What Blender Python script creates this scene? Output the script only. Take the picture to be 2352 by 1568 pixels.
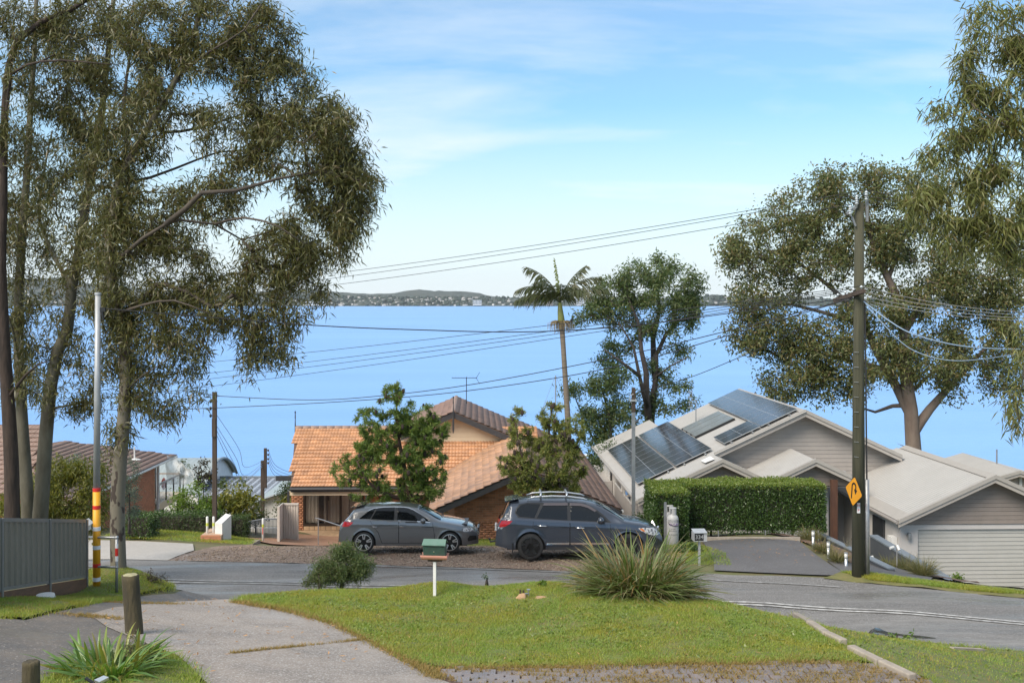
import bpy, bmesh, math, random
import numpy as np
from mathutils import Vector, Matrix, noise
from mathutils.geometry import delaunay_2d_cdt
random.seed(11)
rng = np.random.default_rng(11)
R = math.radians
scene = bpy.context.scene
COL = scene.collection
for _o in list(bpy.data.objects):
 bpy.data.objects.remove(_o)

# ------------------------------------------------------------------ camera
F, CX, HY = 2400.0, 1176.0, 695.0          # focal length, principal x, horizon y (in units of a 2352 wide picture)
cam_data = bpy.data.cameras.new('camera')
cam_data.sensor_width = 36.0
cam_data.lens = 36.0 * F / 2352.0
cam_data.shift_y = -(784.0 - HY) / 2352.0
cam_data.clip_start = 0.1
cam_data.clip_end = 30000.0
camera = bpy.data.objects.new('camera', cam_data)
camera.location = (0, 0, 0)
camera.rotation_euler = (R(90), 0, 0)
COL.objects.link(camera)
scene.camera = camera

# ------------------------------------------------------------------ sky, sun, exposure
SUN_EL, SUN_ROT = R(44), R(-138)           # sun behind the viewer's left shoulder
world = bpy.data.worlds.new('World')
scene.world = world
world.use_nodes = True
wt = world.node_tree
wt.nodes.clear()


def wn(kind, **kw):
 n = wt.nodes.new(kind)
 for k, v in kw.items():
  setattr(n, k, v)
 return n


wout = wn('ShaderNodeOutputWorld')
wbg = wn('ShaderNodeBackground')
wsky = wn('ShaderNodeTexSky', sky_type='NISHITA', sun_disc=False, sun_elevation=SUN_EL, sun_rotation=SUN_ROT)
wsky.air_density = 1.0
wsky.dust_density = 0.6
wsky.ozone_density = 1.6
wsky.altitude = 20
SKY_STRENGTH = 0.0455
wtc = wn('ShaderNodeTexCoord')
wsep = wn('ShaderNodeSeparateXYZ')
wt.links.new(wtc.outputs['Generated'], wsep.inputs[0])
# azure tint of the clear part
wtint = wn('ShaderNodeMix', data_type='RGBA', blend_type='MULTIPLY')
wtint.inputs[0].default_value = 1.0
wtint.inputs[7].default_value = (0.60, 0.99, 1.16, 1)
wt.links.new(wsky.outputs[0], wtint.inputs[6])
# high thin cloud, stretched along the horizon
wdiv = wn('ShaderNodeVectorMath', operation='DIVIDE')
wadd = wn('ShaderNodeMath', operation='ADD')
wadd.inputs[1].default_value = 0.16
wabs = wn('ShaderNodeMath', operation='MAXIMUM')
wabs.inputs[1].default_value = 0.0
wt.links.new(wsep.outputs[2], wabs.inputs[0])
wt.links.new(wabs.outputs[0], wadd.inputs[0])
wt.links.new(wtc.outputs['Generated'], wdiv.inputs[0])
wcmb = wn('ShaderNodeCombineXYZ')
for i in range(3):
 wt.links.new(wadd.outputs[0], wcmb.inputs[i])
wt.links.new(wcmb.outputs[0], wdiv.inputs[1])
wmap = wn('ShaderNodeMapping')
wmap.inputs['Scale'].default_value = (0.7, 1.35, 1.0)
wmap.inputs['Rotation'].default_value = (0, 0, R(-24))
wmap.inputs['Location'].default_value = (2.1, 0.35, 0.0)
wt.links.new(wdiv.outputs[0], wmap.inputs[0])
wno = wn('ShaderNodeTexNoise')
wno.inputs['Scale'].default_value = 1.15
wno.inputs['Detail'].default_value = 9.0
wno.inputs['Roughness'].default_value = 0.56
wno.inputs['Distortion'].default_value = 0.25
wt.links.new(wmap.outputs[0], wno.inputs['Vector'])
wramp = wn('ShaderNodeValToRGB')
wramp.color_ramp.elements[0].position = 0.40
wramp.color_ramp.elements[0].color = (0.10, 0.10, 0.10, 1)
wramp.color_ramp.elements[1].position = 0.74
wramp.color_ramp.elements[1].color = (0.85, 0.85, 0.85, 1)
wt.links.new(wno.outputs[0], wramp.inputs[0])
# pale haze towards the horizon, all the way round
wvl = wn('ShaderNodeMapRange', interpolation_type='SMOOTHSTEP')     # thin overcast, thickening added above the view to whiten the ambient light
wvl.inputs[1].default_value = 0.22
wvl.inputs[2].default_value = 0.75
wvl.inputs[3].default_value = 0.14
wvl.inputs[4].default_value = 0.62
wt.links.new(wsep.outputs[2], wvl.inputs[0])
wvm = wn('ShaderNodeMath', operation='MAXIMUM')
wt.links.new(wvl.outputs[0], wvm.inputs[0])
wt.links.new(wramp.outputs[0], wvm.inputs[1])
whz = wn('ShaderNodeMapRange', interpolation_type='SMOOTHSTEP')
whz.inputs[1].default_value = -0.02
whz.inputs[2].default_value = 0.25
whz.inputs[3].default_value = 0.93
whz.inputs[4].default_value = 0.0
wt.links.new(wsep.outputs[2], whz.inputs[0])
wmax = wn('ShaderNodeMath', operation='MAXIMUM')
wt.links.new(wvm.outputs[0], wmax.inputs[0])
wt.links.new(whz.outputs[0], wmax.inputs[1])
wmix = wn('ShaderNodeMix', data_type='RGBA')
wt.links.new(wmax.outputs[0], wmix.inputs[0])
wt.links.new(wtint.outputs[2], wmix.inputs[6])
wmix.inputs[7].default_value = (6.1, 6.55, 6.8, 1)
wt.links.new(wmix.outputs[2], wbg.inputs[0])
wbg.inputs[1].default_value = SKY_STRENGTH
wt.links.new(wbg.outputs[0], wout.inputs[0])

sun_data = bpy.data.lights.new('sun', 'SUN')
sun_data.energy = 1.35
sun_data.angle = R(34)
sun_data.color = (1.0, 0.89, 0.75)
sun = bpy.data.objects.new('sun', sun_data)
_d = Vector((math.sin(SUN_ROT) * math.cos(SUN_EL), math.cos(SUN_ROT) * math.cos(SUN_EL), math.sin(SUN_EL)))
sun.rotation_euler = _d.to_track_quat('Z', 'Y').to_euler()
sun.location = _d * 60
COL.objects.link(sun)

vs = scene.view_settings
vs.view_transform = 'Standard'
vs.look = 'None'
vs.exposure = 1.85
vs.gamma = 1.0
vs.use_curve_mapping = False
scene.render.resolution_x = 1024
scene.render.resolution_y = 682
scene.cycles.max_bounces = 6
scene.cycles.transparent_max_bounces = 12


# ------------------------------------------------------------------ helpers
def P(x, y, Y):
 """point at depth Y metres seen at (x, y) of the 2352 wide photograph"""
 return Vector(((x - CX) * Y / F, Y, -(y - HY) * Y / F))


def lerp(a, b, t):
 return a + (b - a) * t


class MB:
 """collects simple shapes and links them as one mesh object"""
 def __init__(self):
  self.v, self.f = [], []

 def add(self, verts, faces):
  n = len(self.v)
  self.v.extend([tuple(p) for p in verts])
  self.f.extend([tuple(i + n for i in f) for f in faces])
  return self

 def box(self, x0, x1, y0, y1, z0, z1):
  return self.add([(x0, y0, z0), (x1, y0, z0), (x1, y1, z0), (x0, y1, z0), (x0, y0, z1), (x1, y0, z1), (x1, y1, z1), (x0, y1, z1)],
      [(0, 3, 2, 1), (4, 5, 6, 7), (0, 1, 5, 4), (1, 2, 6, 5), (2, 3, 7, 6), (3, 0, 4, 7)])

 def hexa(self, a, b):
  """a, b: two matching loops (lists of points) joined into a solid"""
  n = len(a)
  fs = [tuple(range(n - 1, -1, -1)), tuple(range(n, 2 * n))]
  fs += [(i, (i + 1) % n, n + (i + 1) % n, n + i) for i in range(n)]
  return self.add(list(a) + list(b), fs)

 def slab(self, pts, off):
  """polygon pts extruded by vector off"""
  off = Vector(off)
  return self.hexa([Vector(p) for p in pts], [Vector(p) + off for p in pts])

 def bar(self, a, b, w, h, up=(0, 0, 1)):
  a, b = Vector(a), Vector(b)
  d = (b - a).normalized()
  s = d.cross(Vector(up))
  if s.length < 1e-4:
   s = d.cross(Vector((1, 0, 0)))
  s.normalize()
  u = s.cross(d)
  l1 = [a + s * (i * w / 2) + u * (j * h / 2) for i, j in ((-1, -1), (1, -1), (1, 1), (-1, 1))]
  l2 = [p + (b - a) for p in l1]
  return self.hexa(l1, l2)

 def tube(self, path, rad, n=8, cap=True):
  path = [Vector(p) for p in path]
  m = len(path)
  if not hasattr(rad, '__len__'):
   rad = [rad] * m
  rings = []
  ref = None
  for i in range(m):
   d = (path[min(i + 1, m - 1)] - path[max(i - 1, 0)])
   if d.length < 1e-9:
    d = Vector((0, 0, 1))
   d.normalize()
   if ref is None:
    ref = d.orthogonal().normalized()
   else:
    ref = (ref - d * ref.dot(d))
    if ref.length < 1e-5:
     ref = d.orthogonal()
    ref.normalize()
   b = d.cross(ref)
   rings.append([path[i] + (ref * math.cos(2 * math.pi * k / n) + b * math.sin(2 * math.pi * k / n)) * rad[i] for k in range(n)])
  vs_ = [p for r in rings for p in r]
  fs = []
  for i in range(m - 1):
   for k in range(n):
    k2 = (k + 1) % n
    fs.append((i * n + k, i * n + k2, (i + 1) * n + k2, (i + 1) * n + k))
  if cap:
   fs.append(tuple(range(n - 1, -1, -1)))
   fs.append(tuple((m - 1) * n + k for k in range(n)))
  return self.add(vs_, fs)

 def lathe(self, prof, n=24, c=(0, 0, 0), axis='z'):
  """prof: (radius, height) pairs turned about an axis through c"""
  vs_, fs = [], []
  m = len(prof)
  for r, h in prof:
   for k in range(n):
    a = 2 * math.pi * k / n
    u, w = r * math.cos(a), r * math.sin(a)
    if axis == 'z':
     p = (c[0] + u, c[1] + w, c[2] + h)
    elif axis == 'y':
     p = (c[0] + u, c[1] + h, c[2] + w)
    else:
     p = (c[0] + h, c[1] + u, c[2] + w)
    vs_.append(p)
  for i in range(m - 1):
   for k in range(n):
    k2 = (k + 1) % n
    fs.append((i * n + k, i * n + k2, (i + 1) * n + k2, (i + 1) * n + k))
  if prof[0][0] > 1e-6:
   fs.append(tuple(range(n - 1, -1, -1)))
  if prof[-1][0] > 1e-6:
   fs.append(tuple((m - 1) * n + k for k in range(n)))
  return self.add(vs_, fs)

 def ball(self, c, rx, ry, rz, n=12, m=8, jit=0.0):
  vs_, fs = [(c[0], c[1], c[2] - rz)], []
  for i in range(1, m):
   t = -math.pi / 2 + math.pi * i / m
   for k in range(n):
    a = 2 * math.pi * k / n
    q = 1 + random.uniform(-jit, jit)
    vs_.append((c[0] + rx * q * math.cos(t) * math.cos(a), c[1] + ry * q * math.cos(t) * math.sin(a), c[2] + rz * q * math.sin(t)))
  vs_.append((c[0], c[1], c[2] + rz))
  top = len(vs_) - 1
  for k in range(n):
   k2 = (k + 1) % n
   fs.append((0, 1 + k2, 1 + k))
   for i in range(m - 2):
    fs.append((1 + i * n + k, 1 + i * n + k2, 1 + (i + 1) * n + k2, 1 + (i + 1) * n + k))
   fs.append((1 + (m - 2) * n + k, 1 + (m - 2) * n + k2, top))
  return self.add(vs_, fs)

 def mesh(self, name, mat, origin=(0, 0, 0), smooth=False):
  me = bpy.data.meshes.new(name)
  o = Vector(origin)
  me.from_pydata([tuple(Vector(p) - o) for p in self.v], [], self.f)
  if mat:
   me.materials.append(mat)
  if smooth:
   me.polygons.foreach_set('use_smooth', [True] * len(me.polygons))
  me.update()
  return me

 def build(self, name, mat, parent=None, origin=None, smooth=False, auto=None):
  """under a parent, vertices are world coordinates taken relative to the parent's place"""
  if origin is None:
   origin = PLACE.get(parent.name, (0, 0, 0)) if parent else (0, 0, 0)
  me = self.mesh(name, mat, origin, smooth)
  return link(name, me, parent, None if parent else origin, auto)


PLACE = {}          # world place of each root, so that parts can be written in world coordinates


def link(name, me, parent=None, loc=None, auto=None):
 o = bpy.data.objects.new(name, me)
 COL.objects.link(o)
 if parent:
  o.parent = parent
  PLACE[o.name] = PLACE.get(parent.name, (0, 0, 0))
 elif loc is not None:
  o.location = loc
  PLACE[o.name] = tuple(loc)
 if auto:
  for p in me.polygons:
   p.use_smooth = True
  me.set_sharp_from_angle(angle=R(auto))
 return o


def tag(o, label, cat, group=None, kind=None):
 if label:
  o['label'] = label
 if cat:
  o['category'] = cat
 if group:
  o['group'] = group
 if kind:
  o['kind'] = kind
 return o


def thing(name, label, cat, loc, rz=0.0, group=None):
 o = bpy.data.objects.new(name, None)
 COL.objects.link(o)
 o.empty_display_size = 0.2
 o.location = loc
 o.rotation_euler = (0, 0, rz)
 PLACE[o.name] = tuple(loc)
 return tag(o, label, cat, group)


def structure(o):
 o['kind'] = 'structure'
 return o


def np_mesh(name, verts, tris, mat, smooth=False):
 """verts (n,3), tris (m,3) numpy arrays -> mesh"""
 me = bpy.data.meshes.new(name)
 me.vertices.add(len(verts))
 me.vertices.foreach_set('co', np.asarray(verts, dtype=np.float32).ravel())
 m = len(tris)
 me.loops.add(m * 3)
 me.loops.foreach_set('vertex_index', np.asarray(tris, dtype=np.int32).ravel())
 me.polygons.add(m)
 me.polygons.foreach_set('loop_start', np.arange(0, m * 3, 3, dtype=np.int32))
 if smooth:
  me.polygons.foreach_set('use_smooth', np.ones(m, dtype=bool))
 if mat:
  me.materials.append(mat)
 me.update()
 me.validate()
 return me


def cdt(poly, spacing):
 """triangulate a 2D polygon with a grid of inner points; returns points and triangles"""
 xs = [p[0] for p in poly]
 ys = [p[1] for p in poly]
 ring = []
 for i in range(len(poly)):
  a, b = poly[i], poly[(i + 1) % len(poly)]
  n = max(1, int(math.hypot(b[0] - a[0], b[1] - a[1]) / spacing))
  for k in range(n):
   ring.append(Vector((lerp(a[0], b[0], k / n), lerp(a[1], b[1], k / n))))
 pts = list(ring)
 nx = int((max(xs) - min(xs)) / spacing) + 1
 ny = int((max(ys) - min(ys)) / spacing) + 1
 for i in range(nx + 1):
  for j in range(ny + 1):
   q = (min(xs) + (i + 0.5 * (j % 2)) * spacing + 1e-4, min(ys) + j * spacing + 1e-4)
   if inside(q, poly):
    pts.append(Vector(q))
 out = delaunay_2d_cdt(pts, [], [list(range(len(ring)))], 1, 1e-5)
 return [tuple(p) for p in out[0]], [tuple(f) for f in out[2]]


def inside(q, poly):
 c = False
 j = len(poly) - 1
 for i in range(len(poly)):
  xi, yi = poly[i]
  xj, yj = poly[j]
  if (yi > q[1]) != (yj > q[1]) and q[0] < (xj - xi) * (q[1] - yi) / (yj - yi) + xi:
   c = not c
  j = i
 return c


def smooth_poly(pts, k=4):
 """closed Catmull-Rom through pts"""
 out = []
 n = len(pts)
 for i in range(n):
  p0, p1, p2, p3 = pts[i - 1], pts[i], pts[(i + 1) % n], pts[(i + 2) % n]
  for s in range(k):
   t = s / k
   out.append(tuple(0.5 * (2 * p1[a] + (p2[a] - p0[a]) * t + (2 * p0[a] - 5 * p1[a] + 4 * p2[a] - p3[a]) * t * t + (3 * p1[a] - p0[a] - 3 * p2[a] + p3[a]) * t ** 3) for a in range(2)))
 return out


def pieces(parent, name, stuff_name, mesh_list, mats4, near_key, limit=300, budget=None):
 """many alike pieces of one thing: the nearest ones are objects sharing mesh data, the rest one joined part.
 mats4: list of (mesh index, Matrix) in the parent's own space"""
 order = sorted(range(len(mats4)), key=lambda i: near_key(mats4[i][1].translation))
 for i in order[:limit]:
  mi, M = mats4[i]
  o = bpy.data.objects.new(name, mesh_list[mi])
  COL.objects.link(o)
  o.parent = parent
  o.matrix_local = M
 rest = order[limit:]
 if rest:
  vs_, fs_ = [], []
  base = 0
  cache = []
  for me in mesh_list:
   co = np.empty(len(me.vertices) * 3)
   me.vertices.foreach_get('co', co)
   me.calc_loop_triangles()
   tr = np.empty(len(me.loop_triangles) * 3, dtype=np.int32)
   me.loop_triangles.foreach_get('vertices', tr)
   cache.append((co.reshape(-1, 3), tr.reshape(-1, 3)))
  for i in rest:
   mi, M = mats4[i]
   co, tr = cache[mi]
   A = np.array(M)
   vs_.append(co @ A[:3, :3].T + A[:3, 3])
   fs_.append(tr + base)
   base += len(co)
  me = np_mesh(stuff_name, np.vstack(vs_), np.vstack(fs_), mesh_list[0].materials[0])
  o = link(stuff_name, me, parent)
  o['kind'] = 'stuff'
 return


def frame(o, u, v, n):
 """matrix with columns u, v, n and origin o"""
 return Matrix(((u[0], v[0], n[0], o[0]), (u[1], v[1], n[1], o[1]), (u[2], v[2], n[2], o[2]), (0, 0, 0, 1)))


def text_mesh(s, size, mat, depth=0.0, align='CENTER', spacing=1.0):
 cu = bpy.data.curves.new('lettering', 'FONT')
 cu.body = s
 cu.size = size
 cu.extrude = depth
 cu.align_x = align
 cu.align_y = 'CENTER'
 cu.space_character = spacing
 ob = bpy.data.objects.new('lettering', cu)
 COL.objects.link(ob)
 dg = bpy.context.evaluated_depsgraph_get()
 me = bpy.data.meshes.new_from_object(ob.evaluated_get(dg))
 bpy.data.objects.remove(ob)
 bpy.data.curves.remove(cu)
 me.materials.clear()
 me.materials.append(mat)
 return me


# ------------------------------------------------------------------ materials
def mat(name, col, col2=None, rough=0.6, rough2=None, scale=6.0, detail=6.0, bump=0.0, bscale=None, metal=0.0, spec=0.5,
  island=0.0, stretch=None, coat=0.0, lo=0.35, hi=0.65, space='pos', emit=0.0, trans=0.0):
 m = bpy.data.materials.new(name)
 m.use_nodes = True
 t = m.node_tree
 b = t.nodes['Principled BSDF']
 N = t.nodes.new
 L = t.links.new
 b.inputs['Roughness'].default_value = rough
 b.inputs['Metallic'].default_value = metal
 b.inputs['Specular IOR Level'].default_value = spec
 if coat:
  b.inputs['Coat Weight'].default_value = coat
  b.inputs['Coat Roughness'].default_value = 0.04
 b.inputs['Base Color'].default_value = (*col, 1)
 need = col2 is not None or rough2 is not None or bump
 if need:
  if space == 'pos':
   g = N('ShaderNodeNewGeometry')
   vec = g.outputs['Position']
  else:
   g = N('ShaderNodeTexCoord')
   vec = g.outputs['Object']
  if stretch:
   mp = N('ShaderNodeMapping')
   mp.inputs['Scale'].default_value = stretch
   L(vec, mp.inputs[0])
   vec = mp.outputs[0]
  no = N('ShaderNodeTexNoise')
  no.inputs['Scale'].default_value = scale
  no.inputs['Detail'].default_value = detail
  no.inputs['Roughness'].default_value = 0.62
  L(vec, no.inputs['Vector'])
  mr = N('ShaderNodeMapRange')
  mr.inputs[1].default_value = lo
  mr.inputs[2].default_value = hi
  L(no.outputs[0], mr.inputs[0])
 colsock = None
 if col2 is not None:
  mx = N('ShaderNodeMix')
  mx.data_type = 'RGBA'
  mx.inputs[6].default_value = (*col, 1)
  mx.inputs[7].default_value = (*col2, 1)
  L(mr.outputs[0], mx.inputs[0])
  colsock = mx.outputs[2]
 if island:
  gi = N('ShaderNodeNewGeometry')
  oi = N('ShaderNodeObjectInfo')
  ad = N('ShaderNodeMath')
  ad.operation = 'ADD'
  L(gi.outputs['Random Per Island'], ad.inputs[0])
  L(oi.outputs['Random'], ad.inputs[1])
  fr = N('ShaderNodeMath')
  fr.operation = 'FRACT'
  L(ad.outputs[0], fr.inputs[0])
  mr2 = N('ShaderNodeMapRange')
  mr2.inputs[3].default_value = 1.0 - island
  mr2.inputs[4].default_value = 1.0 + island
  L(fr.outputs[0], mr2.inputs[0])
  hs = N('ShaderNodeHueSaturation')
  if colsock:
   L(colsock, hs.inputs['Color'])
  else:
   hs.inputs['Color'].default_value = (*col, 1)
  L(mr2.outputs[0], hs.inputs['Value'])
  colsock = hs.outputs[0]
 if colsock:
  L(colsock, b.inputs['Base Color'])
 if rough2 is not None:
  mr3 = N('ShaderNodeMapRange')
  mr3.inputs[3].default_value = rough
  mr3.inputs[4].default_value = rough2
  L(mr.outputs[0], mr3.inputs[0])
  L(mr3.outputs[0], b.inputs['Roughness'])
 if bump:
  nb = N('ShaderNodeTexNoise')
  nb.inputs['Scale'].default_value = bscale or scale * 3
  nb.inputs['Detail'].default_value = 5
  L(vec, nb.inputs['Vector'])
  bp = N('ShaderNodeBump')
  bp.inputs['Strength'].default_value = bump
  bp.inputs['Distance'].default_value = 0.02
  L(nb.outputs[0], bp.inputs['Height'])
  L(bp.outputs[0], b.inputs['Normal'])
 if trans:
  b.inputs['Transmission Weight'].default_value = trans
 if emit:
  b.inputs['Emission Color'].default_value = (*col, 1)
  b.inputs['Emission Strength'].default_value = emit
 return m


def leaf_mat(name, cols, rough=0.42, trans=0.28, spec=0.4):
 """leaf colours picked per leaf from a ramp; a little light passes through"""
 m = bpy.data.materials.new(name)
 m.use_nodes = True
 t = m.node_tree
 b = t.nodes['Principled BSDF']
 out = t.nodes['Material Output']
 N = t.nodes.new
 L = t.links.new
 gi = N('ShaderNodeNewGeometry')
 rp = N('ShaderNodeValToRGB')
 rp.color_ramp.interpolation = 'LINEAR'
 el = rp.color_ramp.elements
 el[0].color = (*cols[0], 1)
 el[1].color = (*cols[-1], 1)
 for i in range(1, len(cols) - 1):
  e = el.new(i / (len(cols) - 1))
  e.color = (*cols[i], 1)
 L(gi.outputs['Random Per Island'], rp.inputs[0])
 L(rp.outputs[0], b.inputs['Base Color'])
 b.inputs['Roughness'].default_value = rough
 b.inputs['Specular IOR Level'].default_value = spec
 tr = N('ShaderNodeBsdfTranslucent')
 hs = N('ShaderNodeHueSaturation')
 hs.inputs['Saturation'].default_value = 1.15
 hs.inputs['Value'].default_value = 1.5
 L(rp.outputs[0], hs.inputs['Color'])
 L(hs.outputs[0], tr.inputs[0])
 mx = N('ShaderNodeMixShader')
 mx.inputs[0].default_value = trans
 L(b.outputs[0], mx.inputs[1])
 L(tr.outputs[0], mx.inputs[2])
 L(mx.outputs[0], out.inputs[0])
 return m


M = {}

# ------------------------------------------------------------------ terrain
def road_c(x):
 return 26.9 - 0.26 * x - 0.003 * x * x


def road_z(x):
 return float(np.interp(x, [-30, -14, -9, 0, 9, 16, 30], [-8.3, -7.9, -7.72, -7.42, -7.2, -7.25, -7.6]))


RH = 2.85
CTRL = [(-5, 12, -4.5), (-9, 12, -4.2), (-14, 14, -4.2), (-9.05, 18.3, -5.2), (-14, 20, -5.6), (-9.45, 23, -6.3), (-9.6, 24.6, -6.25), (-9.1, 25.0, -6.4), (-8.7, 24.9, -6.5), (-8.5, 24.2, -6.45),
  (-15, 25, -6.9), (-5.6, 15.5, -4.95), (-7.2, 20, -5.75), (-5.9, 23.1, -6.62), (-7.4, 24.2, -6.95), (-3, 13, -4.75), (-2, 14.5, -5.1),
  (0, 15, -5.4), (4, 15.2, -5.5), (6.3, 16, -5.75), (-1.6, 21.8, -6.15), (2.7, 21.5, -6.15), (-1.5, 23.0, -6.17), (1.0, 22.8, -6.2),
  (0, 18.5, -5.8), (4, 21.8, -6.28), (-4.2, 22.9, -6.36), (5.6, 20.3, -6.22), (9, 19, -6.6), (9, 16, -6.4), (14, 16, -6.6), (7.2, 20.6, -6.6),
  (-12, 33, -8.0), (-13, 37, -8.5), (-12, 40, -8.9), (-7, 36, -8.4), (-8, 38, -8.85), (-8, 42, -9.75), (-8, 46.3, -10.36), (-5, 46.3, -10.36), (-8, 50, -10.6),
  (-3.3, 32.0, -7.72), (-3.3, 34, -8.0), (-1, 37, -8.5), (-2, 40, -9.1), (4, 40, -9.1), (1.8, 30.8, -7.63), (1.8, 33, -7.85), (3.5, 36, -8.35),
  (6, 29.5, -7.4), (9, 28.6, -7.35), (9.26, 27.9, -7.29), (6, 33.5, -7.65), (10, 33.5, -7.7), (6, 36, -8.1), (10.5, 36, -8.2),
  (13.5, 27, -7.5), (17, 32, -9.0), (17, 38, -10.7), (23, 38, -10.7), (13, 33, -8.6), (11, 31, -7.85), (11.2, 35, -8.5), (12, 37, -8.8), (8, 44, -9.6), (15, 45, -10.6),
  (-16, 43, -9.2), (-20, 50, -11), (0, 50, -11), (20, 50, -12), (-25, 65, -16), (0, 65, -16.5), (25, 65, -17), (-40, 80, -20), (-15, 80, -20.2), (15, 80, -20.2), (40, 80, -20),
  (-40, 96, -23), (0, 96, -23), (40, 96, -23), (-25, 20, -5.8), (-25, 36, -8.6), (28, 20, -7), (28, 30, -8.8), (-12, 5, -3.2), (0, 5, -4.7), (12, 8, -5.5), (28, 8, -6), (-30, 8, -3.5),
  (45, 50, -12.5), (-45, 50, -11), (-60, 25, -6.6), (60, 25, -7.8)]
for _x in (-26, -20, -14, -10, -6, -3, 0, 3, 6, 9, 12, 16, 22):
 for _k in (-1, 0, 1):
  _o = _k * RH * 1.03
  CTRL.append((_x, road_c(_x) + _o, road_z(_x) - 0.058 * _o))
_cp = np.array(CTRL, dtype=float)


def _tps_k(r2):
 return np.where(r2 > 1e-9, 0.5 * r2 * np.log(r2 + 1e-12), 0)


_n = len(_cp)
_d2 = ((_cp[:, None, :2] - _cp[None, :, :2]) ** 2).sum(-1)
_A = np.zeros((_n + 3, _n + 3))
_A[:_n, :_n] = _tps_k(_d2) + np.eye(_n) * 0.02
_A[:_n, _n] = 1
_A[:_n, _n + 1:] = _cp[:, :2]
_A[_n, :_n] = 1
_A[_n + 1:, :_n] = _cp[:, :2].T
_w = np.linalg.solve(_A, np.concatenate([_cp[:, 2], [0, 0, 0]]))


def H_arr(q):
 q = np.asarray(q, dtype=float).reshape(-1, 2)
 out = np.empty(len(q))
 for s in range(0, len(q), 20000):
  c = q[s:s + 20000]
  d2 = ((c[:, None, :] - _cp[None, :, :2]) ** 2).sum(-1)
  out[s:s + 20000] = _tps_k(d2) @ _w[:_n] + _w[_n] + c @ _w[_n + 1:]
 return out


def H(x, y):
 return float(H_arr([(x, y)])[0])


def G(px, py, ymin=9.0, ymax=60.0):
 """ground point seen at a pixel of the 2352 wide photograph"""
 ys = np.arange(ymin, ymax, 0.05)
 xs = (px - CX) * ys / F
 zs = -(py - HY) * ys / F
 h = H_arr(np.stack([xs, ys], 1))
 hit = np.nonzero(zs <= h)[0]
 i = hit[0] if len(hit) else len(ys) - 1
 return (float(xs[i]), float(ys[i]))


def drape(name, poly, material, lift, spacing=0.35, skirt=0.0, rough=0.0):
 """sheet laid on the terrain inside a plan polygon"""
 pts, tris = cdt(poly, spacing)
 z = H_arr(pts) + lift
 if rough:
  z = z + np.array([noise.noise((p[0] * 2.2, p[1] * 2.2, 0)) * rough for p in pts])
 vs_ = [(p[0], p[1], zz) for p, zz in zip(pts, z)]
 fs_ = []
 for t in tris:
  a, b, c = (Vector(vs_[i]) for i in t)
  fs_.append(t if (b - a).cross(c - a).z > 0 else t[::-1])
 me = bpy.data.meshes.new(name)
 me.from_pydata(vs_, [], fs_)
 me.materials.append(material)
 me.polygons.foreach_set('use_smooth', [True] * len(fs_))
 me.update()
 return structure(link(name, me))


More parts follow.
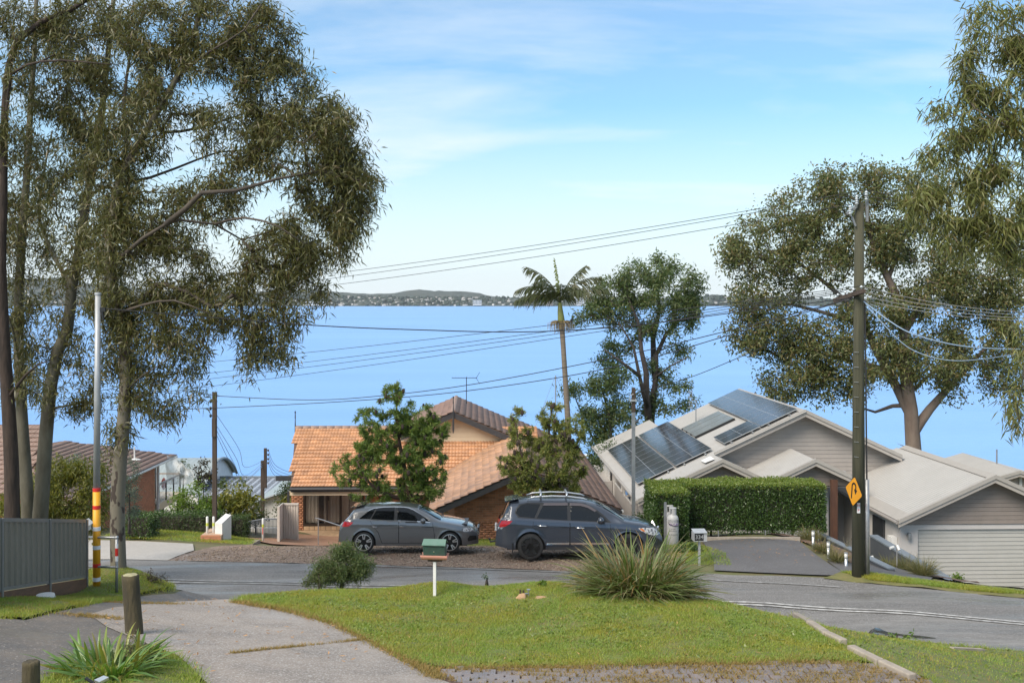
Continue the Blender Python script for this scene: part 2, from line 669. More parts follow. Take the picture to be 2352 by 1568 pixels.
# ---- ground materials
def ground_mat(name, cols, scales, rough=0.9, rough_wet=None, wet_scale=0.4, bump=0.35, bscale=60, wet_lo=0.55, wet_hi=0.7, wet_stretch=(1, 1, 1), speck=None, streak=None):
 """three noise layers between colours, optional wet (glossier) patches, fine grain bump, optional pale specks"""
 m = bpy.data.materials.new(name)
 m.use_nodes = True
 t = m.node_tree
 b = t.nodes['Principled BSDF']
 N = t.nodes.new
 L = t.links.new
 g = N('ShaderNodeNewGeometry')
 last = None
 for i, (c, s) in enumerate(zip(cols[1:], scales)):
  no = N('ShaderNodeTexNoise')
  no.inputs['Scale'].default_value = s
  no.inputs['Detail'].default_value = 6
  no.inputs['Roughness'].default_value = 0.65
  if streak and i < 2:
   mp = N('ShaderNodeMapping')
   mp.inputs['Rotation'].default_value = (0, 0, R(15))
   mp.inputs['Scale'].default_value = streak
   L(g.outputs['Position'], mp.inputs[0])
   L(mp.outputs[0], no.inputs['Vector'])
  else:
   L(g.outputs['Position'], no.inputs['Vector'])
  mr = N('ShaderNodeMapRange')
  mr.inputs[1].default_value = 0.42
  mr.inputs[2].default_value = 0.66
  L(no.outputs[0], mr.inputs[0])
  mx = N('ShaderNodeMix')
  mx.data_type = 'RGBA'
  if last is None:
   mx.inputs[6].default_value = (*cols[0], 1)
  else:
   L(last, mx.inputs[6])
  mx.inputs[7].default_value = (*c, 1)
  L(mr.outputs[0], mx.inputs[0])
  last = mx.outputs[2]
 if speck:
  vo = N('ShaderNodeTexVoronoi')
  vo.inputs['Scale'].default_value = speck[1]
  L(g.outputs['Position'], vo.inputs['Vector'])
  sp = N('ShaderNodeSeparateColor')
  L(vo.outputs['Color'], sp.inputs[0])
  mr = N('ShaderNodeMapRange')
  mr.inputs[1].default_value = speck[2]
  mr.inputs[2].default_value = speck[2] + 0.08
  L(sp.outputs[0], mr.inputs[0])
  mx = N('ShaderNodeMix')
  mx.data_type = 'RGBA'
  L(last, mx.inputs[6])
  mx.inputs[7].default_value = (*speck[0], 1)
  L(mr.outputs[0], mx.inputs[0])
  last = mx.outputs[2]
 L(last, b.inputs['Base Color'])
 b.inputs['Roughness'].default_value = rough
 if rough_wet is not None:
  mp = N('ShaderNodeMapping')
  mp.inputs['Scale'].default_value = wet_stretch
  mp.inputs['Rotation'].default_value = (0, 0, R(14))
  L(g.outputs['Position'], mp.inputs[0])
  no = N('ShaderNodeTexNoise')
  no.inputs['Scale'].default_value = wet_scale
  no.inputs['Detail'].default_value = 7
  L(mp.outputs[0], no.inputs['Vector'])
  mr = N('ShaderNodeMapRange')
  mr.inputs[1].default_value = wet_lo
  mr.inputs[2].default_value = wet_hi
  mr.inputs[3].default_value = rough
  mr.inputs[4].default_value = rough_wet
  L(no.outputs[0], mr.inputs[0])
  L(mr.outputs[0], b.inputs['Roughness'])
 nb = N('ShaderNodeTexNoise')
 nb.inputs['Scale'].default_value = bscale
 nb.inputs['Detail'].default_value = 3
 L(g.outputs['Position'], nb.inputs['Vector'])
 bp = N('ShaderNodeBump')
 bp.inputs['Strength'].default_value = bump
 bp.inputs['Distance'].default_value = 0.02
 L(nb.outputs[0], bp.inputs['Height'])
 L(bp.outputs[0], b.inputs['Normal'])
 return m


M['ground'] = ground_mat('ground_soil_grass', [(0.13, 0.12, 0.055), (0.16, 0.12, 0.07), (0.10, 0.12, 0.04)], [0.5, 3], bump=0.5, bscale=20)
M['asphalt'] = ground_mat('asphalt', [(0.125, 0.118, 0.112), (0.235, 0.225, 0.213), (0.10, 0.095, 0.09), (0.21, 0.20, 0.19)], [0.9, 1.7, 26], rough=0.75, rough_wet=0.16, wet_scale=0.55,
      wet_stretch=(0.28, 1.5, 1), wet_lo=0.46, wet_hi=0.62, bump=0.4, bscale=70, speck=((0.30, 0.29, 0.28), 55, 0.88), streak=(0.16, 1.0, 1.0))  # pale lengthwise streaks: road wear and wet sky glare put into the colour
M['bitumen'] = ground_mat('bitumen_drive', [(0.105, 0.098, 0.098), (0.135, 0.128, 0.125), (0.092, 0.087, 0.086)], [0.6, 30], rough=0.62, rough_wet=0.42, wet_scale=0.3, bump=0.35, bscale=90, speck=((0.17, 0.17, 0.18), 60, 0.9))
M['old_tar'] = ground_mat('worn_tar', [(0.10, 0.092, 0.085), (0.07, 0.068, 0.068), (0.20, 0.165, 0.13), (0.14, 0.13, 0.125)], [0.5, 0.9, 22], rough=0.7, rough_wet=0.38, wet_scale=0.7, wet_stretch=(0.5, 1.4, 1), bump=0.5, bscale=60, speck=((0.30, 0.27, 0.24), 45, 0.92))
M['concrete'] = ground_mat('exposed_aggregate', [(0.265, 0.22, 0.185), (0.34, 0.285, 0.24), (0.16, 0.138, 0.12), (0.37, 0.325, 0.29)], [0.35, 1.0, 34], rough=0.66, rough_wet=0.36, wet_scale=0.5, bump=0.6, bscale=75, speck=((0.45, 0.42, 0.39), 50, 0.86))
M['crossover'] = ground_mat('pale_concrete', [(0.40, 0.37, 0.33), (0.46, 0.43, 0.39), (0.36, 0.33, 0.30)], [0.4, 8], rough=0.75, rough_wet=0.5, bump=0.15)
M['gravel'] = ground_mat('gravel_dirt', [(0.19, 0.12, 0.085), (0.24, 0.16, 0.115), (0.12, 0.075, 0.052), (0.28, 0.21, 0.16)], [0.6, 2.2, 18], rough=0.8, rough_wet=0.4, wet_scale=0.6, bump=0.9, bscale=30, speck=((0.40, 0.34, 0.27), 24, 0.88))
M['pebble'] = ground_mat('pebblecrete', [(0.30, 0.16, 0.095), (0.35, 0.20, 0.125), (0.25, 0.13, 0.08)], [0.7, 22], rough=0.7, bump=0.4, bscale=60, speck=((0.42, 0.28, 0.19), 45, 0.85))
M['lawn'] = ground_mat('lawn_soil', [(0.10, 0.14, 0.03), (0.14, 0.165, 0.04), (0.085, 0.12, 0.025), (0.16, 0.14, 0.055)], [0.35, 1.2, 5], rough=0.85, rough_wet=0.5, wet_scale=0.8, wet_lo=0.62, wet_hi=0.8, bump=0.8, bscale=26)
M['lawn_dry'] = ground_mat('lawn_dry', [(0.16, 0.15, 0.05), (0.22, 0.17, 0.07), (0.11, 0.12, 0.035)], [0.6, 3], rough=0.9, bump=0.8, bscale=26)
M['drive_grey'] = ground_mat('drive_grey', [(0.23, 0.22, 0.21), (0.27, 0.26, 0.25)], [0.7], rough=0.7)
M['mulch'] = ground_mat('bark_mulch', [(0.14, 0.085, 0.06), (0.25, 0.16, 0.12), (0.07, 0.045, 0.035)], [3, 16], rough=0.9, bump=1.0, bscale=24)

# ---- one base sheet
gx = np.unique(np.concatenate([np.arange(-120, -18, 6), np.arange(-18, 18, 0.45), np.arange(18, 121, 6)]))
gy = np.unique(np.concatenate([np.arange(-10, 9, 3), np.arange(9, 50, 0.45), np.arange(50, 104, 2)]))
_X, _Y = np.meshgrid(gx, gy)
_Z = H_arr(np.stack([_X.ravel(), _Y.ravel()], 1)) - 0.035
_nx, _ny = len(gx), len(gy)
_i = np.arange((_nx) * (_ny)).reshape(_ny, _nx)
_q = np.stack([_i[:-1, :-1], _i[:-1, 1:], _i[1:, 1:], _i[1:, :-1]], -1).reshape(-1, 4)
_tri = np.vstack([_q[:, [0, 1, 2]], _q[:, [0, 2, 3]]])
structure(link('ground', np_mesh('ground', np.stack([_X.ravel(), _Y.ravel(), np.clip(_Z, -24, 0)], 1), _tri, M['ground'], True)))

# ---- road and sheets on the ground
def wob(x, s, a):
 return noise.noise((x * s, 3.7, 1.2)) * a


near = [(x, road_c(x) - RH - 0.25 + wob(x, 0.9, 0.18)) for x in np.arange(-30, 30.1, 0.5)]
far = [(x, road_c(x) + RH + 0.5 + wob(x, 0.9, 0.14) + wob(x + 50, 0.35, 0.2)) for x in np.arange(-30, 30.1, 0.5)]
drape('road', near + far[::-1], M['asphalt'], 0.0, 0.45)


def near_e(x):
 return (x, road_c(x) - RH - 0.0)


def far_e(x):
 return (x, road_c(x) + RH)


drv_r = [G(*p) for p in ((545, 1384), (600, 1393), (680, 1408), (770, 1435), (860, 1478), (940, 1520), (1010, 1560))]
drv_l = [G(*p) for p in ((470, 1600), (465, 1560), (410, 1508), (335, 1478), (245, 1440), (205, 1412), (262, 1396), (400, 1383), (470, 1376))]
_yb = 10.5
drape('driveway', drv_r + [(0.1, 13.2), (-0.2, _yb), (-3.2, _yb), (-3.6, 12.6)] + drv_l[1:], M['concrete'], 0.012, 0.35)
track = [G(*p) for p in ((60, 1424), (180, 1395), (300, 1373), (400, 1364))] + [(-8.0, 26.2), (-5.9, 25.7), (-5.6, 24.2)] + [G(*p) for p in ((545, 1384), (470, 1376), (400, 1383), (262, 1396), (205, 1412), (245, 1440), (335, 1478), (150, 1545), (95, 1568))]
drape('worn_track', track + [(-5.6, 10.5), (-13, 10.5), (-13, 15.6)], M['old_tar'], 0.004, 0.4)
paver_edge = [G(*p) for p in ((1010, 1536), (1200, 1534), (1450, 1530), (1700, 1527), (1955, 1523))]
kerb_px = [(1962, 1517), (1893, 1462), (1826, 1416)]
kerb = [G(*p) for p in kerb_px]
lawn_poly = drv_r[:-1] + paver_edge + kerb + [near_e(x) for x in (5.6, 4.5, 3, 1.5, 0, -1.5, -3, -4.4, -5.3)] + [(-5.75, 24.6)]
drape('lawn', lawn_poly, M['lawn'], 0.03, 0.3, rough=0.03)
right_lawn = [kerb[2], kerb[1], kerb[0], (6.35, 16.0), (6.6, 12), (16, 12), (16, near_e(16)[1])] + [near_e(x) for x in (13, 11, 9.5, 8.4, 7.4, 6.4)]
drape('lawn', right_lawn, M['lawn'], 0.03, 0.35, rough=0.03)
drape('paved_path', paver_edge + [(6.3, 16.0), (6.5, 12), (0.4, 12), (0.2, 13.4), drv_r[-1]], M['mulch'], 0.0, 0.4)
left_lawn = [(-9.0, 16.2), (-9.1, 18.3), (-9.4, 23), (-9.9, 24.2), (-10.4, 26.2)] + [near_e(x) for x in (-9.4, -8.4)] + [G(*p) for p in ((385, 1358), (300, 1371), (180, 1393), (60, 1422))] + [(-9.0, 16.0)]
left_lawn = [(-9.35, 15.6), (-9.2, 18.3), (-9.55, 23), (-10.2, 24.2), (-10.8, 26.0)] + [near_e(x) for x in (-10.0, -9.0, -8.6)] + [G(*p) for p in ((388, 1352), (300, 1369), (180, 1393), (60, 1422))]
drape('lawn', left_lawn, M['lawn'], 0.03, 0.3, rough=0.05)
bed_lawn = [G(*p) for p in ((110, 1562), (170, 1530), (300, 1500), (385, 1505), (450, 1548))] + [(-3.75, 12.6), (-3.3, 10.5), (-5.5, 10.5)]
drape('lawn', bed_lawn, M['lawn'], 0.035, 0.3, rough=0.04)
drape('gravel_verge', [far_e(x) for x in np.arange(-10.6, 5.4, 0.8)] + [(5.4, 31.8), (4.6, 33.6), (1.5, 34.6), (-2, 35.0), (-4.5, 35.6), (-7, 36.4), (-9.4, 37.2), (-10.2, 36.6)], M['gravel'], 0.012, 0.4, rough=0.03)
drape('grass_strip', [(4.6, 33.6), (1.5, 34.6), (-2, 35.0), (-4.2, 35.5), (-4.5, 39.9), (4.2, 39.9)], M['lawn_dry'], 0.0, 0.5, rough=0.04)
drape('porch_ramp', [(-10.6, 41.6), (-10.0, 43.6), (-9.9, 46.25), (-2.6, 46.25), (-2.6, 39), (-6.5, 39.2), (-9.0, 39.2)], M['pebble'], 0.03, 0.6)
drape('concrete_crossover', [(-22, 37.5), (-13.2, 37.4), (-11.3, 37.0), (-10.5, 34.5), (-10.6, road_c(-10.6) + RH - 0.05), (-14, road_c(-14) + RH - 0.05), (-22, road_c(-22) + RH)], M['crossover'], 0.014, 0.6)
drape('side_driveway', [G(*p) for p in ((1612, 1243), (1835, 1243), (1948, 1322), (1800, 1318), (1640, 1311), (1640, 1290))], M['bitumen'], 0.016, 0.5)
drape('entry_path', [G(*p) for p in ((1948, 1322), (1900, 1288))] + [(10.6, 33.6), (11.6, 36.5), (13.0, 36.5), (12.6, 33), (12.2, 30.2), (11.3, 28.2), (10, 28.0)], M['bitumen'], 0.004, 0.5)
drape('grass_verge', [(8.9, 28.35), (9.4, 28.15), (10.4, 27.9), (11.6, 27.7), (12.6, 27.3), (13.7, 26.6), (13.2, far_e(13.2)[1] + 0.25), (11.5, far_e(11.5)[1] + 0.3), (10, far_e(10)[1] + 0.2), (9, far_e(9)[1] + 0.3), (8.3, far_e(8.3)[1] + 0.5)], M['lawn_dry'], 0.022, 0.3, rough=0.04)
drape('garage_driveway', [(14.0, 26.8), (13.9, far_e(14)[1]), (26, far_e(26)[1]), (26, 38.6), (15.0, 38.6)], M['drive_grey'], 0.0, 0.6)
drape('garden_bed', [(8.9, 33.6), (8.6, 35.3), (10.2, 35.6), (10.9, 33.0), (10.5, 31.0), (10.35, 30.2), (9.95, 29.8)], M['mulch'], 0.03, 0.4, rough=0.05)
drape('garden_bed', [(12.2, 33.2), (13.35, 33.6), (13.5, 31), (13.1, 29.2), (12.3, 28.5), (11.9, 29.4)], M['mulch'], 0.03, 0.4, rough=0.05)

# painted lines, worn
M['paint'] = mat('road_paint', (0.50, 0.49, 0.47), (0.24, 0.23, 0.22), rough=0.6, scale=7, lo=0.40, hi=0.62)
M['paint_worn'] = mat('road_paint_worn', (0.36, 0.35, 0.34), (0.20, 0.192, 0.182), rough=0.6, scale=5, lo=0.33, hi=0.55)
for off, x0, x1, mm in ((-0.11, 3.2, 26, 'paint'), (0.11, 3.2, 26, 'paint'), (-0.11, -28, 3.0, 'paint_worn'), (0.11, -28, 3.0, 'paint_worn'), (2.62, -4, 8.6, 'paint_worn')):
 xs = np.arange(x0, x1, 0.5)
 structure(drape('road_marking', [(x, road_c(x) + off - 0.055) for x in xs] + [(x, road_c(x) + off + 0.055) for x in xs[::-1]], M[mm], 0.018, 0.5))

# ---- puddles
M['water_film'] = mat('puddle_water', (0.05, 0.05, 0.05), rough=0.06, spec=0.8)
for pts in ([(1.25, 31.3), (1.6, 31.12), (2.2, 31.0), (3.0, 30.9), (3.7, 31.2), (3.0, 31.7), (2.2, 31.8), (1.5, 31.6)],
   [G(*p) for p in ((1945, 1452), (2000, 1448), (2040, 1452), (2075, 1457), (2120, 1461), (2150, 1466), (2090, 1464), (2030, 1460), (1985, 1459))]
   ):
 c = np.mean(np.array(pts), 0)
 poly = smooth_poly(pts, 4)
 zz = float(np.mean(H_arr(poly))) + 0.03
 if c[1] > 30:
  zz = H(c[0], c[1] - 0.35) + 0.03
  me = bpy.data.meshes.new('puddle')
  vs_, fs_ = cdt(poly, 0.5)
  me.from_pydata([(p[0], p[1], zz) for p in vs_], [], fs_)
  me.materials.append(M['water_film'])
  structure(link('puddle', me))
 else:
  drape('puddle', poly, M['water_film'], 0.008, 0.4)

# ---- lake and the far shore
M['lake'] = bpy.data.materials.new('lake_water')
M['lake'].use_nodes = True
_t = M['lake'].node_tree
_b = _t.nodes['Principled BSDF']
_b.inputs['Base Color'].default_value = (0.19, 0.375, 0.70, 1)
_b.inputs['Roughness'].default_value = 0.4
_b.inputs['Specular IOR Level'].default_value = 0.22
_g = _t.nodes.new('ShaderNodeNewGeometry')
_n2 = _t.nodes.new('ShaderNodeTexNoise')                    # wind lanes on the water
_n2.inputs['Scale'].default_value = 1.0
_n2.inputs['Detail'].default_value = 6
_m2 = _t.nodes.new('ShaderNodeMapping')
_m2.inputs['Scale'].default_value = (0.0035, 0.022, 1)
_t.links.new(_g.outputs['Position'], _m2.inputs[0])
_t.links.new(_m2.outputs[0], _n2.inputs['Vector'])
_r2 = _t.nodes.new('ShaderNodeMapRange')
_r2.inputs[1].default_value = 0.35
_r2.inputs[2].default_value = 0.65
_t.links.new(_n2.outputs[0], _r2.inputs[0])
_x2 = _t.nodes.new('ShaderNodeMix')
_x2.data_type = 'RGBA'
_x2.inputs[6].default_value = (0.17, 0.345, 0.655, 1)
_x2.inputs[7].default_value = (0.205, 0.395, 0.70, 1)
_t.links.new(_r2.outputs[0], _x2.inputs[0])
_t.links.new(_x2.outputs[2], _b.inputs['Base Color'])
_mp = _t.nodes.new('ShaderNodeMapping')
_mp.inputs['Scale'].default_value = (0.30, 0.9, 1)
_t.links.new(_g.outputs['Position'], _mp.inputs[0])
_no = _t.nodes.new('ShaderNodeTexNoise')
_no.inputs['Scale'].default_value = 1.0
_no.inputs['Detail'].default_value = 8
_t.links.new(_mp.outputs[0], _no.inputs['Vector'])
_bp = _t.nodes.new('ShaderNodeBump')
_bp.inputs['Strength'].default_value = 0.7
_bp.inputs['Distance'].default_value = 0.3
_t.links.new(_no.outputs[0], _bp.inputs['Height'])
_t.links.new(_bp.outputs[0], _b.inputs['Normal'])
LAKE_Z = -20.0
_mb = MB()
_mb.add([(-7000, 60, LAKE_Z), (7000, 60, LAKE_Z), (7000, 6400, LAKE_Z), (-7000, 6400, LAKE_Z)], [(0, 1, 2, 3)])
structure(_mb.build('lake', M['lake']))

M['hill'] = ground_mat('far_bush', [(0.06, 0.07, 0.055), (0.09, 0.09, 0.07), (0.045, 0.055, 0.042)], [0.004, 0.02], bump=0.3, bscale=0.02)
M['quarry'] = mat('bare_earth', (0.40, 0.30, 0.24), (0.30, 0.24, 0.20), scale=0.02)
FARY = 6000.0


def ridge(name, prof, Y0, Y1, material, seed, amp):
 """hill range from a skyline given in picture units, with a front slope, a top and a back slope"""
 xs = np.linspace(prof[0][0], prof[-1][0], 260)
 hs = np.interp(xs, [p[0] for p in prof], [p[1] for p in prof])
 Ym = (Y0 + Y1) / 2
 vs_, fs_ = [], []
 rows = [(Y0, 0.0), (lerp(Y0, Ym, 0.35), 0.34), (lerp(Y0, Ym, 0.7), 0.74), (Ym, 1.0), (lerp(Ym, Y1, 0.5), 0.7), (Y1, 0.0)]
 for r, (Y, k) in enumerate(rows):
  for x, h in zip(xs, hs):
   top = -(h - HY) * Ym / F - LAKE_Z
   z = LAKE_Z - 0.5 + max(top, 1.0) * k
   if 0 < k:
    z += noise.noise((x * 0.09, r * 1.7, seed)) * amp * (0.5 + k)
   vs_.append(((x - CX) * Ym / F, Y + noise.noise((x * 0.03, r, seed + 5)) * 120 * (0 < k), max(z, LAKE_Z - 0.5)))
 n = len(xs)
 for r in range(len(rows) - 1):
  for i in range(n - 1):
   fs_.append((r * n + i, r * n + i + 1, (r + 1) * n + i + 1, (r + 1) * n + i))
 me = bpy.data.meshes.new(name)
 me.from_pydata(vs_, [], fs_)
 me.materials.append(material)
 return structure(link(name, me))


ridge('hills', [(-300, 640), (-60, 646), (60, 640), (130, 636), (200, 650), (330, 664), (480, 672), (640, 668), (720, 666), (800, 672), (850, 675), (900, 674), (935, 667), (955, 665), (985, 667), (1060, 669), (1100, 672), (1118, 678), (1160, 684), (1300, 687), (1800, 688), (2700, 688)], 6700, 8200, M['hill'], 3.1, 5)
ridge('foreshore', [(-300, 672), (60, 670), (200, 676), (420, 682), (700, 678), (780, 680), (900, 683), (1000, 684), (1110, 683), (1200, 684), (1340, 684), (1480, 690), (1560, 682), (1640, 679), (1690, 682), (1780, 684), (2000, 685), (2700, 684)], 6020, 6700, M['hill'], 7.7, 5)

# ------------------------------------------------------------------ building materials
M['tile_orange'] = mat('tile_orange', (0.50, 0.245, 0.115), (0.38, 0.19, 0.10), rough=0.5, scale=2.2, island=0.16, bump=0.1, bscale=40)
M['tile_tan'] = mat('tile_tan', (0.47, 0.26, 0.145), (0.32, 0.195, 0.13), rough=0.45, scale=2.6, island=0.20, bump=0.1, bscale=40, lo=0.42, hi=0.6)  # tan instead of orange: gloss at this viewing angle put into the colour
M['tile_brown'] = mat('tile_brown', (0.26, 0.155, 0.105), (0.20, 0.12, 0.09), rough=0.45, scale=2.0, island=0.16, bump=0.1, bscale=40)  # browner side slopes: view-dependent reflectance put into the colour
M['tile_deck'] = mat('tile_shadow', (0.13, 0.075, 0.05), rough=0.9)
M['ridge_cap'] = mat('ridge_cap', (0.30, 0.20, 0.15), (0.25, 0.17, 0.14), rough=0.55, scale=4)
M['mortar'] = mat('mortar', (0.46, 0.32, 0.23), (0.40, 0.27, 0.19), rough=0.9, scale=8)
M['brick'] = mat('brick_brown', (0.48, 0.215, 0.115), (0.39, 0.17, 0.092), rough=0.85, scale=5, island=0.22, bump=0.2, bscale=90)
M['brick_pale'] = mat('brick_red', (0.52, 0.225, 0.125), (0.45, 0.19, 0.11), rough=0.85, scale=5, island=0.12)
M['black_timber'] = mat('black_paint', (0.035, 0.035, 0.040), (0.05, 0.05, 0.052), rough=0.5, scale=6)
M['cream'] = mat('cream_paint', (0.68, 0.55, 0.38), (0.64, 0.51, 0.35), rough=0.6, scale=3)
M['brown_frame'] = mat('brown_aluminium', (0.035, 0.024, 0.02), rough=0.35)
M['curtain'] = mat('curtain', (0.62, 0.55, 0.46), (0.46, 0.40, 0.33), rough=0.9, scale=9, stretch=(1, 1, 0.05))
M['glass_dark'] = mat('window_glass', (0.035, 0.038, 0.042), rough=0.06, spec=0.7)
M['glass_clear'] = mat('clear_glass', (0.9, 0.92, 0.92), rough=0.03, trans=1.0)
M['floor_tile'] = mat('porch_tile', (0.50, 0.35, 0.22), (0.42, 0.28, 0.17), rough=0.5, scale=6, island=0.12)
M['steel'] = mat('galvanised_steel', (0.36, 0.37, 0.38), (0.27, 0.28, 0.29), rough=0.45, metal=0.6, scale=9)
M['white'] = mat('white_paint', (0.74, 0.73, 0.71), (0.66, 0.65, 0.63), rough=0.55, scale=2.5)
M['render'] = mat('pale_render', (0.52, 0.495, 0.475), (0.48, 0.455, 0.435), rough=0.8, scale=1.2, bump=0.06, bscale=80)
M['render_grey'] = mat('grey_render', (0.36, 0.355, 0.36), (0.32, 0.315, 0.32), rough=0.8, scale=1.2, bump=0.06, bscale=80)
M['roof_metal'] = mat('pale_steel_roof', (0.375, 0.362, 0.342), (0.345, 0.333, 0.315), rough=0.42, scale=1.4)
M['roof_flash'] = mat('roof_flashing', (0.36, 0.335, 0.305), (0.33, 0.308, 0.28), rough=0.45, scale=3)
M['fascia'] = mat('taupe_fascia', (0.40, 0.365, 0.33), (0.37, 0.335, 0.30), rough=0.5, scale=3)
M['fascia_dark'] = mat('taupe_fascia_dark', (0.30, 0.27, 0.25), (0.27, 0.245, 0.225), rough=0.5, scale=3)
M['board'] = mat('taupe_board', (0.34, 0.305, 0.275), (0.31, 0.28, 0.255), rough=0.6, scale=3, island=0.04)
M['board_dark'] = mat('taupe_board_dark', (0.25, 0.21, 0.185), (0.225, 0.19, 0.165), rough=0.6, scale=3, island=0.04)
M['garage_door'] = mat('garage_door', (0.41, 0.40, 0.37), (0.385, 0.375, 0.345), rough=0.5, scale=2, island=0.03)
M['corten'] = mat('rusted_steel', (0.07, 0.032, 0.022), (0.10, 0.045, 0.026), rough=0.85, scale=6, stretch=(1, 1, 0.3), bump=0.2)
M['charcoal'] = mat('charcoal_render', (0.065, 0.072, 0.088), (0.08, 0.088, 0.10), rough=0.6, scale=2)
M['charcoal_cap'] = mat('wall_capping', (0.17, 0.20, 0.235), (0.20, 0.23, 0.26), rough=0.4, scale=3)
M['alu'] = mat('aluminium', (0.62, 0.62, 0.62), rough=0.35, metal=0.8)
M['black'] = mat('black_plastic', (0.015, 0.015, 0.016), rough=0.4)


def tile_mesh(name, material, w=0.30, ln=0.355, roll=0.024):
 us = np.linspace(0, w, 9)
 v = []
 for row, (vv, base) in enumerate(((0.0, 0.030), (0.0, 0.052), (ln, 0.008))):
  for u in us:
   h = roll * (0.5 - 0.5 * math.cos(2 * math.pi * u / 0.15)) if row else 0.0
   v.append((u, vv, base + h))
 f = []
 for r in range(2):
  for i in range(8):
   f.append((r * 9 + i, r * 9 + i + 1, (r + 1) * 9 + i + 1, (r + 1) * 9 + i))
 me = bpy.data.meshes.new(name)
 me.from_pydata(v, [], f)
 me.materials.append(material)
 for p in me.polygons:
  p.use_smooth = p.index >= 8
 me.update()
 return me


def tile_slope(L, o, u, v, n_u, n_v, test, gauge=0.32, w=0.30):
 """matrices of tiles on a slope, in the space of a root placed at L"""
 o, u, v = Vector(o), Vector(u).normalized(), Vector(v).normalized()
 n = u.cross(v)
 out = []
 for j in range(n_v):
  for i in range(n_u):
   q = o + u * (i * w) + v * (j * gauge)
   c = q + u * w / 2 + v * gauge / 2
   if test(c):
    uu = (u + n * random.uniform(-0.006, 0.006)).normalized()
    out.append((0, frame(q - Vector(L) + n * random.uniform(0, 0.004), uu, n.cross(uu), n)))
 return out


def brick_mesh(name, material, w=0.230, h=0.074, d=0.012):
 return MB().box(0, w, -d, 0.0, 0, h).mesh(name, material)


def brick_face(L, x0, x1, z0, z1, y, test, course=0.0862, bw=0.2405):
 """running-bond bricks on a wall facing the road, in the space of a root at L; second list entries are half bricks"""
 out = []
 j = 0
 z = z0
 while z + 0.07 < z1:
  x = x0 - (bw / 2 if j % 2 else 0.0)
  while x < x1 - 0.03:
   a, b = max(x, x0), min(x + bw - 0.011, x1)
   if b - a > 0.05 and test((a + b) / 2, z + 0.037) and test(a + 0.01, z + 0.06) and test(b - 0.01, z + 0.06):
    half = 1 if b - a < 0.2 else 0
    Mx = Matrix.Translation(Vector((a, y + random.uniform(-0.002, 0.002), z)) - Vector(L))
    Mx[0][0] = (b - a) / (0.115 if half else 0.230)
    out.append((half, Mx))
   x += bw
  z += course
  j += 1
 return out


def boards(parent, name, xl, xr, z0, z1, h, y, material, lap=0.014):
 """horizontal lapped boards, one mesh each, between two sloping sides given as x(z)"""
 z = z0
 while z < z1 - 0.02:
  zt = min(z + h, z1)
  a, b, c, d = xl(z), xr(z), xr(zt), xl(zt)
  if c < d:
   zt2 = z + (zt - z) * 0.5
   c = d = (c + d) / 2
  if b - a < 0.04:
   break
  mb = MB()
  mb.hexa([(a, y - lap - 0.010, z + 0.006), (b, y - lap - 0.010, z + 0.006), (c, y - 0.010, zt), (d, y - 0.010, zt)],
    [(a, y + 0.02, z + 0.006), (b, y + 0.02, z + 0.006), (c, y + 0.02, zt), (d, y + 0.02, zt)])
  mb.build(name, material, parent)
  z += h


def rail_beam(mb, a, b, depth, thick, drop=0.0):
 """upright board from a to b (its top edge), 'depth' high and 'thick' through y"""
 a, b = Vector(a), Vector(b)
 dz = Vector((0, 0, -depth))
 ty = Vector((0, thick, 0))
 mb.hexa([a, b, b + dz, a + dz], [a + ty, b + ty, b + dz + ty, a + dz + ty])


# ------------------------------------------------------------------ the brick house
BL = Vector((0.5, 40.0, -9.2))
bh = thing('brick_house', 'brown brick house with orange tiled roof and black barge boards behind the parked cars', 'house', BL, R(2.0))
GA, GS = Vector((0.51, 39.4, -6.26)), 0.436          # garage roof apex and slope
FP = lambda y: -8.07 + 0.394 * (y - 46.2)              # front roof plane
gz = lambda x: GA.z - GS * abs(x - GA.x)
MA = Vector((-2.44, 49.3, -5.13))
mz = lambda x: MA.z - 0.43 * abs(x - MA.x)

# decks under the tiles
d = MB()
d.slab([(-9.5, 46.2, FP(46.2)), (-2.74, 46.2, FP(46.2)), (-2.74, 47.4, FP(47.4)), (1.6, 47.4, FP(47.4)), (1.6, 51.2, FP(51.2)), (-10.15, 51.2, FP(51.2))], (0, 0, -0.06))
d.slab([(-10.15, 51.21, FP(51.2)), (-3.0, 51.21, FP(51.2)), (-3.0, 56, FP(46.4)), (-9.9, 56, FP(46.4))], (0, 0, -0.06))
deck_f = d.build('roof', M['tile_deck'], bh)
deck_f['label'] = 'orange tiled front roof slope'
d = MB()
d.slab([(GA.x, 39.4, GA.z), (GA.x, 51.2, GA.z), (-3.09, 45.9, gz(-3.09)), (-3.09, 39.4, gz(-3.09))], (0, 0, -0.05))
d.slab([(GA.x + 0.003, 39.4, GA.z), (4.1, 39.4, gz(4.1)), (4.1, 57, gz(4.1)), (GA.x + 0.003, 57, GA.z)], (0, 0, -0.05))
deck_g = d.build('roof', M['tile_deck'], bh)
deck_g['label'] = 'tan tiled garage roof with gloss painted into its colour'
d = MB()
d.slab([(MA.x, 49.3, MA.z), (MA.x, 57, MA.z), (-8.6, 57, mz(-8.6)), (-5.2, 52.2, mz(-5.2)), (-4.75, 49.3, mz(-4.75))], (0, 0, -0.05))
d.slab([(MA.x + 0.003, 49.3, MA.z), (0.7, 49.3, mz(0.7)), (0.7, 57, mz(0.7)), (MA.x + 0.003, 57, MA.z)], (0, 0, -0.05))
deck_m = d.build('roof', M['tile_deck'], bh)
deck_m['label'] = 'brown tiled main gable roof'

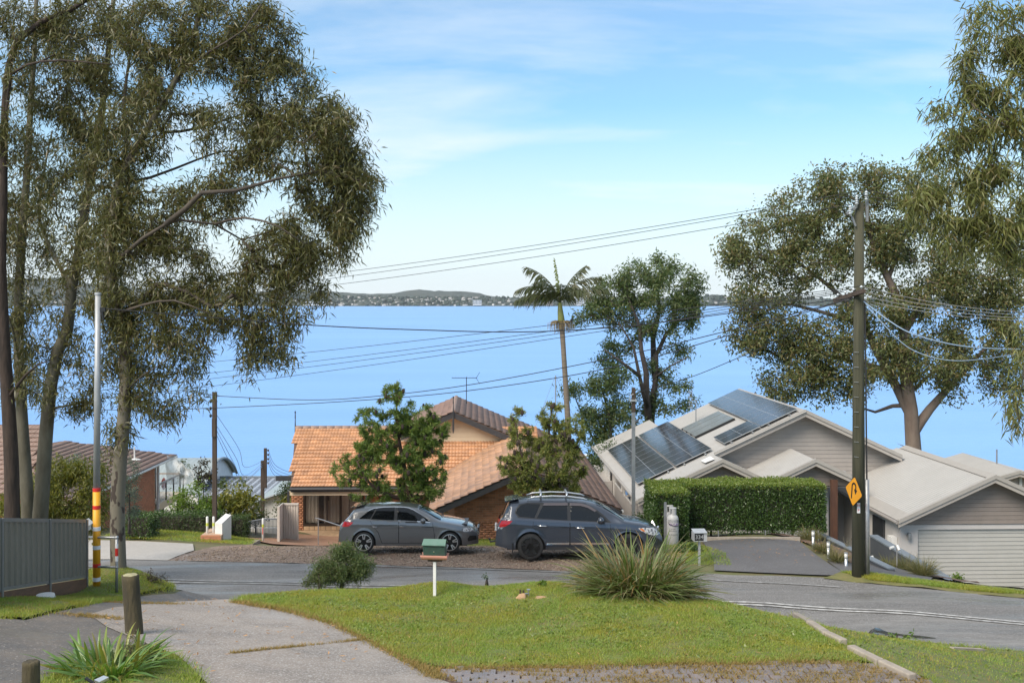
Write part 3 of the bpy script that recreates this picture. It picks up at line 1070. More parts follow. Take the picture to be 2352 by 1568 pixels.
to, tt, tb = (tile_mesh('roof_tile', M[k]) for k in ('tile_orange', 'tile_tan', 'tile_brown'))
key = lambda t: (Vector(t) + BL).length
cs = lambda s: (1 / math.hypot(1, s), s / math.hypot(1, s))
c, s = cs(0.394)


def t_front(q):
 if q.y > 51.25 or q.z < gz(q.x) - 0.15 and q.x > -3.3 and q.y < 50.6 or q.x > 1.6:
  return False
 lft = -9.5 - (q.y - 46.2) * 0.13
 if q.x < lft or (q.x > -2.74 and q.y < 47.42):
  return False
 if q.y > 49.85 and q.x > -4.7 - (q.y - 49.85) * 0.0 and q.z < mz(q.x) - 0.0 and abs(q.x - MA.x) < 3.2 and q.y > 49.9:
  return False
 return True


pieces(deck_f, 'roof_tile', 'roof_tiles', [to], tile_slope(BL, (-10.4, 46.16, FP(46.16)), (1, 0, 0), (0, c, s), 41, 17, t_front), lambda t: key(t) + (0 if t.x < -3.3 else 1.2))
c, s = cs(GS)
tl = tile_slope(BL, (-3.14, 51.3, gz(-3.14)), (0, -1, 0), (c, 0, s), 40, 13, lambda q: q.y > 39.38 and q.x < GA.x + 0.02 and q.y < 46.5 + (q.z + 8.07) / 0.394)
pieces(deck_g, 'roof_tile', 'roof_tiles', [tt], tl, key)
tl = tile_slope(BL, (4.15, 39.4, gz(4.15)), (0, 1, 0), (-c, 0, s), 59, 13, lambda q: q.x > GA.x - 0.02 and q.y < 57)
c, s = cs(0.43)
tl += tile_slope(BL, (0.75, 49.3, mz(0.75)), (0, 1, 0), (-c, 0, s), 26, 11, lambda q: q.x > MA.x and q.y < 57)
tl += tile_slope(BL, (-8.6, 57, mz(-8.6)), (0, -1, 0), (c, 0, s), 26, 23, lambda q: q.x < MA.x and q.y > 49.3 and q.z > FP(51.2) - 0.1 and (q.x > -5.2 or q.y > 52))
pieces(deck_m, 'roof_tile', 'roof_tiles', [tb], tl, key)

# ridge caps
rc = MB().lathe([(0.12, 0), (0.135, 0.02), (0.125, 0.40)], 12, axis='x').mesh('ridge_cap', M['ridge_cap'], smooth=True)
mats_ = []
for i in range(16):
 mats_.append((0, Matrix.Translation(Vector((-10.15 + i * 0.38, 51.2, FP(51.2) - 0.01)) - BL)))
for i in range(19):
 mats_.append((0, Matrix.Translation(Vector((MA.x, 49.3 + i * 0.4, MA.z - 0.02)) - BL) @ Matrix.Rotation(R(90), 4, 'Z')))
for i in range(28):
 mats_.append((0, Matrix.Translation(Vector((GA.x, 39.4 + i * 0.4, GA.z - 0.02)) - BL) @ Matrix.Rotation(R(90), 4, 'Z')))
pieces(bh, 'ridge_cap', 'ridge_caps', [rc], mats_, key)

# barge boards, fascias, gutters, finials
b = MB()
rail_beam(b, (-3.12, 39.34, gz(-3.12) - 0.02), (GA.x, 39.34, GA.z - 0.02), 0.24, 0.05)
b.build('barge_board', M['black_timber'], bh)
b = MB()
rail_beam(b, (GA.x, 39.34, GA.z - 0.02), (4.14, 39.34, gz(4.14) - 0.02), 0.24, 0.05)
b.build('barge_board', M['black_timber'], bh)
b = MB()
rail_beam(b, (-4.9, 49.24, mz(-4.9) - 0.02), (MA.x, 49.24, MA.z - 0.02), 0.27, 0.05)
b.build('barge_board', M['black_timber'], bh)
b = MB()
rail_beam(b, (MA.x, 49.24, MA.z - 0.02), (1.2, 49.24, mz(1.2) - 0.02), 0.27, 0.05)
b.build('barge_board', M['black_timber'], bh)
MB().tube([(-9.52, 46.1, -8.16), (-2.74, 46.1, -8.16)], 0.065, 8).box(-9.5, -2.74, 46.14, 46.2, -8.3, -8.08).build('gutter', M['black_timber'], bh)
MB().box(-2.74, 1.5, 47.34, 47.40, -7.86, -7.63).build('gutter', M['black_timber'], bh)
MB().tube([(4.16, 39.4, gz(4.1) - 0.06), (4.16, 57, gz(4.1) - 0.06)], 0.055, 8).build('gutter', M['white'], bh)
MB().box(-3.12, -3.07, 39.4, 45.9, gz(-3.09) - 0.25, gz(-3.09) - 0.03).build('fascia', M['black_timber'], bh)
MB().box(-10.3, -9.5, 47.0, 47.06, -7.95, -7.72).build('gutter', M['black_timber'], bh)


def finial(x, y, z, h=0.75):
 mb = MB()
 mb.lathe([(0.0, h), (0.035, h - 0.03), (0.035, h - 0.10), (0.02, h - 0.12), (0.03, h - 0.35), (0.018, h - 0.37), (0.03, 0.1), (0.03, -0.2)], 8, (x, y, z))
 mb.build('finial', M['black_timber'], bh)


finial(-10.15, 51.15, FP(51.2), 0.85)
finial(MA.x, 49.2, MA.z - 0.1, 0.85)
MB().lathe([(0.0, -0.95), (0.03, -0.93), (0.03, -0.86), (0.045, -0.8), (0.045, -0.2)], 8, (MA.x, 49.2, MA.z - 0.05)).build('finial', M['black_timber'], bh)
# tv antenna
ant = thing('tv_antenna', 'thin television antenna standing on the ridge of the orange tiled house', 'antenna', (MA.x + 0.12, 53.2, MA.z), R(2))
ax, ay, az = MA.x + 0.12, 53.2, MA.z
MB().tube([(ax, ay, az), (ax, ay, az + 1.35)], 0.02, 6).build('mast', M['black'], ant)
mb = MB().bar((ax - 0.75, ay, az + 1.3), (ax + 0.55, ay, az + 1.3), 0.025, 0.025)
for i in range(9):
 x = ax - 0.72 + i * 0.15
 mb.bar((x, ay - 0.16, az + 1.3), (x, ay + 0.16, az + 1.3 + 0.04), 0.012, 0.012)
mb.bar((ax + 0.5, ay, az + 1.3), (ax + 0.68, ay - 0.1, az + 1.6), 0.014, 0.014).bar((ax + 0.5, ay, az + 1.3), (ax + 0.68, ay - 0.1, az + 1.0), 0.014, 0.014)
mb.build('boom', M['black'], ant)

# gable boards (cream)
boards(bh, 'gable_board', lambda z: MA.x - (MA.z - 0.28 - z) / 0.43, lambda z: MA.x + (MA.z - 0.28 - z) / 0.43, -6.62, -5.42, 0.24, 49.86, M['cream'])
MB().hexa([(-5.6, 49.9, -6.8), (0.9, 49.9, -6.8), (MA.x, 49.9, -5.4)], [(-5.6, 50.1, -6.8), (0.9, 50.1, -6.8), (MA.x, 50.1, -5.4)]).build('wall', M['cream'], bh)

# brick walls
w = MB()
gxl, gxr = -2.2, 3.92
w.hexa([(gxl, 40.0, -9.6), (gxr, 40.0, -9.6), (gxr, 40.0, gz(gxr) - 0.2), (GA.x, 40.0, GA.z - 0.2), (gxl, 40.0, gz(gxl) - 0.2)],
 [(gxl, 40.2, -9.6), (gxr, 40.2, -9.6), (gxr, 40.2, gz(gxr) - 0.2), (GA.x, 40.2, GA.z - 0.2), (gxl, 40.2, gz(gxl) - 0.2)])
w.box(gxr - 0.2, gxr, 40.2, 56.5, -12, -8.05).box(gxl, gxl + 0.2, 40.2, 46, -12, -7.95)
for xa, xb, za, zb in ((-9.78, -9.24, -10.4, -8.0), (-6.5, -4.45, -10.4, -8.0), (-3.8, 1.6, -10.4, -7.9)):
 w.box(xa, xb, 48.0, 48.2, za, zb)
w.box(-9.24, -3.8, 48.0, 48.2, -8.25, -7.6)
w.box(-9.80, -9.6, 48.2, 56, -12, -8.0)
wall = w.build('wall', M['mortar'], bh)
bf, bhf = brick_mesh('brick', M['brick']), brick_mesh('brick', M['brick'], 0.115)
bl = brick_face(BL, gxl, gxr, -9.12, -6.3, 39.998, lambda x, z: z < gz(x) - 0.22)
bl += brick_face(BL, -9.78, -9.24, -10.36, -8.2, 47.998, lambda x, z: True)
bl += brick_face(BL, -6.5, -4.45, -10.36, -8.2, 47.998, lambda x, z: True)
bl += brick_face(BL, -2.6, 0.8, -9.2, -7.9, 47.998, lambda x, z: z > -8.9)
pieces(wall, 'brick', 'bricks', [bf, bhf], bl, key)
MB().box(-2.2, 3.9, 39.86, 39.97, -9.2, -9.13).build('edging', M['white'], bh)
MB().box(3.93, 3.99, 40.02, 40.1, -12, -8.0).build('downpipe', M['cream'], bh)

# porch: window, sill tiles, beam, posts, floor, door
win = MB()
for x0, x1 in ((-9.24, -9.16), (-8.2, -8.12), (-7.6, -7.52), (-6.58, -6.5)):
 win.box(x0, x1, 47.93, 48.02, -10.16, -8.25)
win.box(-9.16, -6.58, 47.94, 48.02, -10.16, -10.06).box(-9.16, -6.58, 47.94, 48.02, -8.33, -8.25)
wf = win.build('window', M['brown_frame'], bh)
for x0, x1 in ((-9.16, -8.2), (-8.12, -7.6), (-7.52, -6.58)):
 MB().box(x0, x1, 47.985, 47.995, -10.06, -8.33).build('pane', mat('porch_glass', (0.9, 0.9, 0.9), rough=0.04, trans=1.0), wf)


def curtain(x0, x1, y, z0, z1):
 n = int((x1 - x0) / 0.03)
 v, f = [], []
 for i in range(n + 1):
  x = lerp(x0, x1, i / n)
  yy = y + 0.03 * math.sin(x * 38) + 0.02 * math.sin(x * 17)
  v += [(x, yy, z0), (x, yy, z1)]
 for i in range(n):
  f.append((2 * i, 2 * i + 2, 2 * i + 3, 2 * i + 1))
 mb = MB()
 mb.add(v, f)
 mb.build('curtain', M['curtain'], wf, smooth=True)


curtain(-9.14, -8.55, 48.12, -10.05, -8.3)
curtain(-8.32, -7.62, 48.12, -10.05, -8.3)
curtain(-7.5, -7.2, 48.12, -10.05, -8.3)
MB().box(-7.15, -6.6, 48.10, 48.12, -10.05, -8.3).build('blind', M['board_dark'], wf)
MB().box(-8.10, -8.07, 47.90, 47.93, -9.0, -8.8).build('handle', M['black'], wf)
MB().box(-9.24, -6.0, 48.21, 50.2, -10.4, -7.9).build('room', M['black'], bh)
st = MB().box(-0.115, 0.115, -0.04, 0.0, 0.0, 0.17).mesh('sill_tile', M['floor_tile'])
for i in range(11):
 o = bpy.data.objects.new('sill_tile', st)
 COL.objects.link(o)
 o.parent = bh
 o.location = Vector((-9.1 + i * 0.25, 47.98, -10.35)) - BL
MB().box(-9.62, -2.8, 46.28, 46.4, -8.47, -8.30).build('beam', M['cream'], bh)
for x in (-9.62, -6.2):
 MB().box(x - 0.05, x + 0.05, 46.26, 46.36, -10.4, -8.3 if x < -9 else -8.48).build('post', M['black_timber'], bh)
MB().box(-9.7, -2.6, 46.25, 48.0, -11.2, -10.385).build('porch_slab', M['pebble'], bh)
ft = MB().box(0, 0.142, 0, 0.142, 0, 0.02).mesh('floor_tile', M['floor_tile'])
fl = []
for i in range(46):
 for j in range(11):
  fl.append((0, Matrix.Translation(Vector((-9.55 + i * 0.15, 46.32 + j * 0.15, -10.382)) - BL)))
pieces(bh, 'floor_tile', 'floor_tiles', [ft], fl, lambda t: (Vector(t) + BL - Vector((-12, 30, -8))).length, limit=290)
MB().box(-4.45, -3.8, 47.96, 48.0, -10.38, -8.3).build('door', M['black'], bh)
MB().box(-2.74, 1.5, 47.46, 47.6, -8.05, -7.87).build('beam', M['cream'], bh)
MB().box(-2.95, -2.8, 40.6, 40.75, -10.4, -8.05).build('post', M['black_timber'], bh)
MB().box(-2.62, -2.45, 40.55, 40.72, -10.4, -8.1).build('post', M['cream'], bh)

# handrail beside the porch ramp
hr = thing('handrail', 'thin galvanised handrail sloping down beside the porch ramp of the brick house', 'handrail', (-8.0, 40.4, H(-8, 40.4)))
p1, p2, p3 = P(730, 1190, 42.0), P(800, 1213, 39.2), P(785, 1209, 39.6)
MB().tube([p1 + Vector((-0.12, 0, 0.02)), p1, p2], 0.022, 8).build('rail', M['steel'], hr)
MB().tube([p1 + Vector((0.02, 0, 0)), (p1.x + 0.02, p1.y, H(p1.x, p1.y) - 0.1)], 0.022, 8).build('post', M['steel'], hr)
MB().tube([p3, (p3.x, p3.y, H(p3.x, p3.y) - 0.1)], 0.022, 8).build('post', M['steel'], hr)

# ------------------------------------------------------------------ the pale house on the right
RL = Vector((12.45, 44.4, -10.2))
YR = R(2.0)
rh = thing('pale_house', 'modern pale house with taupe weatherboard gables and light steel roofs behind the clipped hedge', 'house', RL, YR)
PLN = lambda x: -7.12 + 0.465 * (x - 7.02)
RX, RZ = 12.45, PLN(12.45)


def ribbed(parent, name, o, u, v, lu, lv, material, pitch=0.20, test=None, start=None, end=None):
 """steel sheet with raised ribs running up the slope; optional start/end give the v-range at a given u"""
 o, u, v = Vector(o), Vector(u).normalized(), Vector(v).normalized()
 n = u.cross(v)
 mb = MB()
 k = int(lu / pitch)
 for i in range(k):
  a = i * pitch
  uu = a + pitch / 2
  s0 = start(uu) if start else 0.0
  s1 = end(uu) if end else lv
  if s1 - s0 < 0.05:
   continue
  prof = [(a, 0.0), (a + pitch * 0.62, 0.0), (a + pitch * 0.70, 0.013), (a + pitch * 0.90, 0.013), (a + pitch, 0.0)]
  l0 = [o + u * p + n * h + v * s0 for p, h in prof]
  l1 = [o + u * p + n * h + v * s1 for p, h in prof]
  m = len(prof)
  mb.add(l0 + l1, [(q, q + 1, m + q + 1, m + q) for q in range(m - 1)])
 return mb.build(name, material, parent)


c, s = cs(0.465)
# main left slope: origin at the back of the eave, u towards the viewer
eX = 5.03
lv_full = (RX - eX) / c


def ml_end(u):
 y = 58.8 - u
 if y < 44.3:
  return (8.52 - eX) / c
 if y > 55.5:
  return (8.2 - eX) / c
 return lv_full


ribbed(rh, 'roof', (eX, 58.8, PLN(eX)), (0, -1, 0), (c, 0, s), 58.8 - 42.7, lv_full, M['roof_metal'], end=ml_end)
ribbed(rh, 'roof', (16.7, 44.3, PLN(2 * RX - 16.7)), (0, 1, 0), (-c, 0, s), 11.2, (16.7 - RX) / c, M['roof_metal'])
# capping and fascias of the big gable
mb = MB()
for sx in (1, -1):
 mb.hexa([(RX, 44.3, RZ + 0.05), (RX, 55.5, RZ + 0.05), (RX + sx * 0.22, 55.5, RZ - 0.05), (RX + sx * 0.22, 44.3, RZ - 0.05)],
   [(RX, 44.3, RZ + 0.035), (RX, 55.5, RZ + 0.035), (RX + sx * 0.22, 55.5, RZ - 0.065), (RX + sx * 0.22, 44.3, RZ - 0.065)])
mb.build('ridge_capping', M['roof_flash'], rh)


def gable_trim(parent, ax_, az_, y, xl, xr, slope, tone='fascia'):
 for x in (xl, xr):
  zz = az_ - slope * abs(x - ax_)
  m1 = MB()
  rail_beam(m1, (ax_, y - 0.02, az_ + 0.07), (x, y - 0.02, zz + 0.07), 0.15, 0.14)
  m1.build('barge_capping', M['roof_flash'], parent)
  m2 = MB()
  rail_beam(m2, (ax_, y + 0.03, az_ - 0.083), (x, y + 0.03, zz - 0.083), 0.15, 0.05)
  m2.build('barge_board', M[tone], parent)
  m3 = MB()
  rail_beam(m3, (ax_, y + 0.085, az_ - 0.10), (x, y + 0.085, zz - 0.10), 0.03, 0.5)
  m3.build('soffit', M[tone], parent)


gable_trim(rh, RX, RZ, 44.28, 8.55, 16.6, 0.465)
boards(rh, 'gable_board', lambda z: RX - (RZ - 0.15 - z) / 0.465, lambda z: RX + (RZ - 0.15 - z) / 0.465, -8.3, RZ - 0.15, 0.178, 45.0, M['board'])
MB().hexa([(5.4, 45.03, -12), (19, 45.03, -12), (RX + 6.5, 45.03, RZ - 3.2), (RX, 45.03, RZ - 0.17), (5.4, 45.03, RZ - 3.45)],
  [(5.4, 45.2, -12), (19, 45.2, -12), (RX + 6.5, 45.2, RZ - 3.2), (RX, 45.2, RZ - 0.17), (5.4, 45.2, RZ - 3.45)]).build('wall', M['render'], rh)
# left wing gable A
AX, AZ = 8.52, PLN(8.52)
ribbed(rh, 'roof', (10.45, 42.7, AZ - 0.465 * 1.93), (0, 1, 0), (-c, 0, s), 2.3, 1.93 / c, M['roof_metal'])
gable_trim(rh, AX, AZ, 42.68, 5.05, 10.45, 0.465)
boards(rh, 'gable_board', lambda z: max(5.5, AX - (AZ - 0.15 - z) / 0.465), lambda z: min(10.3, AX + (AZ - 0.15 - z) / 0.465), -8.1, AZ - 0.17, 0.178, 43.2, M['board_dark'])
MB().box(5.5, 10.4, 43.23, 43.4, -11, -8.1).build('wall', M['render'], rh)
MB().slab([(7.9, 43.2, AZ - 0.17), (8.3, 43.2, AZ - 0.02), (8.3, 44.0, AZ - 0.02), (7.9, 44.0, AZ - 0.2)], (0, 0, 0.012)).build('roof_hatch', M['white'], rh)
# porch gable B
BX, BZ = 11.97, -6.25
ribbed(rh, 'roof', (10.02, 44.95, BZ - 0.465 * 1.95), (0, -1, 0), (c, 0, s), 3.45, 1.95 / c, M['roof_metal'])
ribbed(rh, 'roof', (13.92, 41.5, BZ - 0.465 * 1.95), (0, 1, 0), (-c, 0, s), 3.45, 1.95 / c, M['roof_metal'])
gable_trim(rh, BX, BZ, 41.48, 10.0, 13.94, 0.465)
MB().tube([(9.98, 41.5, BZ - 0.95), (9.98, 44.9, BZ - 0.95)], 0.06, 8).build('gutter', M['roof_flash'], rh)
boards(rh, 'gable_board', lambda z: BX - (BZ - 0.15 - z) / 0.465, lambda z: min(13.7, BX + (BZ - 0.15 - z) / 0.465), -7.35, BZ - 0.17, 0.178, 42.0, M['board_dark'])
MB().box(10.2, 12.95, 42.9, 43.05, -11, -7.2).build('wall', M['render_grey'], rh)
MB().box(12.95, 14.3, 44.6, 44.8, -11, -7.2).build('wall', M['render_grey'], rh)
MB().box(10.2, 13.7, 42.02, 44.6, -7.42, -7.38).build('ceiling', M['fascia_dark'], rh)
# left side wall with windows
MB().box(5.4, 5.6, 43.4, 58.4, -12.6, -8.12).build('wall', M['render'], rh)
MB().box(4.9, 5.38, 53.2, 58.6, -12.6, -9.05).build('wall', M['render'], rh)
MB().tube([(eX - 0.02, 42.7, PLN(eX) - 0.04), (eX - 0.02, 58.8, PLN(eX) - 0.04)], 0.07, 8).build('gutter', M['roof_flash'], rh)
for y0, y1, z0, z1 in ((49.7, 52.0, -8.95, -8.42), (46.6, 48.9, -8.95, -8.42)):
 wdw = MB().box(5.34, 5.40, y0, y1, z0, z0 + 0.05).box(5.34, 5.40, y0, y1, z1 - 0.05, z1).box(5.34, 5.4, y0, y0 + 0.05, z0 + 0.05, z1 - 0.05).box(5.34, 5.4, y1 - 0.05, y1, z0 + 0.05, z1 - 0.05).build('window', M['white'], rh)
 MB().box(5.385, 5.395, y0 + 0.05, y1 - 0.05, z0 + 0.05, z1 - 0.05).build('pane', M['glass_dark'], wdw)
lv = MB().box(5.31, 5.36, 53.4, 57.6, -9.05, -8.35).build('louvre_window', M['glass_dark'], rh)
for i in range(6):
 MB().box(5.27, 5.305, 53.4, 57.6, -9.04 + i * 0.115, -8.97 + i * 0.115).build('louvre', M['white'], lv)
MB().box(5.33, 5.39, 52.4, 52.52, -12.6, -8.15).build('downpipe', M['white'], rh)
MB().box(5.30, 5.39, 44.4, 44.65, -8.9, -8.75).build('wall_lamp', M['alu'], rh)
# corten post and number
MB().box(12.62, 12.86, 41.55, 41.75, -10.5, -7.05).build('post', M['corten'], rh)
num = text_mesh('334', 0.30, M['black'], 0.01, align='RIGHT')
o = link('house_number', num, rh)
o.matrix_local = Matrix.Translation(Vector((12.62, 42.89, -8.33)) - RL) @ Matrix.Rotation(R(90), 4, 'X')
num = text_mesh('n', 0.26, M['black'], 0.01, align='RIGHT')
o = link('house_number', num, rh)
o.matrix_local = Matrix.Translation(Vector((12.42, 42.89, -7.98)) - RL) @ Matrix.Rotation(R(90), 4, 'X')
MB().box(12.42, 12.56, 42.75, 42.88, -7.62, -7.5).build('wall_lamp', M['black'], rh)
# roof antenna
an2 = thing('tv_antenna', 'small stacked television antenna on the pale steel roof beside the solar panels', 'antenna', (9.19, 52.2, PLN(9.19)), YR)
x, y, z = 9.19, 52.2, PLN(9.19)
MB().tube([(x, y, z), (x, y, z + 1.28)], 0.025, 6).build('mast', M['steel'], an2)
mb = MB().tube([(x - 0.20, y, z + 0.75), (x - 0.20, y, z + 1.75)], 0.018, 6).bar((x, y, z + 1.1), (x - 0.2, y, z + 1.1), 0.02, 0.02).bar((x, y, z + 1.25), (x - 0.2, y, z + 1.25), 0.02, 0.02)
for i in range(4):
 mb.box(x - 0.40, x - 0.26, y - 0.05, y + 0.05, z + 0.85 + i * 0.26, z + 0.90 + i * 0.26)
mb.bar((x - 0.2, y, z + 1.0), (x - 0.33, y, z + 1.0), 0.02, 0.02).bar((x - 0.2, y, z + 1.55), (x - 0.33, y, z + 1.55), 0.02, 0.02).tube([(x - 0.31, y, z + 0.82), (x - 0.31, y, z + 1.7)], 0.012, 5)
mb.build('boom', M['steel'], an2)

# garage wing
GXc, GZc, GSl = 17.5, -6.36, 0.449
c2, s2 = cs(GSl)
ribbed(rh, 'roof', (13.9, 48.5, GZc - GSl * 3.6), (0, -1, 0), (c2, 0, s2), 48.5 - 38.1, 3.6 / c2, M['roof_metal'], end=lambda u: 3.6 / c2 if u > 2.4 else 3.6 / c2 * (0.45 + 0.55 * u / 2.4))
ribbed(rh, 'roof', (21.1, 38.1, GZc - GSl * 3.6), (0, 1, 0), (-c2, 0, s2), 9, 3.6 / c2, M['roof_metal'])
mb = MB()
for sx in (1, -1):
 mb.hexa([(GXc, 38.1, GZc + 0.06), (GXc, 46.1, GZc + 0.06), (GXc + sx * 0.25, 46.1, GZc - 0.055), (GXc + sx * 0.25, 38.1, GZc - 0.055)],
   [(GXc, 38.1, GZc + 0.04), (GXc, 46.1, GZc + 0.04), (GXc + sx * 0.25, 46.1, GZc - 0.075), (GXc + sx * 0.25, 38.1, GZc - 0.075)])
mb.build('ridge_capping', M['roof_flash'], rh)
MB().slab([(13.87, 38.1, GZc - GSl * 3.6 + 0.02), (14.32, 38.1, GZc - GSl * 3.18 + 0.045), (14.32, 48, GZc - GSl * 3.18 + 0.045), (13.87, 48, GZc - GSl * 3.6 + 0.02)], (0, 0, 0.012)).build('eave_flashing', M['roof_flash'], rh)
MB().tube([(13.84, 38.1, GZc - GSl * 3.6 - 0.05), (13.84, 47, GZc - GSl * 3.6 - 0.05)], 0.065, 8).build('gutter', M['fascia_dark'], rh)
gable_trim(rh, GXc, GZc, 38.08, 13.9, 21.1, GSl)
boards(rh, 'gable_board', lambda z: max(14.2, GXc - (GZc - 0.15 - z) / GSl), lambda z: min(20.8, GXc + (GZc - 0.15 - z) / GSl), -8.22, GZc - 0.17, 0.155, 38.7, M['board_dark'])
mb = MB().box(14.2, 14.4, 38.9, 47, -11.5, -8.0)
mb.box(14.2, 14.87, 38.7, 38.9, -11.5, -8.24).box(20.13, 20.8, 38.7, 38.9, -11.5, -8.24).box(14.87, 20.13, 38.72, 38.9, -8.42, -8.24)
mb.box(14.41, 20.8, 38.76, 38.9, -8.24, -7.75)
mb.build('wall', M['render'], rh)
gd = MB().box(14.88, 20.12, 38.86, 38.9, -10.9, -8.43).build('garage_door', M['garage_door'], rh)
sl = MB().hexa([(14.89, 38.79, 0.004), (20.11, 38.79, 0.004), (20.11, 38.81, 0.149), (14.89, 38.81, 0.149)], [(14.89, 38.858, 0.004), (20.11, 38.858, 0.004), (20.11, 38.858, 0.149), (14.89, 38.858, 0.149)])
slm = sl.mesh('door_slat', M['garage_door'], (17.5, 38.8, 0))
for i in range(16):
 o = bpy.data.objects.new('door_slat', slm)
 COL.objects.link(o)
 o.parent = gd
 o.location = Vector((17.5, 38.8, -8.435 - 0.153 * (i + 1))) - RL
MB().box(14.12, 14.19, 40.1, 41.2, -10.2, -8.35).build('window', M['glass_dark'], rh)
MB().box(13.98, 14.19, 38.95, 39.35, -9.4, -8.75).build('meter_box', M['white'], rh)
MB().lathe([(0.0, 0.1), (0.06, 0.09), (0.07, 0.0), (0.07, -0.16)], 12, (14.5, 38.58, -8.6)).box(14.45, 14.55, 38.6, 38.7, -8.62, -8.54).build('wall_lamp', M['steel'], rh)

# solar arrays
M['cells'] = bpy.data.materials.new('solar_cells')
M['cells'].use_nodes = True
_t = M['cells'].node_tree
_b = _t.nodes['Principled BSDF']
_b.inputs['Roughness'].default_value = 0.16
_b.inputs['Specular IOR Level'].default_value = 1.0
_b.inputs['IOR'].default_value = 2.3
_tc = _t.nodes.new('ShaderNodeTexCoord')
_br = _t.nodes.new('ShaderNodeTexBrick')
_br.offset = 0.0
_br.inputs['Color1'].default_value = (0.030, 0.030, 0.033, 1)
_br.inputs['Color2'].default_value = (0.036, 0.036, 0.039, 1)
_br.inputs['Mortar'].default_value = (0.085, 0.085, 0.088, 1)
_br.inputs['Scale'].default_value = 1.0
_br.inputs['Mortar Size'].default_value = 0.006
_br.inputs['Brick Width'].default_value = 0.084
_br.inputs['Row Height'].default_value = 0.166
_t.links.new(_tc.outputs['Object'], _br.inputs['Vector'])
_t.links.new(_br.outputs[0], _b.inputs['Base Color'])
pw, pl = 1.0, 1.72
pf = MB().box(0, pl, 0, pw, 0, 0.035).mesh('solar_panel', M['alu'])
pc = MB().box(0.012, pl / 2 - 0.012, 0.012, pw - 0.012, 0.0351, 0.037).box(pl / 2 + 0.012, pl - 0.012, 0.012, pw - 0.012, 0.0351, 0.037).mesh('cell_sheet', M['cells'])
sc_ = Vector((c, 0, s))
sn = Vector((-s, 0, c))


def array(label, spots, rails):
 root = thing('solar_array', label, 'solar panels', RL, YR, 'solar arrays on the pale steel roof')
 for x, y in spots:
  q = Vector((x, y, PLN(x))) + sn * 0.12
  Mx = frame(q - RL, sc_, Vector((0, 1, 0)), sn)
  # keep the frame right-handed: u up the slope, v away from the viewer
  p_ = bpy.data.objects.new('solar_panel', pf)
  COL.objects.link(p_)
  p_.parent = root
  p_.matrix_local = Mx
  k_ = bpy.data.objects.new('cell_sheet', pc)
  COL.objects.link(k_)
  k_.parent = p_
 for x, y0, y1 in rails:
  q0, q1 = Vector((x, y0, PLN(x))) + sn * 0.07, Vector((x, y1, PLN(x))) + sn * 0.07
  MB().bar(q0, q1, 0.05, 0.06).build('rail', M['alu'], root)
 return root


dx = (pl + 0.03) * c
array('solar array nearest the eave, ten panels in one row down the pale roof', [(5.44, 44.9 + i * 1.02) for i in range(10)], [(5.8, 44.75, 55), (6.7, 44.75, 55)])
array('solar array in the middle of the pale roof beside the flat hot water strips', [(5.48 + dx, 44.9 + i * 1.02) for i in range(10)], [(7.4, 44.75, 55), (8.3, 44.75, 55)])
array('solar array along the ridge of the pale roof with two panels stepping down the slope', [(10.72, 44.75 + i * 1.02) for i in range(10)] + [(10.72 - dx, 44.75 + i * 1.02) for i in range(2)], [(11.0, 44.55, 55), (11.9, 44.55, 55), (9.4, 44.55, 46.7), (10.3, 44.55, 46.7)])
M['collector'] = mat('collector_glass', (0.20, 0.21, 0.20), (0.16, 0.17, 0.165), rough=0.25, scale=1.0)
hw = thing('hot_water_collector', 'flat grey green solar hot water strips lying on the pale roof between the solar panels', 'collector', RL, YR)
for i in range(3):
 q = Vector((8.73, 48.85 + i * 1.06, PLN(8.73))) + sn * 0.05
 me = MB().box(0, 2.0, 0, 1.0, 0, 0.07).mesh('collector_panel', M['collector'])
 o = link('collector_panel', me, hw)
 o.matrix_local = frame(q - RL, sc_, Vector((0, 1, 0)), sn)
fr = MB()
for i in range(4):
 q = Vector((8.70, 48.79 + i * 1.06, PLN(8.70))) + sn * 0.06
 fr.bar(q, q + sc_ * 2.06, 0.04, 0.09)
fr.build('frame', M['black'], hw)

# charcoal retaining wall by the garage
rw = thing('retaining_wall', 'charcoal rendered wall with level blue grey capping running back to the pale garage', 'wall', (13.6, 32.1, -9.3), YR)
MB().box(13.45, 13.7, 32.1, 38.6, -11, -8.62).build('wall_body', M['charcoal'], rw)
MB().box(13.42, 13.73, 32.07, 38.6, -8.618, -8.56).build('capping', M['charcoal_cap'], rw)
pw2 = thing('retaining_wall', 'low pale capped wall edging the sloping path beside the three bollard lights', 'wall', (10.9, 31.5, -8), YR)
MB().hexa([(10.72, 29.9, -8.6), (10.9, 29.9, -8.6), (10.9, 36.4, -9), (10.72, 36.4, -9)], [(10.72, 29.9, -7.62), (10.9, 29.9, -7.62), (10.9, 36.4, -8.02), (10.72, 36.4, -8.02)]).build('wall_body', M['charcoal'], pw2)
MB().hexa([(10.69, 29.9, -7.618), (10.93, 29.9, -7.618), (10.93, 36.4, -8.018), (10.69, 36.4, -8.018)], [(10.69, 29.9, -7.58), (10.93, 29.9, -7.58), (10.93, 36.4, -7.98), (10.69, 36.4, -7.98)]).build('capping', M['charcoal_cap'], pw2)

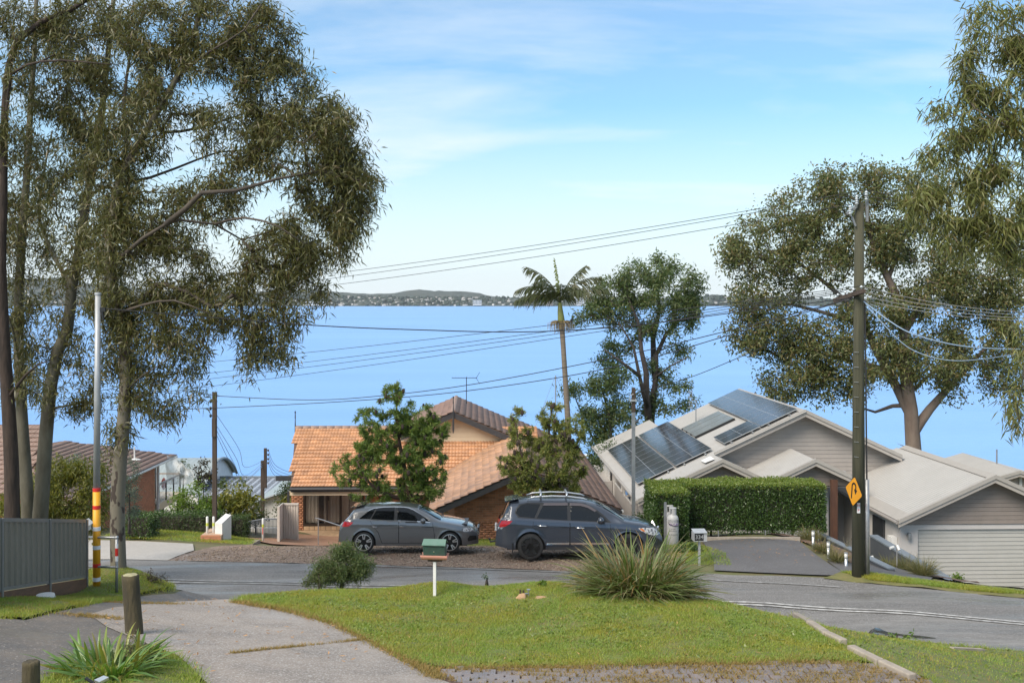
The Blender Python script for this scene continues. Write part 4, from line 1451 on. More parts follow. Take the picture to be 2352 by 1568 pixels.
# the brick house at the right edge
fh = thing('neighbour_house', 'pale brick house with a grey gable roof showing at the right edge beyond the garage', 'house', (24.5, 52, -12))
fa = P(2330, 1079, 52)
gable_trim(fh, fa.x, fa.z, 51.4, fa.x - 3.8, fa.x + 3.8, 0.29)
ribbed(fh, 'roof', (fa.x - 3.8, 58, fa.z - 1.1), (0, -1, 0), (0.96, 0, 0.278), 6.6, 3.96, M['roof_metal'])
ribbed(fh, 'roof', (fa.x + 3.8, 51.4, fa.z - 1.1), (0, 1, 0), (-0.96, 0, 0.278), 6.6, 3.96, M['roof_metal'])
M['pale_brick'] = mat('pale_brick', (0.50, 0.43, 0.37), (0.44, 0.37, 0.31), rough=0.9, scale=5, island=0.1)
fw = MB().hexa([(fa.x - 3.4, 52, -13), (fa.x + 3.4, 52, -13), (fa.x + 3.4, 52, fa.z - 1.1), (fa.x, 52, fa.z - 0.15), (fa.x - 3.4, 52, fa.z - 1.1)],
   [(fa.x - 3.4, 52.2, -13), (fa.x + 3.4, 52.2, -13), (fa.x + 3.4, 52.2, fa.z - 1.1), (fa.x, 52.2, fa.z - 0.15), (fa.x - 3.4, 52.2, fa.z - 1.1)]).build('wall', M['mortar'], fh)
FL = Vector((24.5, 52, -12))
pieces(fw, 'brick', 'bricks', [brick_mesh('brick', M['pale_brick']), brick_mesh('brick', M['pale_brick'], 0.115)],
 brick_face(FL, fa.x - 3.4, fa.x + 3.4, fa.z - 1.9, fa.z - 0.15, 51.998, lambda x, z: z < fa.z - 0.25 - 0.29 * abs(x - fa.x)), lambda t: (t + FL - fa).length, limit=200)
MB().tube([(fa.x + 0.05, 54, fa.z - 0.1), (fa.x + 0.05, 54, fa.z + 0.75)], 0.04, 6).build('vent_pipe', M['steel'], fh)
MB().box(fa.x + 0.2, fa.x + 0.34, 51.9, 51.98, fa.z - 2.4, fa.z - 0.2).build('downpipe', M['white'], fh)

# ------------------------------------------------------------------ houses on the left
lh = thing('tiled_house', 'orange brick house with low brown tiled roof and glass balcony behind the gum trunks', 'house', (-18, 44, -10))
LE = P(402, 1047, 50.0)           # far eave corner
ez = LE.z
ex = LE.x
slp = 0.19
ridge_x = ex - 4.8
rz_ = ez + slp * 4.8
d = MB()
d.slab([(ex, 38.5, ez), (ex, 50.2, ez), (ridge_x, 48.5, rz_), (ridge_x, 42.0, rz_)], (0, 0, -0.08))
d.slab([(ridge_x - 0.003, 42, rz_), (ridge_x - 0.003, 48.5, rz_), (ex - 9.6, 50.2, ez), (ex - 9.6, 38.5, ez)], (0, 0, -0.08))
d.slab([(ex, 38.49, ez), (ridge_x, 41.99, rz_), (ex - 9.6, 38.49, ez)], (0, 0, -0.08))
deck = d.build('roof', M['tile_deck'], lh)
M['tile_dull'] = mat('tile_dull', (0.25, 0.165, 0.13), (0.20, 0.135, 0.108), rough=0.6, scale=2, island=0.12)
td = tile_mesh('roof_tile', M['tile_dull'], roll=0.012)
LH = Vector((-18, 44, -10))
cc, ss = cs(slp)


def lt(q):
 k = (ex - q.x) / 4.8
 return 38.5 + 3.5 * k < q.y < 50.2 - 1.7 * k and k < 1


tl = tile_slope(LH, (ex + 0.04, 38.5, ez), (0, 1, 0), (-cc, 0, ss), 40, 16, lt)
nk = lambda t: abs(t.y + LH.y - 46) + abs(t.x + LH.x - ex)
pieces(deck, 'roof_tile', 'roof_tiles', [td], tl, nk, limit=200)
# lower wing facing the road, scalloped tiles
wz0, wy0 = P(0, 1135, 37).z, 37.0
d = MB()
d.slab([(-24, wy0, wz0), (-17.2, wy0, wz0), (-18.4, 41.5, wz0 + 1.95), (-24, 41.5, wz0 + 1.95)], (0, 0, -0.08))
deck2 = d.build('roof', M['tile_deck'], lh)
td2 = tile_mesh('roof_tile', M['tile_dull'], roll=0.03)
cc, ss = cs(1.95 / 4.5)
pieces(deck2, 'roof_tile', 'roof_tiles', [td2], tile_slope(LH, (-24, wy0 - 0.05, wz0), (1, 0, 0), (0, cc, ss), 25, 15, lambda q: q.y < 41.5 and q.x < -17.2 - 0.267 * (q.y - wy0)), lambda t: -t.x, limit=90)
MB().box(-24, -17.6, 37.5, 37.7, -10.5, wz0 - 0.05).build('wall', M['brick_pale'], lh)
wl = MB().box(ex - 0.7, ex - 0.5, 39.2, 48.7, -10.6, ez - 0.12).box(ex - 9, ex - 0.7, 39.2, 39.4, -10.6, ez - 0.1).build('wall', M['mortar'], lh)
bw_ = MB().box(0, 0.012, 0, 0.230, 0, 0.074).mesh('brick', M['brick_pale'])
bl = []
for j in range(36):
 for i in range(39):
  y = 39.25 + i * 0.2405 + (0.12 if j % 2 else 0)
  z = -10.4 + j * 0.0862
  if y < 48.4 and z < ez - 0.2:
   bl.append((0, Matrix.Translation(Vector((ex - 0.499, y, z)) - LH)))
pieces(wl, 'brick', 'bricks', [bw_], bl, lambda t: -t.y - t.z, limit=300)
MB().tube([(ex + 0.02, 38.5, ez - 0.05), (ex + 0.02, 50.2, ez - 0.05)], 0.06, 8).build('gutter', M['white'], lh)
MB().box(ex - 0.5, ex - 0.03, 38.5, 50.2, ez - 0.13, ez - 0.1).build('soffit', M['cream'], lh)
MB().box(ex - 0.46, ex - 0.36, 48.75, 48.87, -10.6, ez - 0.12).build('downpipe', M['white'], lh)
# balcony
bx0, bx1 = ex - 2.6, ex - 0.38
by0, by1 = 48.9, 52.2
bz = -9.42
MB().box(bx0, bx1, by0, by1, bz - 0.32, bz).build('balcony_slab', M['cream'], lh)
MB().box(bx1 - 0.08, bx1 + 0.0, by0, by1, bz + 0.86, bz + 0.94).box(bx0, bx1 - 0.08, by1 - 0.08, by1, bz + 0.86, bz + 0.94).build('handrail', M['fascia'], lh)
for y in (by0 + 0.1, 50.0, 51.1, by1 - 0.1):
 MB().box(bx1 - 0.08, bx1 - 0.02, y - 0.03, y + 0.03, bz, bz + 0.86).build('baluster_post', M['black'], lh)
MB().box(bx1 - 0.06, bx1 - 0.045, by0 + 0.15, by1 - 0.15, bz + 0.08, bz + 0.82).build('glass_panel', M['glass_clear'], lh)
MB().box(bx0, bx0 + 0.1, by0, by1 - 0.2, bz, ez - 0.2).build('wall', M['glass_dark'], lh)
MB().box(bx1 - 0.5, bx1 - 0.45, by0, by0 + 0.9, bz + 0.1, ez - 0.2).build('screen', M['charcoal'], lh)
for y in (49.6, 51.9):
 MB().box(bx1 - 0.14, bx1 - 0.02, y - 0.06, y + 0.06, -11, bz - 0.32).build('post', M['black'], lh)
MB().tube([(ex - 1.0, 47.4, ez + 0.15), (ex - 1.0, 47.4, ez + 0.8)], 0.035, 6).lathe([(0.28, 0.0), (0.06, 0.06)], 10, (ex - 1.0, 47.4, ez + 0.22)).build('vent_pipe', M['white'], lh)
rb = MB()
rb.lathe([(0.22, -0.05), (0.30, 0.0), (0.22, 0.05)], 16, (bx1 - 0.3, 50.4, bz + 0.7), axis='x')
tag(rb.build('life_ring', mat('orange_plastic', (0.75, 0.13, 0.05), rough=0.4), origin=(bx1 - 0.3, 50.4, bz + 0.4)), 'orange ring hanging inside the glass balcony of the brown roofed house', 'ring')

# barrel roofed houses by the water


def barrel(name, label, x0, x1, y0, y1, zbase, ztop, mr):
 """vaulted roof running from left to right, arched end wall on the right"""
 root = thing(name, label, 'house', ((x0 + x1) / 2, (y0 + y1) / 2, zbase))
 n = 20
 arc = []
 for i in range(n + 1):
  t = i / n
  arc.append((lerp(y0, y1, t), zbase + (ztop - zbase) * math.sin(math.pi * (0.08 + 0.84 * t)) ** 0.75))
 mb = MB()
 k = 30
 vs_ = [(lerp(x0, x1, i / k), y, z + (0.02 if i % 2 else 0)) for i in range(k + 1) for y, z in arc]
 mb.add(vs_, [(i * (n + 1) + j, (i + 1) * (n + 1) + j, (i + 1) * (n + 1) + j + 1, i * (n + 1) + j + 1) for i in range(k) for j in range(n)])
 mb.build('roof', mr, root)
 e = MB()
 e.hexa([(x1 - 0.25, y, z - 0.06) for y, z in arc] + [(x1 - 0.25, y1, zbase - 4), (x1 - 0.25, y0, zbase - 4)], [(x1 - 0.4, y, z - 0.06) for y, z in arc] + [(x1 - 0.4, y1, zbase - 4), (x1 - 0.4, y0, zbase - 4)])
 e.box(x0, x1 - 0.4, y0 + 0.05, y0 + 0.25, zbase - 4, arc[0][1] - 0.02)
 e.build('wall', M['white'], root)
 r_ = MB().tube([(x1, y, z) for y, z in arc], 0.07, 6)
 r_.build('roof_edge', M['charcoal_cap'], root)
 return root


M['roof_green'] = mat('grey_green_roof', (0.30, 0.345, 0.345), (0.27, 0.31, 0.315), rough=0.4, scale=0.6)
M['roof_blue'] = mat('blue_grey_roof', (0.34, 0.36, 0.40), (0.31, 0.33, 0.37), rough=0.35, scale=0.8)
v1 = barrel('vaulted_house', 'white house with tall curved grey green roof beyond the balcony', P(300, 1100, 58).x, P(490, 1100, 58).x, 56, 63, P(400, 1150, 58).z, P(400, 1053, 59.5).z, M['roof_green'])
x1 = P(490, 1100, 58).x
wd = MB().box(x1 - 0.24, x1 - 0.2, 57.2, 58.4, P(0, 1120, 58).z, P(0, 1080, 58).z).build('window', M['glass_dark'], v1)
mr = thing('steel_roofed_house', 'house with low ribbed blue grey steel roof between the two timber poles', 'house', (-12, 58, -14))
a = P(488, 1140, 55)
b2 = P(690, 1097, 60)
dzr = b2.z - a.z
ln = math.hypot(5, dzr)
ribbed(mr, 'roof', (a.x - 1, 55, a.z), (1, 0, 0), (0, 5 / ln, dzr / ln), 9.5, ln, M['roof_blue'], pitch=0.4)
MB().box(a.x - 1, a.x + 8.5, 59.9, 60.1, b2.z - 0.02, b2.z + 0.1).build('ridge_capping', M['charcoal_cap'], mr)
MB().box(a.x - 0.8, a.x + 8.3, 55.4, 55.6, -16, a.z - 0.05).build('wall', M['white'], mr)
MB().slab([(a.x - 1, 55, a.z), (a.x + 8.5, 55, a.z), (a.x + 8.5, 60, b2.z), (a.x - 1, 60, b2.z)], (0, 0, -0.08)).build('roof_underside', M['roof_blue'], mr)
v2 = thing('vaulted_house', 'white walled house with low curved grey green roof left of the orange tiled gable', 'house', (-11.5, 52, -13))
pr = [(P(555, 1180, 52)), (P(575, 1160, 52)), (P(600, 1147, 52)), (P(630, 1137, 52)), (P(665, 1130, 52)), (P(720, 1126, 52))]
mb = MB()
vs_ = [tuple(p) for p in pr] + [(p.x + 1.0, 57.5, p.z + (0.75 + 0.03 * i)) for i, p in enumerate(pr)]
mb.add(vs_, [(i, i + 1, 7 + i, 6 + i) for i in range(5)])
mb.build('roof', M['roof_green'], v2, smooth=True)
MB().tube(pr, 0.06, 6).build('roof_edge', M['charcoal_cap'], v2)
MB().hexa([p + Vector((0.1, 0.3, -0.06)) for p in pr] + [Vector((pr[-1].x, 52.3, -16)), Vector((pr[0].x, 52.3, -16))], [p + Vector((0.1, 0.5, -0.06)) for p in pr] + [Vector((pr[-1].x, 52.5, -16)), Vector((pr[0].x, 52.5, -16))]).build('wall', M['white'], v2)

# ------------------------------------------------------------------ plants
def leaf_mat2(name, cols, rough=0.42, trans=0.28, spec=0.4, sheen=1.5):
 m = leaf_mat(name, cols, rough, trans, spec)
 t = m.node_tree
 gi = next(n for n in t.nodes if n.type == 'NEW_GEOMETRY')
 rp = next(n for n in t.nodes if n.type == 'VALTORGB')
 oi = t.nodes.new('ShaderNodeObjectInfo')
 ad = t.nodes.new('ShaderNodeMath')
 ad.operation = 'ADD'
 fr = t.nodes.new('ShaderNodeMath')
 fr.operation = 'FRACT'
 t.links.new(gi.outputs['Random Per Island'], ad.inputs[0])
 t.links.new(oi.outputs['Random'], ad.inputs[1])
 t.links.new(ad.outputs[0], fr.inputs[0])
 t.links.new(fr.outputs[0], rp.inputs[0])
 next(n for n in t.nodes if n.type == 'HUE_SAT').inputs['Value'].default_value = sheen
 return m


LM = {
 'gum': leaf_mat2('gum_leaf', [(0.074, 0.080, 0.026), (0.119, 0.121, 0.039), (0.091, 0.091, 0.035), (0.160, 0.153, 0.053), (0.129, 0.091, 0.044)], rough=0.36),
 'gum_near': leaf_mat2('gum_leaf_olive', [(0.105, 0.123, 0.034), (0.161, 0.175, 0.050), (0.119, 0.129, 0.039), (0.217, 0.217, 0.077), (0.154, 0.112, 0.048)], rough=0.36),
 'fig': leaf_mat2('angophora_leaf', [(0.080, 0.105, 0.035), (0.125, 0.150, 0.052), (0.100, 0.114, 0.043), (0.186, 0.179, 0.065), (0.171, 0.122, 0.052)], rough=0.45),
 'wattle': leaf_mat2('wattle_leaf', [(0.065, 0.103, 0.035), (0.100, 0.147, 0.047), (0.082, 0.112, 0.041), (0.158, 0.169, 0.058)], rough=0.5),
 'banksia': leaf_mat2('banksia_leaf', [(0.104, 0.160, 0.034), (0.179, 0.254, 0.056), (0.131, 0.198, 0.045), (0.300, 0.356, 0.085)], rough=0.4),
 'banksia_dry': leaf_mat2('banksia_leaf_yellowing', [(0.175, 0.210, 0.049), (0.280, 0.289, 0.079), (0.140, 0.184, 0.045), (0.385, 0.350, 0.105)], rough=0.45),
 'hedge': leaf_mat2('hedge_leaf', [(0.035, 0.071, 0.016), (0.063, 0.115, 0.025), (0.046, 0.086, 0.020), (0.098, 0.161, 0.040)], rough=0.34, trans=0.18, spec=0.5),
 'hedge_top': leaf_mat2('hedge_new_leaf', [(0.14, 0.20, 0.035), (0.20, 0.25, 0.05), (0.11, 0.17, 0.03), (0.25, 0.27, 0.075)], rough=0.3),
 'dark': leaf_mat2('dark_leaf', [(0.039, 0.070, 0.025), (0.067, 0.105, 0.035), (0.053, 0.084, 0.028), (0.098, 0.140, 0.049)], rough=0.4),
 'bright': leaf_mat2('bright_leaf', [(0.085, 0.15, 0.020), (0.13, 0.20, 0.030), (0.10, 0.17, 0.025), (0.19, 0.25, 0.045)], rough=0.4),
 'yellow': leaf_mat2('yellow_green_leaf', [(0.14, 0.15, 0.025), (0.21, 0.20, 0.035), (0.09, 0.115, 0.022), (0.27, 0.25, 0.06)], rough=0.42),
 'silver': leaf_mat2('grey_green_leaf', [(0.10, 0.14, 0.10), (0.15, 0.19, 0.13), (0.075, 0.11, 0.08), (0.19, 0.22, 0.15)], rough=0.5),
 'red': leaf_mat2('bronze_leaf', [(0.055, 0.045, 0.028), (0.085, 0.065, 0.04), (0.045, 0.055, 0.026)], rough=0.4),
 'strap': leaf_mat2('strap_leaf', [(0.085, 0.17, 0.030), (0.14, 0.23, 0.045), (0.10, 0.19, 0.055), (0.22, 0.28, 0.055), (0.26, 0.20, 0.05)], rough=0.34, spec=0.5),
 'mat_rush': leaf_mat2('mat_rush_blade', [(0.075, 0.115, 0.024), (0.125, 0.165, 0.042), (0.095, 0.14, 0.030), (0.20, 0.21, 0.09), (0.24, 0.20, 0.10), (0.26, 0.155, 0.045)], rough=0.38, spec=0.5),
 'tuft': leaf_mat2('tuft_blade', [(0.12, 0.13, 0.04), (0.19, 0.16, 0.06), (0.09, 0.11, 0.035), (0.24, 0.19, 0.09)], rough=0.5),
 'grass': leaf_mat2('grass_blade', [(0.207, 0.301, 0.053), (0.287, 0.367, 0.077), (0.154, 0.246, 0.040), (0.360, 0.380, 0.113)], rough=0.5, trans=0.35),
 'grass_dry': leaf_mat2('dry_grass_blade', [(0.30, 0.20, 0.075), (0.24, 0.19, 0.06), (0.36, 0.23, 0.08), (0.17, 0.17, 0.05)], rough=0.6, trans=0.3),
 'palm': leaf_mat2('palm_leaflet', [(0.043, 0.061, 0.020), (0.072, 0.086, 0.032), (0.058, 0.068, 0.027), (0.108, 0.101, 0.043)], rough=0.4),
 'palm_new': leaf_mat2('palm_new_leaflet', [(0.15, 0.19, 0.04), (0.20, 0.22, 0.05)], rough=0.4),
 'straw': leaf_mat2('palm_flower', [(0.34, 0.27, 0.15), (0.27, 0.20, 0.10), (0.40, 0.33, 0.20)], rough=0.7),
 'net': leaf_mat2('net', [(0.7, 0.7, 0.7), (0.75, 0.75, 0.75)], rough=0.7),
}
_t = LM['grass'].node_tree
_g = _t.nodes.new('ShaderNodeNewGeometry')
_nz = _t.nodes.new('ShaderNodeTexNoise')
_nz.inputs['Scale'].default_value = 0.9
_nz.inputs['Detail'].default_value = 5
_t.links.new(_g.outputs['Position'], _nz.inputs['Vector'])
_r = _t.nodes.new('ShaderNodeMapRange')
_r.inputs[1].default_value = 0.40
_r.inputs[2].default_value = 0.66
_t.links.new(_nz.outputs[0], _r.inputs[0])
_x = _t.nodes.new('ShaderNodeMix')
_x.data_type = 'RGBA'
_x.blend_type = 'MULTIPLY'
_x.inputs[7].default_value = (1.3, 0.98, 0.85, 1)
_t.links.new(_r.outputs[0], _x.inputs[0])
_rp = next(n for n in _t.nodes if n.type == 'VALTORGB')
for _l in list(_rp.outputs[0].links):
 _t.links.new(_x.outputs[2], _l.to_socket)
_t.links.new(_rp.outputs[0], _x.inputs[6])
M['bark_dark'] = mat('dark_bark', (0.030, 0.022, 0.018), (0.065, 0.045, 0.035), rough=0.95, scale=9, stretch=(1, 1, 0.18), bump=1.0, bscale=18)
M['bark_olive'] = mat('olive_bark', (0.075, 0.066, 0.045), (0.13, 0.12, 0.09), rough=0.9, scale=3.5, stretch=(1, 1, 0.4), bump=0.5, bscale=16)
M['bark_spot'] = mat('spotted_gum_bark', (0.15, 0.132, 0.098), (0.045, 0.032, 0.025), rough=0.8, scale=3.0, detail=2.5, lo=0.56, hi=0.60, stretch=(1.6, 1.6, 0.9), bump=0.3, bscale=20)
M['bark_limb'] = mat('gum_limb_bark', (0.085, 0.066, 0.050), (0.05, 0.040, 0.032), rough=0.85, scale=4, bump=0.3, bscale=20)
M['bark_pink'] = mat('angophora_bark', (0.21, 0.165, 0.13), (0.13, 0.095, 0.075), rough=0.85, scale=1.6, stretch=(1, 1, 0.4), bump=0.3, bscale=12)
M['bark_grey'] = mat('dark_grey_bark', (0.05, 0.04, 0.035), (0.085, 0.07, 0.06), rough=0.9, scale=5, bump=0.5)
M['bark_banksia'] = mat('banksia_bark', (0.11, 0.065, 0.045), (0.075, 0.048, 0.035), rough=0.95, scale=9, bump=0.8)


def leaves(name, pos, ln, wd, droop, material, parent, spread=0.0, rnd=1.0, curl=0.15, outward=None):
 """one small pointed leaf per position; droop pulls the tips down"""
 n = len(pos)
 pos = np.asarray(pos, dtype=float)
 if spread:
  pos = pos + rng.normal(0, spread, (n, 3))
 d = rng.normal(0, rnd, (n, 3))
 d /= np.linalg.norm(d, axis=1)[:, None] + 1e-9
 if outward is not None:
  d = d * 0.8 + outward
 d[:, 2] -= droop
 d /= np.linalg.norm(d, axis=1)[:, None] + 1e-9
 s = np.cross(d, rng.normal(0, 1, (n, 3)))
 s /= np.linalg.norm(s, axis=1)[:, None] + 1e-9
 L = rng.uniform(ln[0], ln[1], n)[:, None]
 W = rng.uniform(wd[0], wd[1], n)[:, None] * 0.5
 mid = pos + d * L * 0.42
 tip = pos + d * L
 tip[:, 2] -= (L[:, 0] * curl)
 v = np.stack([pos, mid + s * W, mid - s * W, tip], 1).reshape(-1, 3)
 b = np.arange(n)[:, None] * 4
 tri = np.concatenate([b + np.array([[0, 1, 2]]), b + np.array([[1, 3, 2]])], 0)
 o = np.array(PLACE.get(parent.name, (0, 0, 0)))
 return link(name, np_mesh(name, v - o, tri, material), parent)


def blob_points(blobs, Y0, dens, depth=1.0, shell=0.45, dmax=9):
 """cluster centres inside ellipsoids given in picture units at about depth Y0"""
 out = []
 for bl_ in blobs:
  cx, cy, rx, ry = bl_[:4]
  yy = Y0 + (bl_[4] if len(bl_) > 4 else 0)
  k = yy / F
  n = max(2, int(rx * ry * k * k * dens))
  c0 = P(cx, cy, yy)
  rd = min(max(rx, ry) * k * depth, dmax)
  for _ in range(n):
   q = Vector(rng.normal(0, 1, 3)).normalized() * (shell + (1 - shell) * random.random()) ** 0.6
   out.append((c0.x + q.x * rx * k, c0.y + q.y * rd, c0.z + q.z * ry * k))
 return np.array(out)


def grow(limbs, pts, tip=0.006, step=0.45, wig=0.12, power=0.5, sag=0.0):
 """joins every point to the nearest branch; returns list of (path, radii) and the twig nodes near each point"""
 pos, par, fixed = [], [], []
 paths = []
 for pl_, r0, r1 in limbs:
  pl_ = [Vector(p) for p in pl_]
  tot = sum((pl_[i + 1] - pl_[i]).length for i in range(len(pl_) - 1))
  idx = []
  acc = 0.0
  start = None
  if pos:
   arr = np.array(pos)
   dd = np.linalg.norm(arr - np.array(pl_[0]), axis=1)
   j = int(np.argmin(dd))
   start = j
   if dd[j] > 0.25:
    pl_ = [Vector(pos[j])] + pl_
  for i in range(len(pl_) - 1):
   a, b = pl_[i], pl_[i + 1]
   m0 = pl_[i - 1] if i else a - (b - a)
   m1 = pl_[i + 2] if i + 2 < len(pl_) else b + (b - a)
   ns = max(1, int((b - a).length / step))
   for k in range(ns + (1 if i == len(pl_) - 2 else 0)):
    t = k / ns
    q = 0.5 * (2 * a + (b - m0) * t + (2 * m0 - 5 * a + 4 * b - m1) * t * t + (3 * a - m0 - 3 * b + m1) * t ** 3)
    rr = lerp(r0, r1, min(1, (acc + (b - a).length * t) / tot))
    pos.append(tuple(q))
    par.append(idx[-1] if idx else (start if start is not None else -1))
    fixed.append(rr)
    idx.append(len(pos) - 1)
   acc += (b - a).length
  paths.append(idx)
 n0 = len(pos)
 cap = n0 + len(pts) * 14
 arr = np.zeros((cap, 3))
 arr[:n0] = np.array(pos)
 base = arr[:n0]
 d0 = np.array([np.min(np.linalg.norm(base - p, axis=1)) for p in pts])
 order = np.argsort(d0)
 n = n0
 cnt = np.zeros(cap)
 ends = []
 for oi in order:
  p = pts[oi]
  v = arr[:n] - p
  dd = np.sqrt((v * v).sum(1))
  # prefer joints that are lower / nearer the trunk than the point
  j = int(np.argmin(dd + 0.35 * np.maximum(0, v[:, 2])))
  a, b = Vector(arr[j]), Vector(p)
  L = (b - a).length
  ns = max(1, min(12, int(L / step)))
  dirp = (Vector(arr[j]) - Vector(arr[par[j]])) if par[j] >= 0 else Vector((0, 0, 1))
  if dirp.length > 1e-6:
   dirp.normalize()
  ctrl = a + dirp * L * 0.35 + Vector(rng.normal(0, wig, 3)) * L
  idx = [j]
  for k in range(1, ns + 1):
   t = k / ns
   q = a * (1 - t) ** 2 + ctrl * 2 * t * (1 - t) + b * t * t
   q.z -= sag * L * t * t
   arr[n] = q
   par.append(idx[-1])
   fixed.append(0)
   idx.append(n)
   n += 1
  paths.append(idx)
  ends.append(idx[max(0, len(idx) - 3):])
  j = n - 1
  while j >= 0:
   cnt[j] += 1
   j = par[j]
 rad = np.array([f if f else 0 for f in fixed] + [0] * (cap - n))[:n]
 auto = tip * np.maximum(cnt[:n], 1) ** power
 rad = np.where(rad > 0, np.maximum(rad, np.minimum(auto, rad * 1.0)), auto)
 out = [([tuple(arr[i]) for i in idx], [float(rad[i]) for i in idx], k < len(limbs)) for k, idx in enumerate(paths)]
 for path, rr, fx in out:
  if not fx and len(rr) > 1:
   rr[0] = min(rr[0], rr[1] * 1.5)
 return out, [[tuple(arr[i]) for i in e] for e in ends]


def wood(name, paths, material, parent, thick_sides=10):
 mb = MB()
 for path, rr, fx in paths:
  if len(path) > 1:
   mb.tube(path, rr, thick_sides if fx else (5 if max(rr) > 0.02 else 3), cap=fx)
 return mb.build(name, material, parent, smooth=True)


def LP(pts, Y0):
 return [P(p[0], p[1], Y0 + (p[2] if len(p) > 2 else 0)) for p in pts]


def tree(name, label, cat, Y0, limbs, blobs, dens, per, ln, wd, droop, bark, leaf, group=None, spread=0.22, tip=0.006, depth=1.0,
  base=None, wig=0.12, power=0.5, curl=0.15, shell=0.45, step=0.45, sag=0.0, dmax=9, keep=None, bark2=None, nmain=99):
 limbs3 = [(LP(l[0], Y0), l[1], l[2]) for l in limbs]
 b = base or limbs3[0][0][0]
 root = thing(name, label, cat, tuple(b), 0, group)
 pts = blob_points(blobs, Y0, dens, depth, shell, dmax)
 paths, ends = grow(limbs3, pts, tip, step, wig, power, sag)
 if bark2:
  wood('trunk', paths[:nmain], bark, root, 14)
  wood('branches', paths[nmain:], bark2, root)
 else:
  wood('trunk', paths, bark, root)
 lp = []
 for e in ends:
  for _ in range(per):
   t = random.random()
   q = Vector(e[0]).lerp(Vector(e[-1]), t ** 0.6)
   lp.append(tuple(q))
 leaves('crown', lp, ln, wd, droop, leaf, root, spread, curl=curl)
 return root


# ---- gum trees on the left
tree('gum_tree', 'spotted gum with mottled pale bark and the widest crown, leaning behind the yellow banded pole', 'tree', 24.6,
 [([(274, 1352), (272, 1300), (270, 1150), (280, 1010), (288, 900), (287, 800), (276, 730), (262, 680), (250, 618), (255, 520), (270, 440), (283, 391), (319, 330), (355, 268), (391, 206), (427, 139), (453, 51), (465, -20)], 0.185, 0.045),
 ([(246, 625), (288, 582, -0.5), (330, 546, -0.8), (381, 515, -1.0), (412, 505, -1.0), (494, 515, -0.6), (556, 551, -0.2)], 0.06, 0.018),
 ([(381, 515, -1.0), (427, 479, -1.2), (463, 443, -1.4), (541, 438, -1.4), (633, 412, -1.0), (721, 396, -0.6)], 0.07, 0.02),
 ([(285, 420, 0.2), (345, 408, 0.5), (400, 388, 0.8), (450, 368, 1.0), (500, 350, 1.1), (556, 345, 1.2), (660, 315, 1.0)], 0.04, 0.012),
 ([(371, 304), (463, 293, 0.8), (541, 268, 1.2), (618, 237, 1.4)], 0.045, 0.015),
 ([(283, 391), (290, 330, 0.6), (285, 240, 1), (300, 120, 1.2), (330, 20, 1.4)], 0.06, 0.02),
 ([(412, 170, 0), (480, 120, -0.6), (560, 70, -1.0), (600, 10, -1.2)], 0.04, 0.015),
 ([(494, 515, -0.6), (560, 500, -1.4), (640, 520, -1.8), (700, 560, -1.8)], 0.035, 0.012),
 ([(270, 720), (330, 700, -0.8), (400, 690, -1.2), (480, 720, -1.4)], 0.04, 0.012),
 ([(288, 900), (330, 860, -0.6), (380, 830, -0.8)], 0.025, 0.01)],
 [(700, 330, 140, 105), (765, 430, 95, 105), (640, 205, 110, 90), (590, 95, 95, 95), (500, 55, 110, 80), (420, 180, 110, 90), (545, 300, 100, 80), (350, 60, 100, 80),
 (730, 540, 95, 80), (640, 590, 110, 80), (670, 680, 75, 75), (610, 770, 60, 60), (520, 690, 90, 70), (420, 640, 90, 80), (330, 730, 80, 80), (430, 790, 70, 65), (330, 870, 60, 60),
 (360, 950, 45, 40), (265, 1010, 35, 40), (480, 460, 90, 50), (330, 500, 80, 80), (300, 300, 90, 90), (820, 400, 40, 80), (800, 490, 50, 70), (760, 280, 60, 60), (560, 840, 25, 35), (640, 820, 30, 45), (440, 900, 30, 30), (270, 560, 90, 80), (285, 800, 60, 80), (250, 430, 80, 80), (260, 690, 60, 70), (440, 440, 60, 35), (400, 560, 70, 40), (560, 400, 70, 40)],
 52, 84, (0.14, 0.25), (0.022, 0.036), 0.75, M['bark_spot'], LM['gum'], 'gum trees at the left', spread=0.16, depth=0.62, wig=0.16, curl=0.1, bark2=M['bark_limb'], nmain=1)
tree('gum_tree', 'tall gum with olive trunk leaning right in the middle of the left tree group', 'tree', 26.2,
 [([(88, 1250), (95, 1150), (105, 1005), (117, 882), (133, 805), (155, 758), (165, 660), (185, 560), (200, 450), (225, 330), (240, 200), (255, 60), (262, -20)], 0.20, 0.05),
 ([(165, 660), (120, 580, 0.8), (90, 500, 1.2), (100, 400, 1.5), (120, 300, 1.6)], 0.06, 0.02),
 ([(200, 450), (260, 420, -0.8), (300, 400, -1.2)], 0.04, 0.015),
 ([(225, 330), (190, 250, 0.8), (150, 180, 1.2), (160, 80, 1.4)], 0.05, 0.015)],
 [(200, 90, 120, 100), (240, 250, 120, 100), (130, 330, 100, 100), (180, 480, 120, 100), (210, 640, 100, 80), (130, 780, 80, 75), (190, 880, 55, 60), (200, 950, 40, 40), (130, 180, 90, 90), (90, 60, 80, 60)],
 32, 84, (0.14, 0.25), (0.022, 0.036), 0.75, M['bark_olive'], LM['gum'], 'gum trees at the left', spread=0.16, depth=0.62, wig=0.16, curl=0.1)
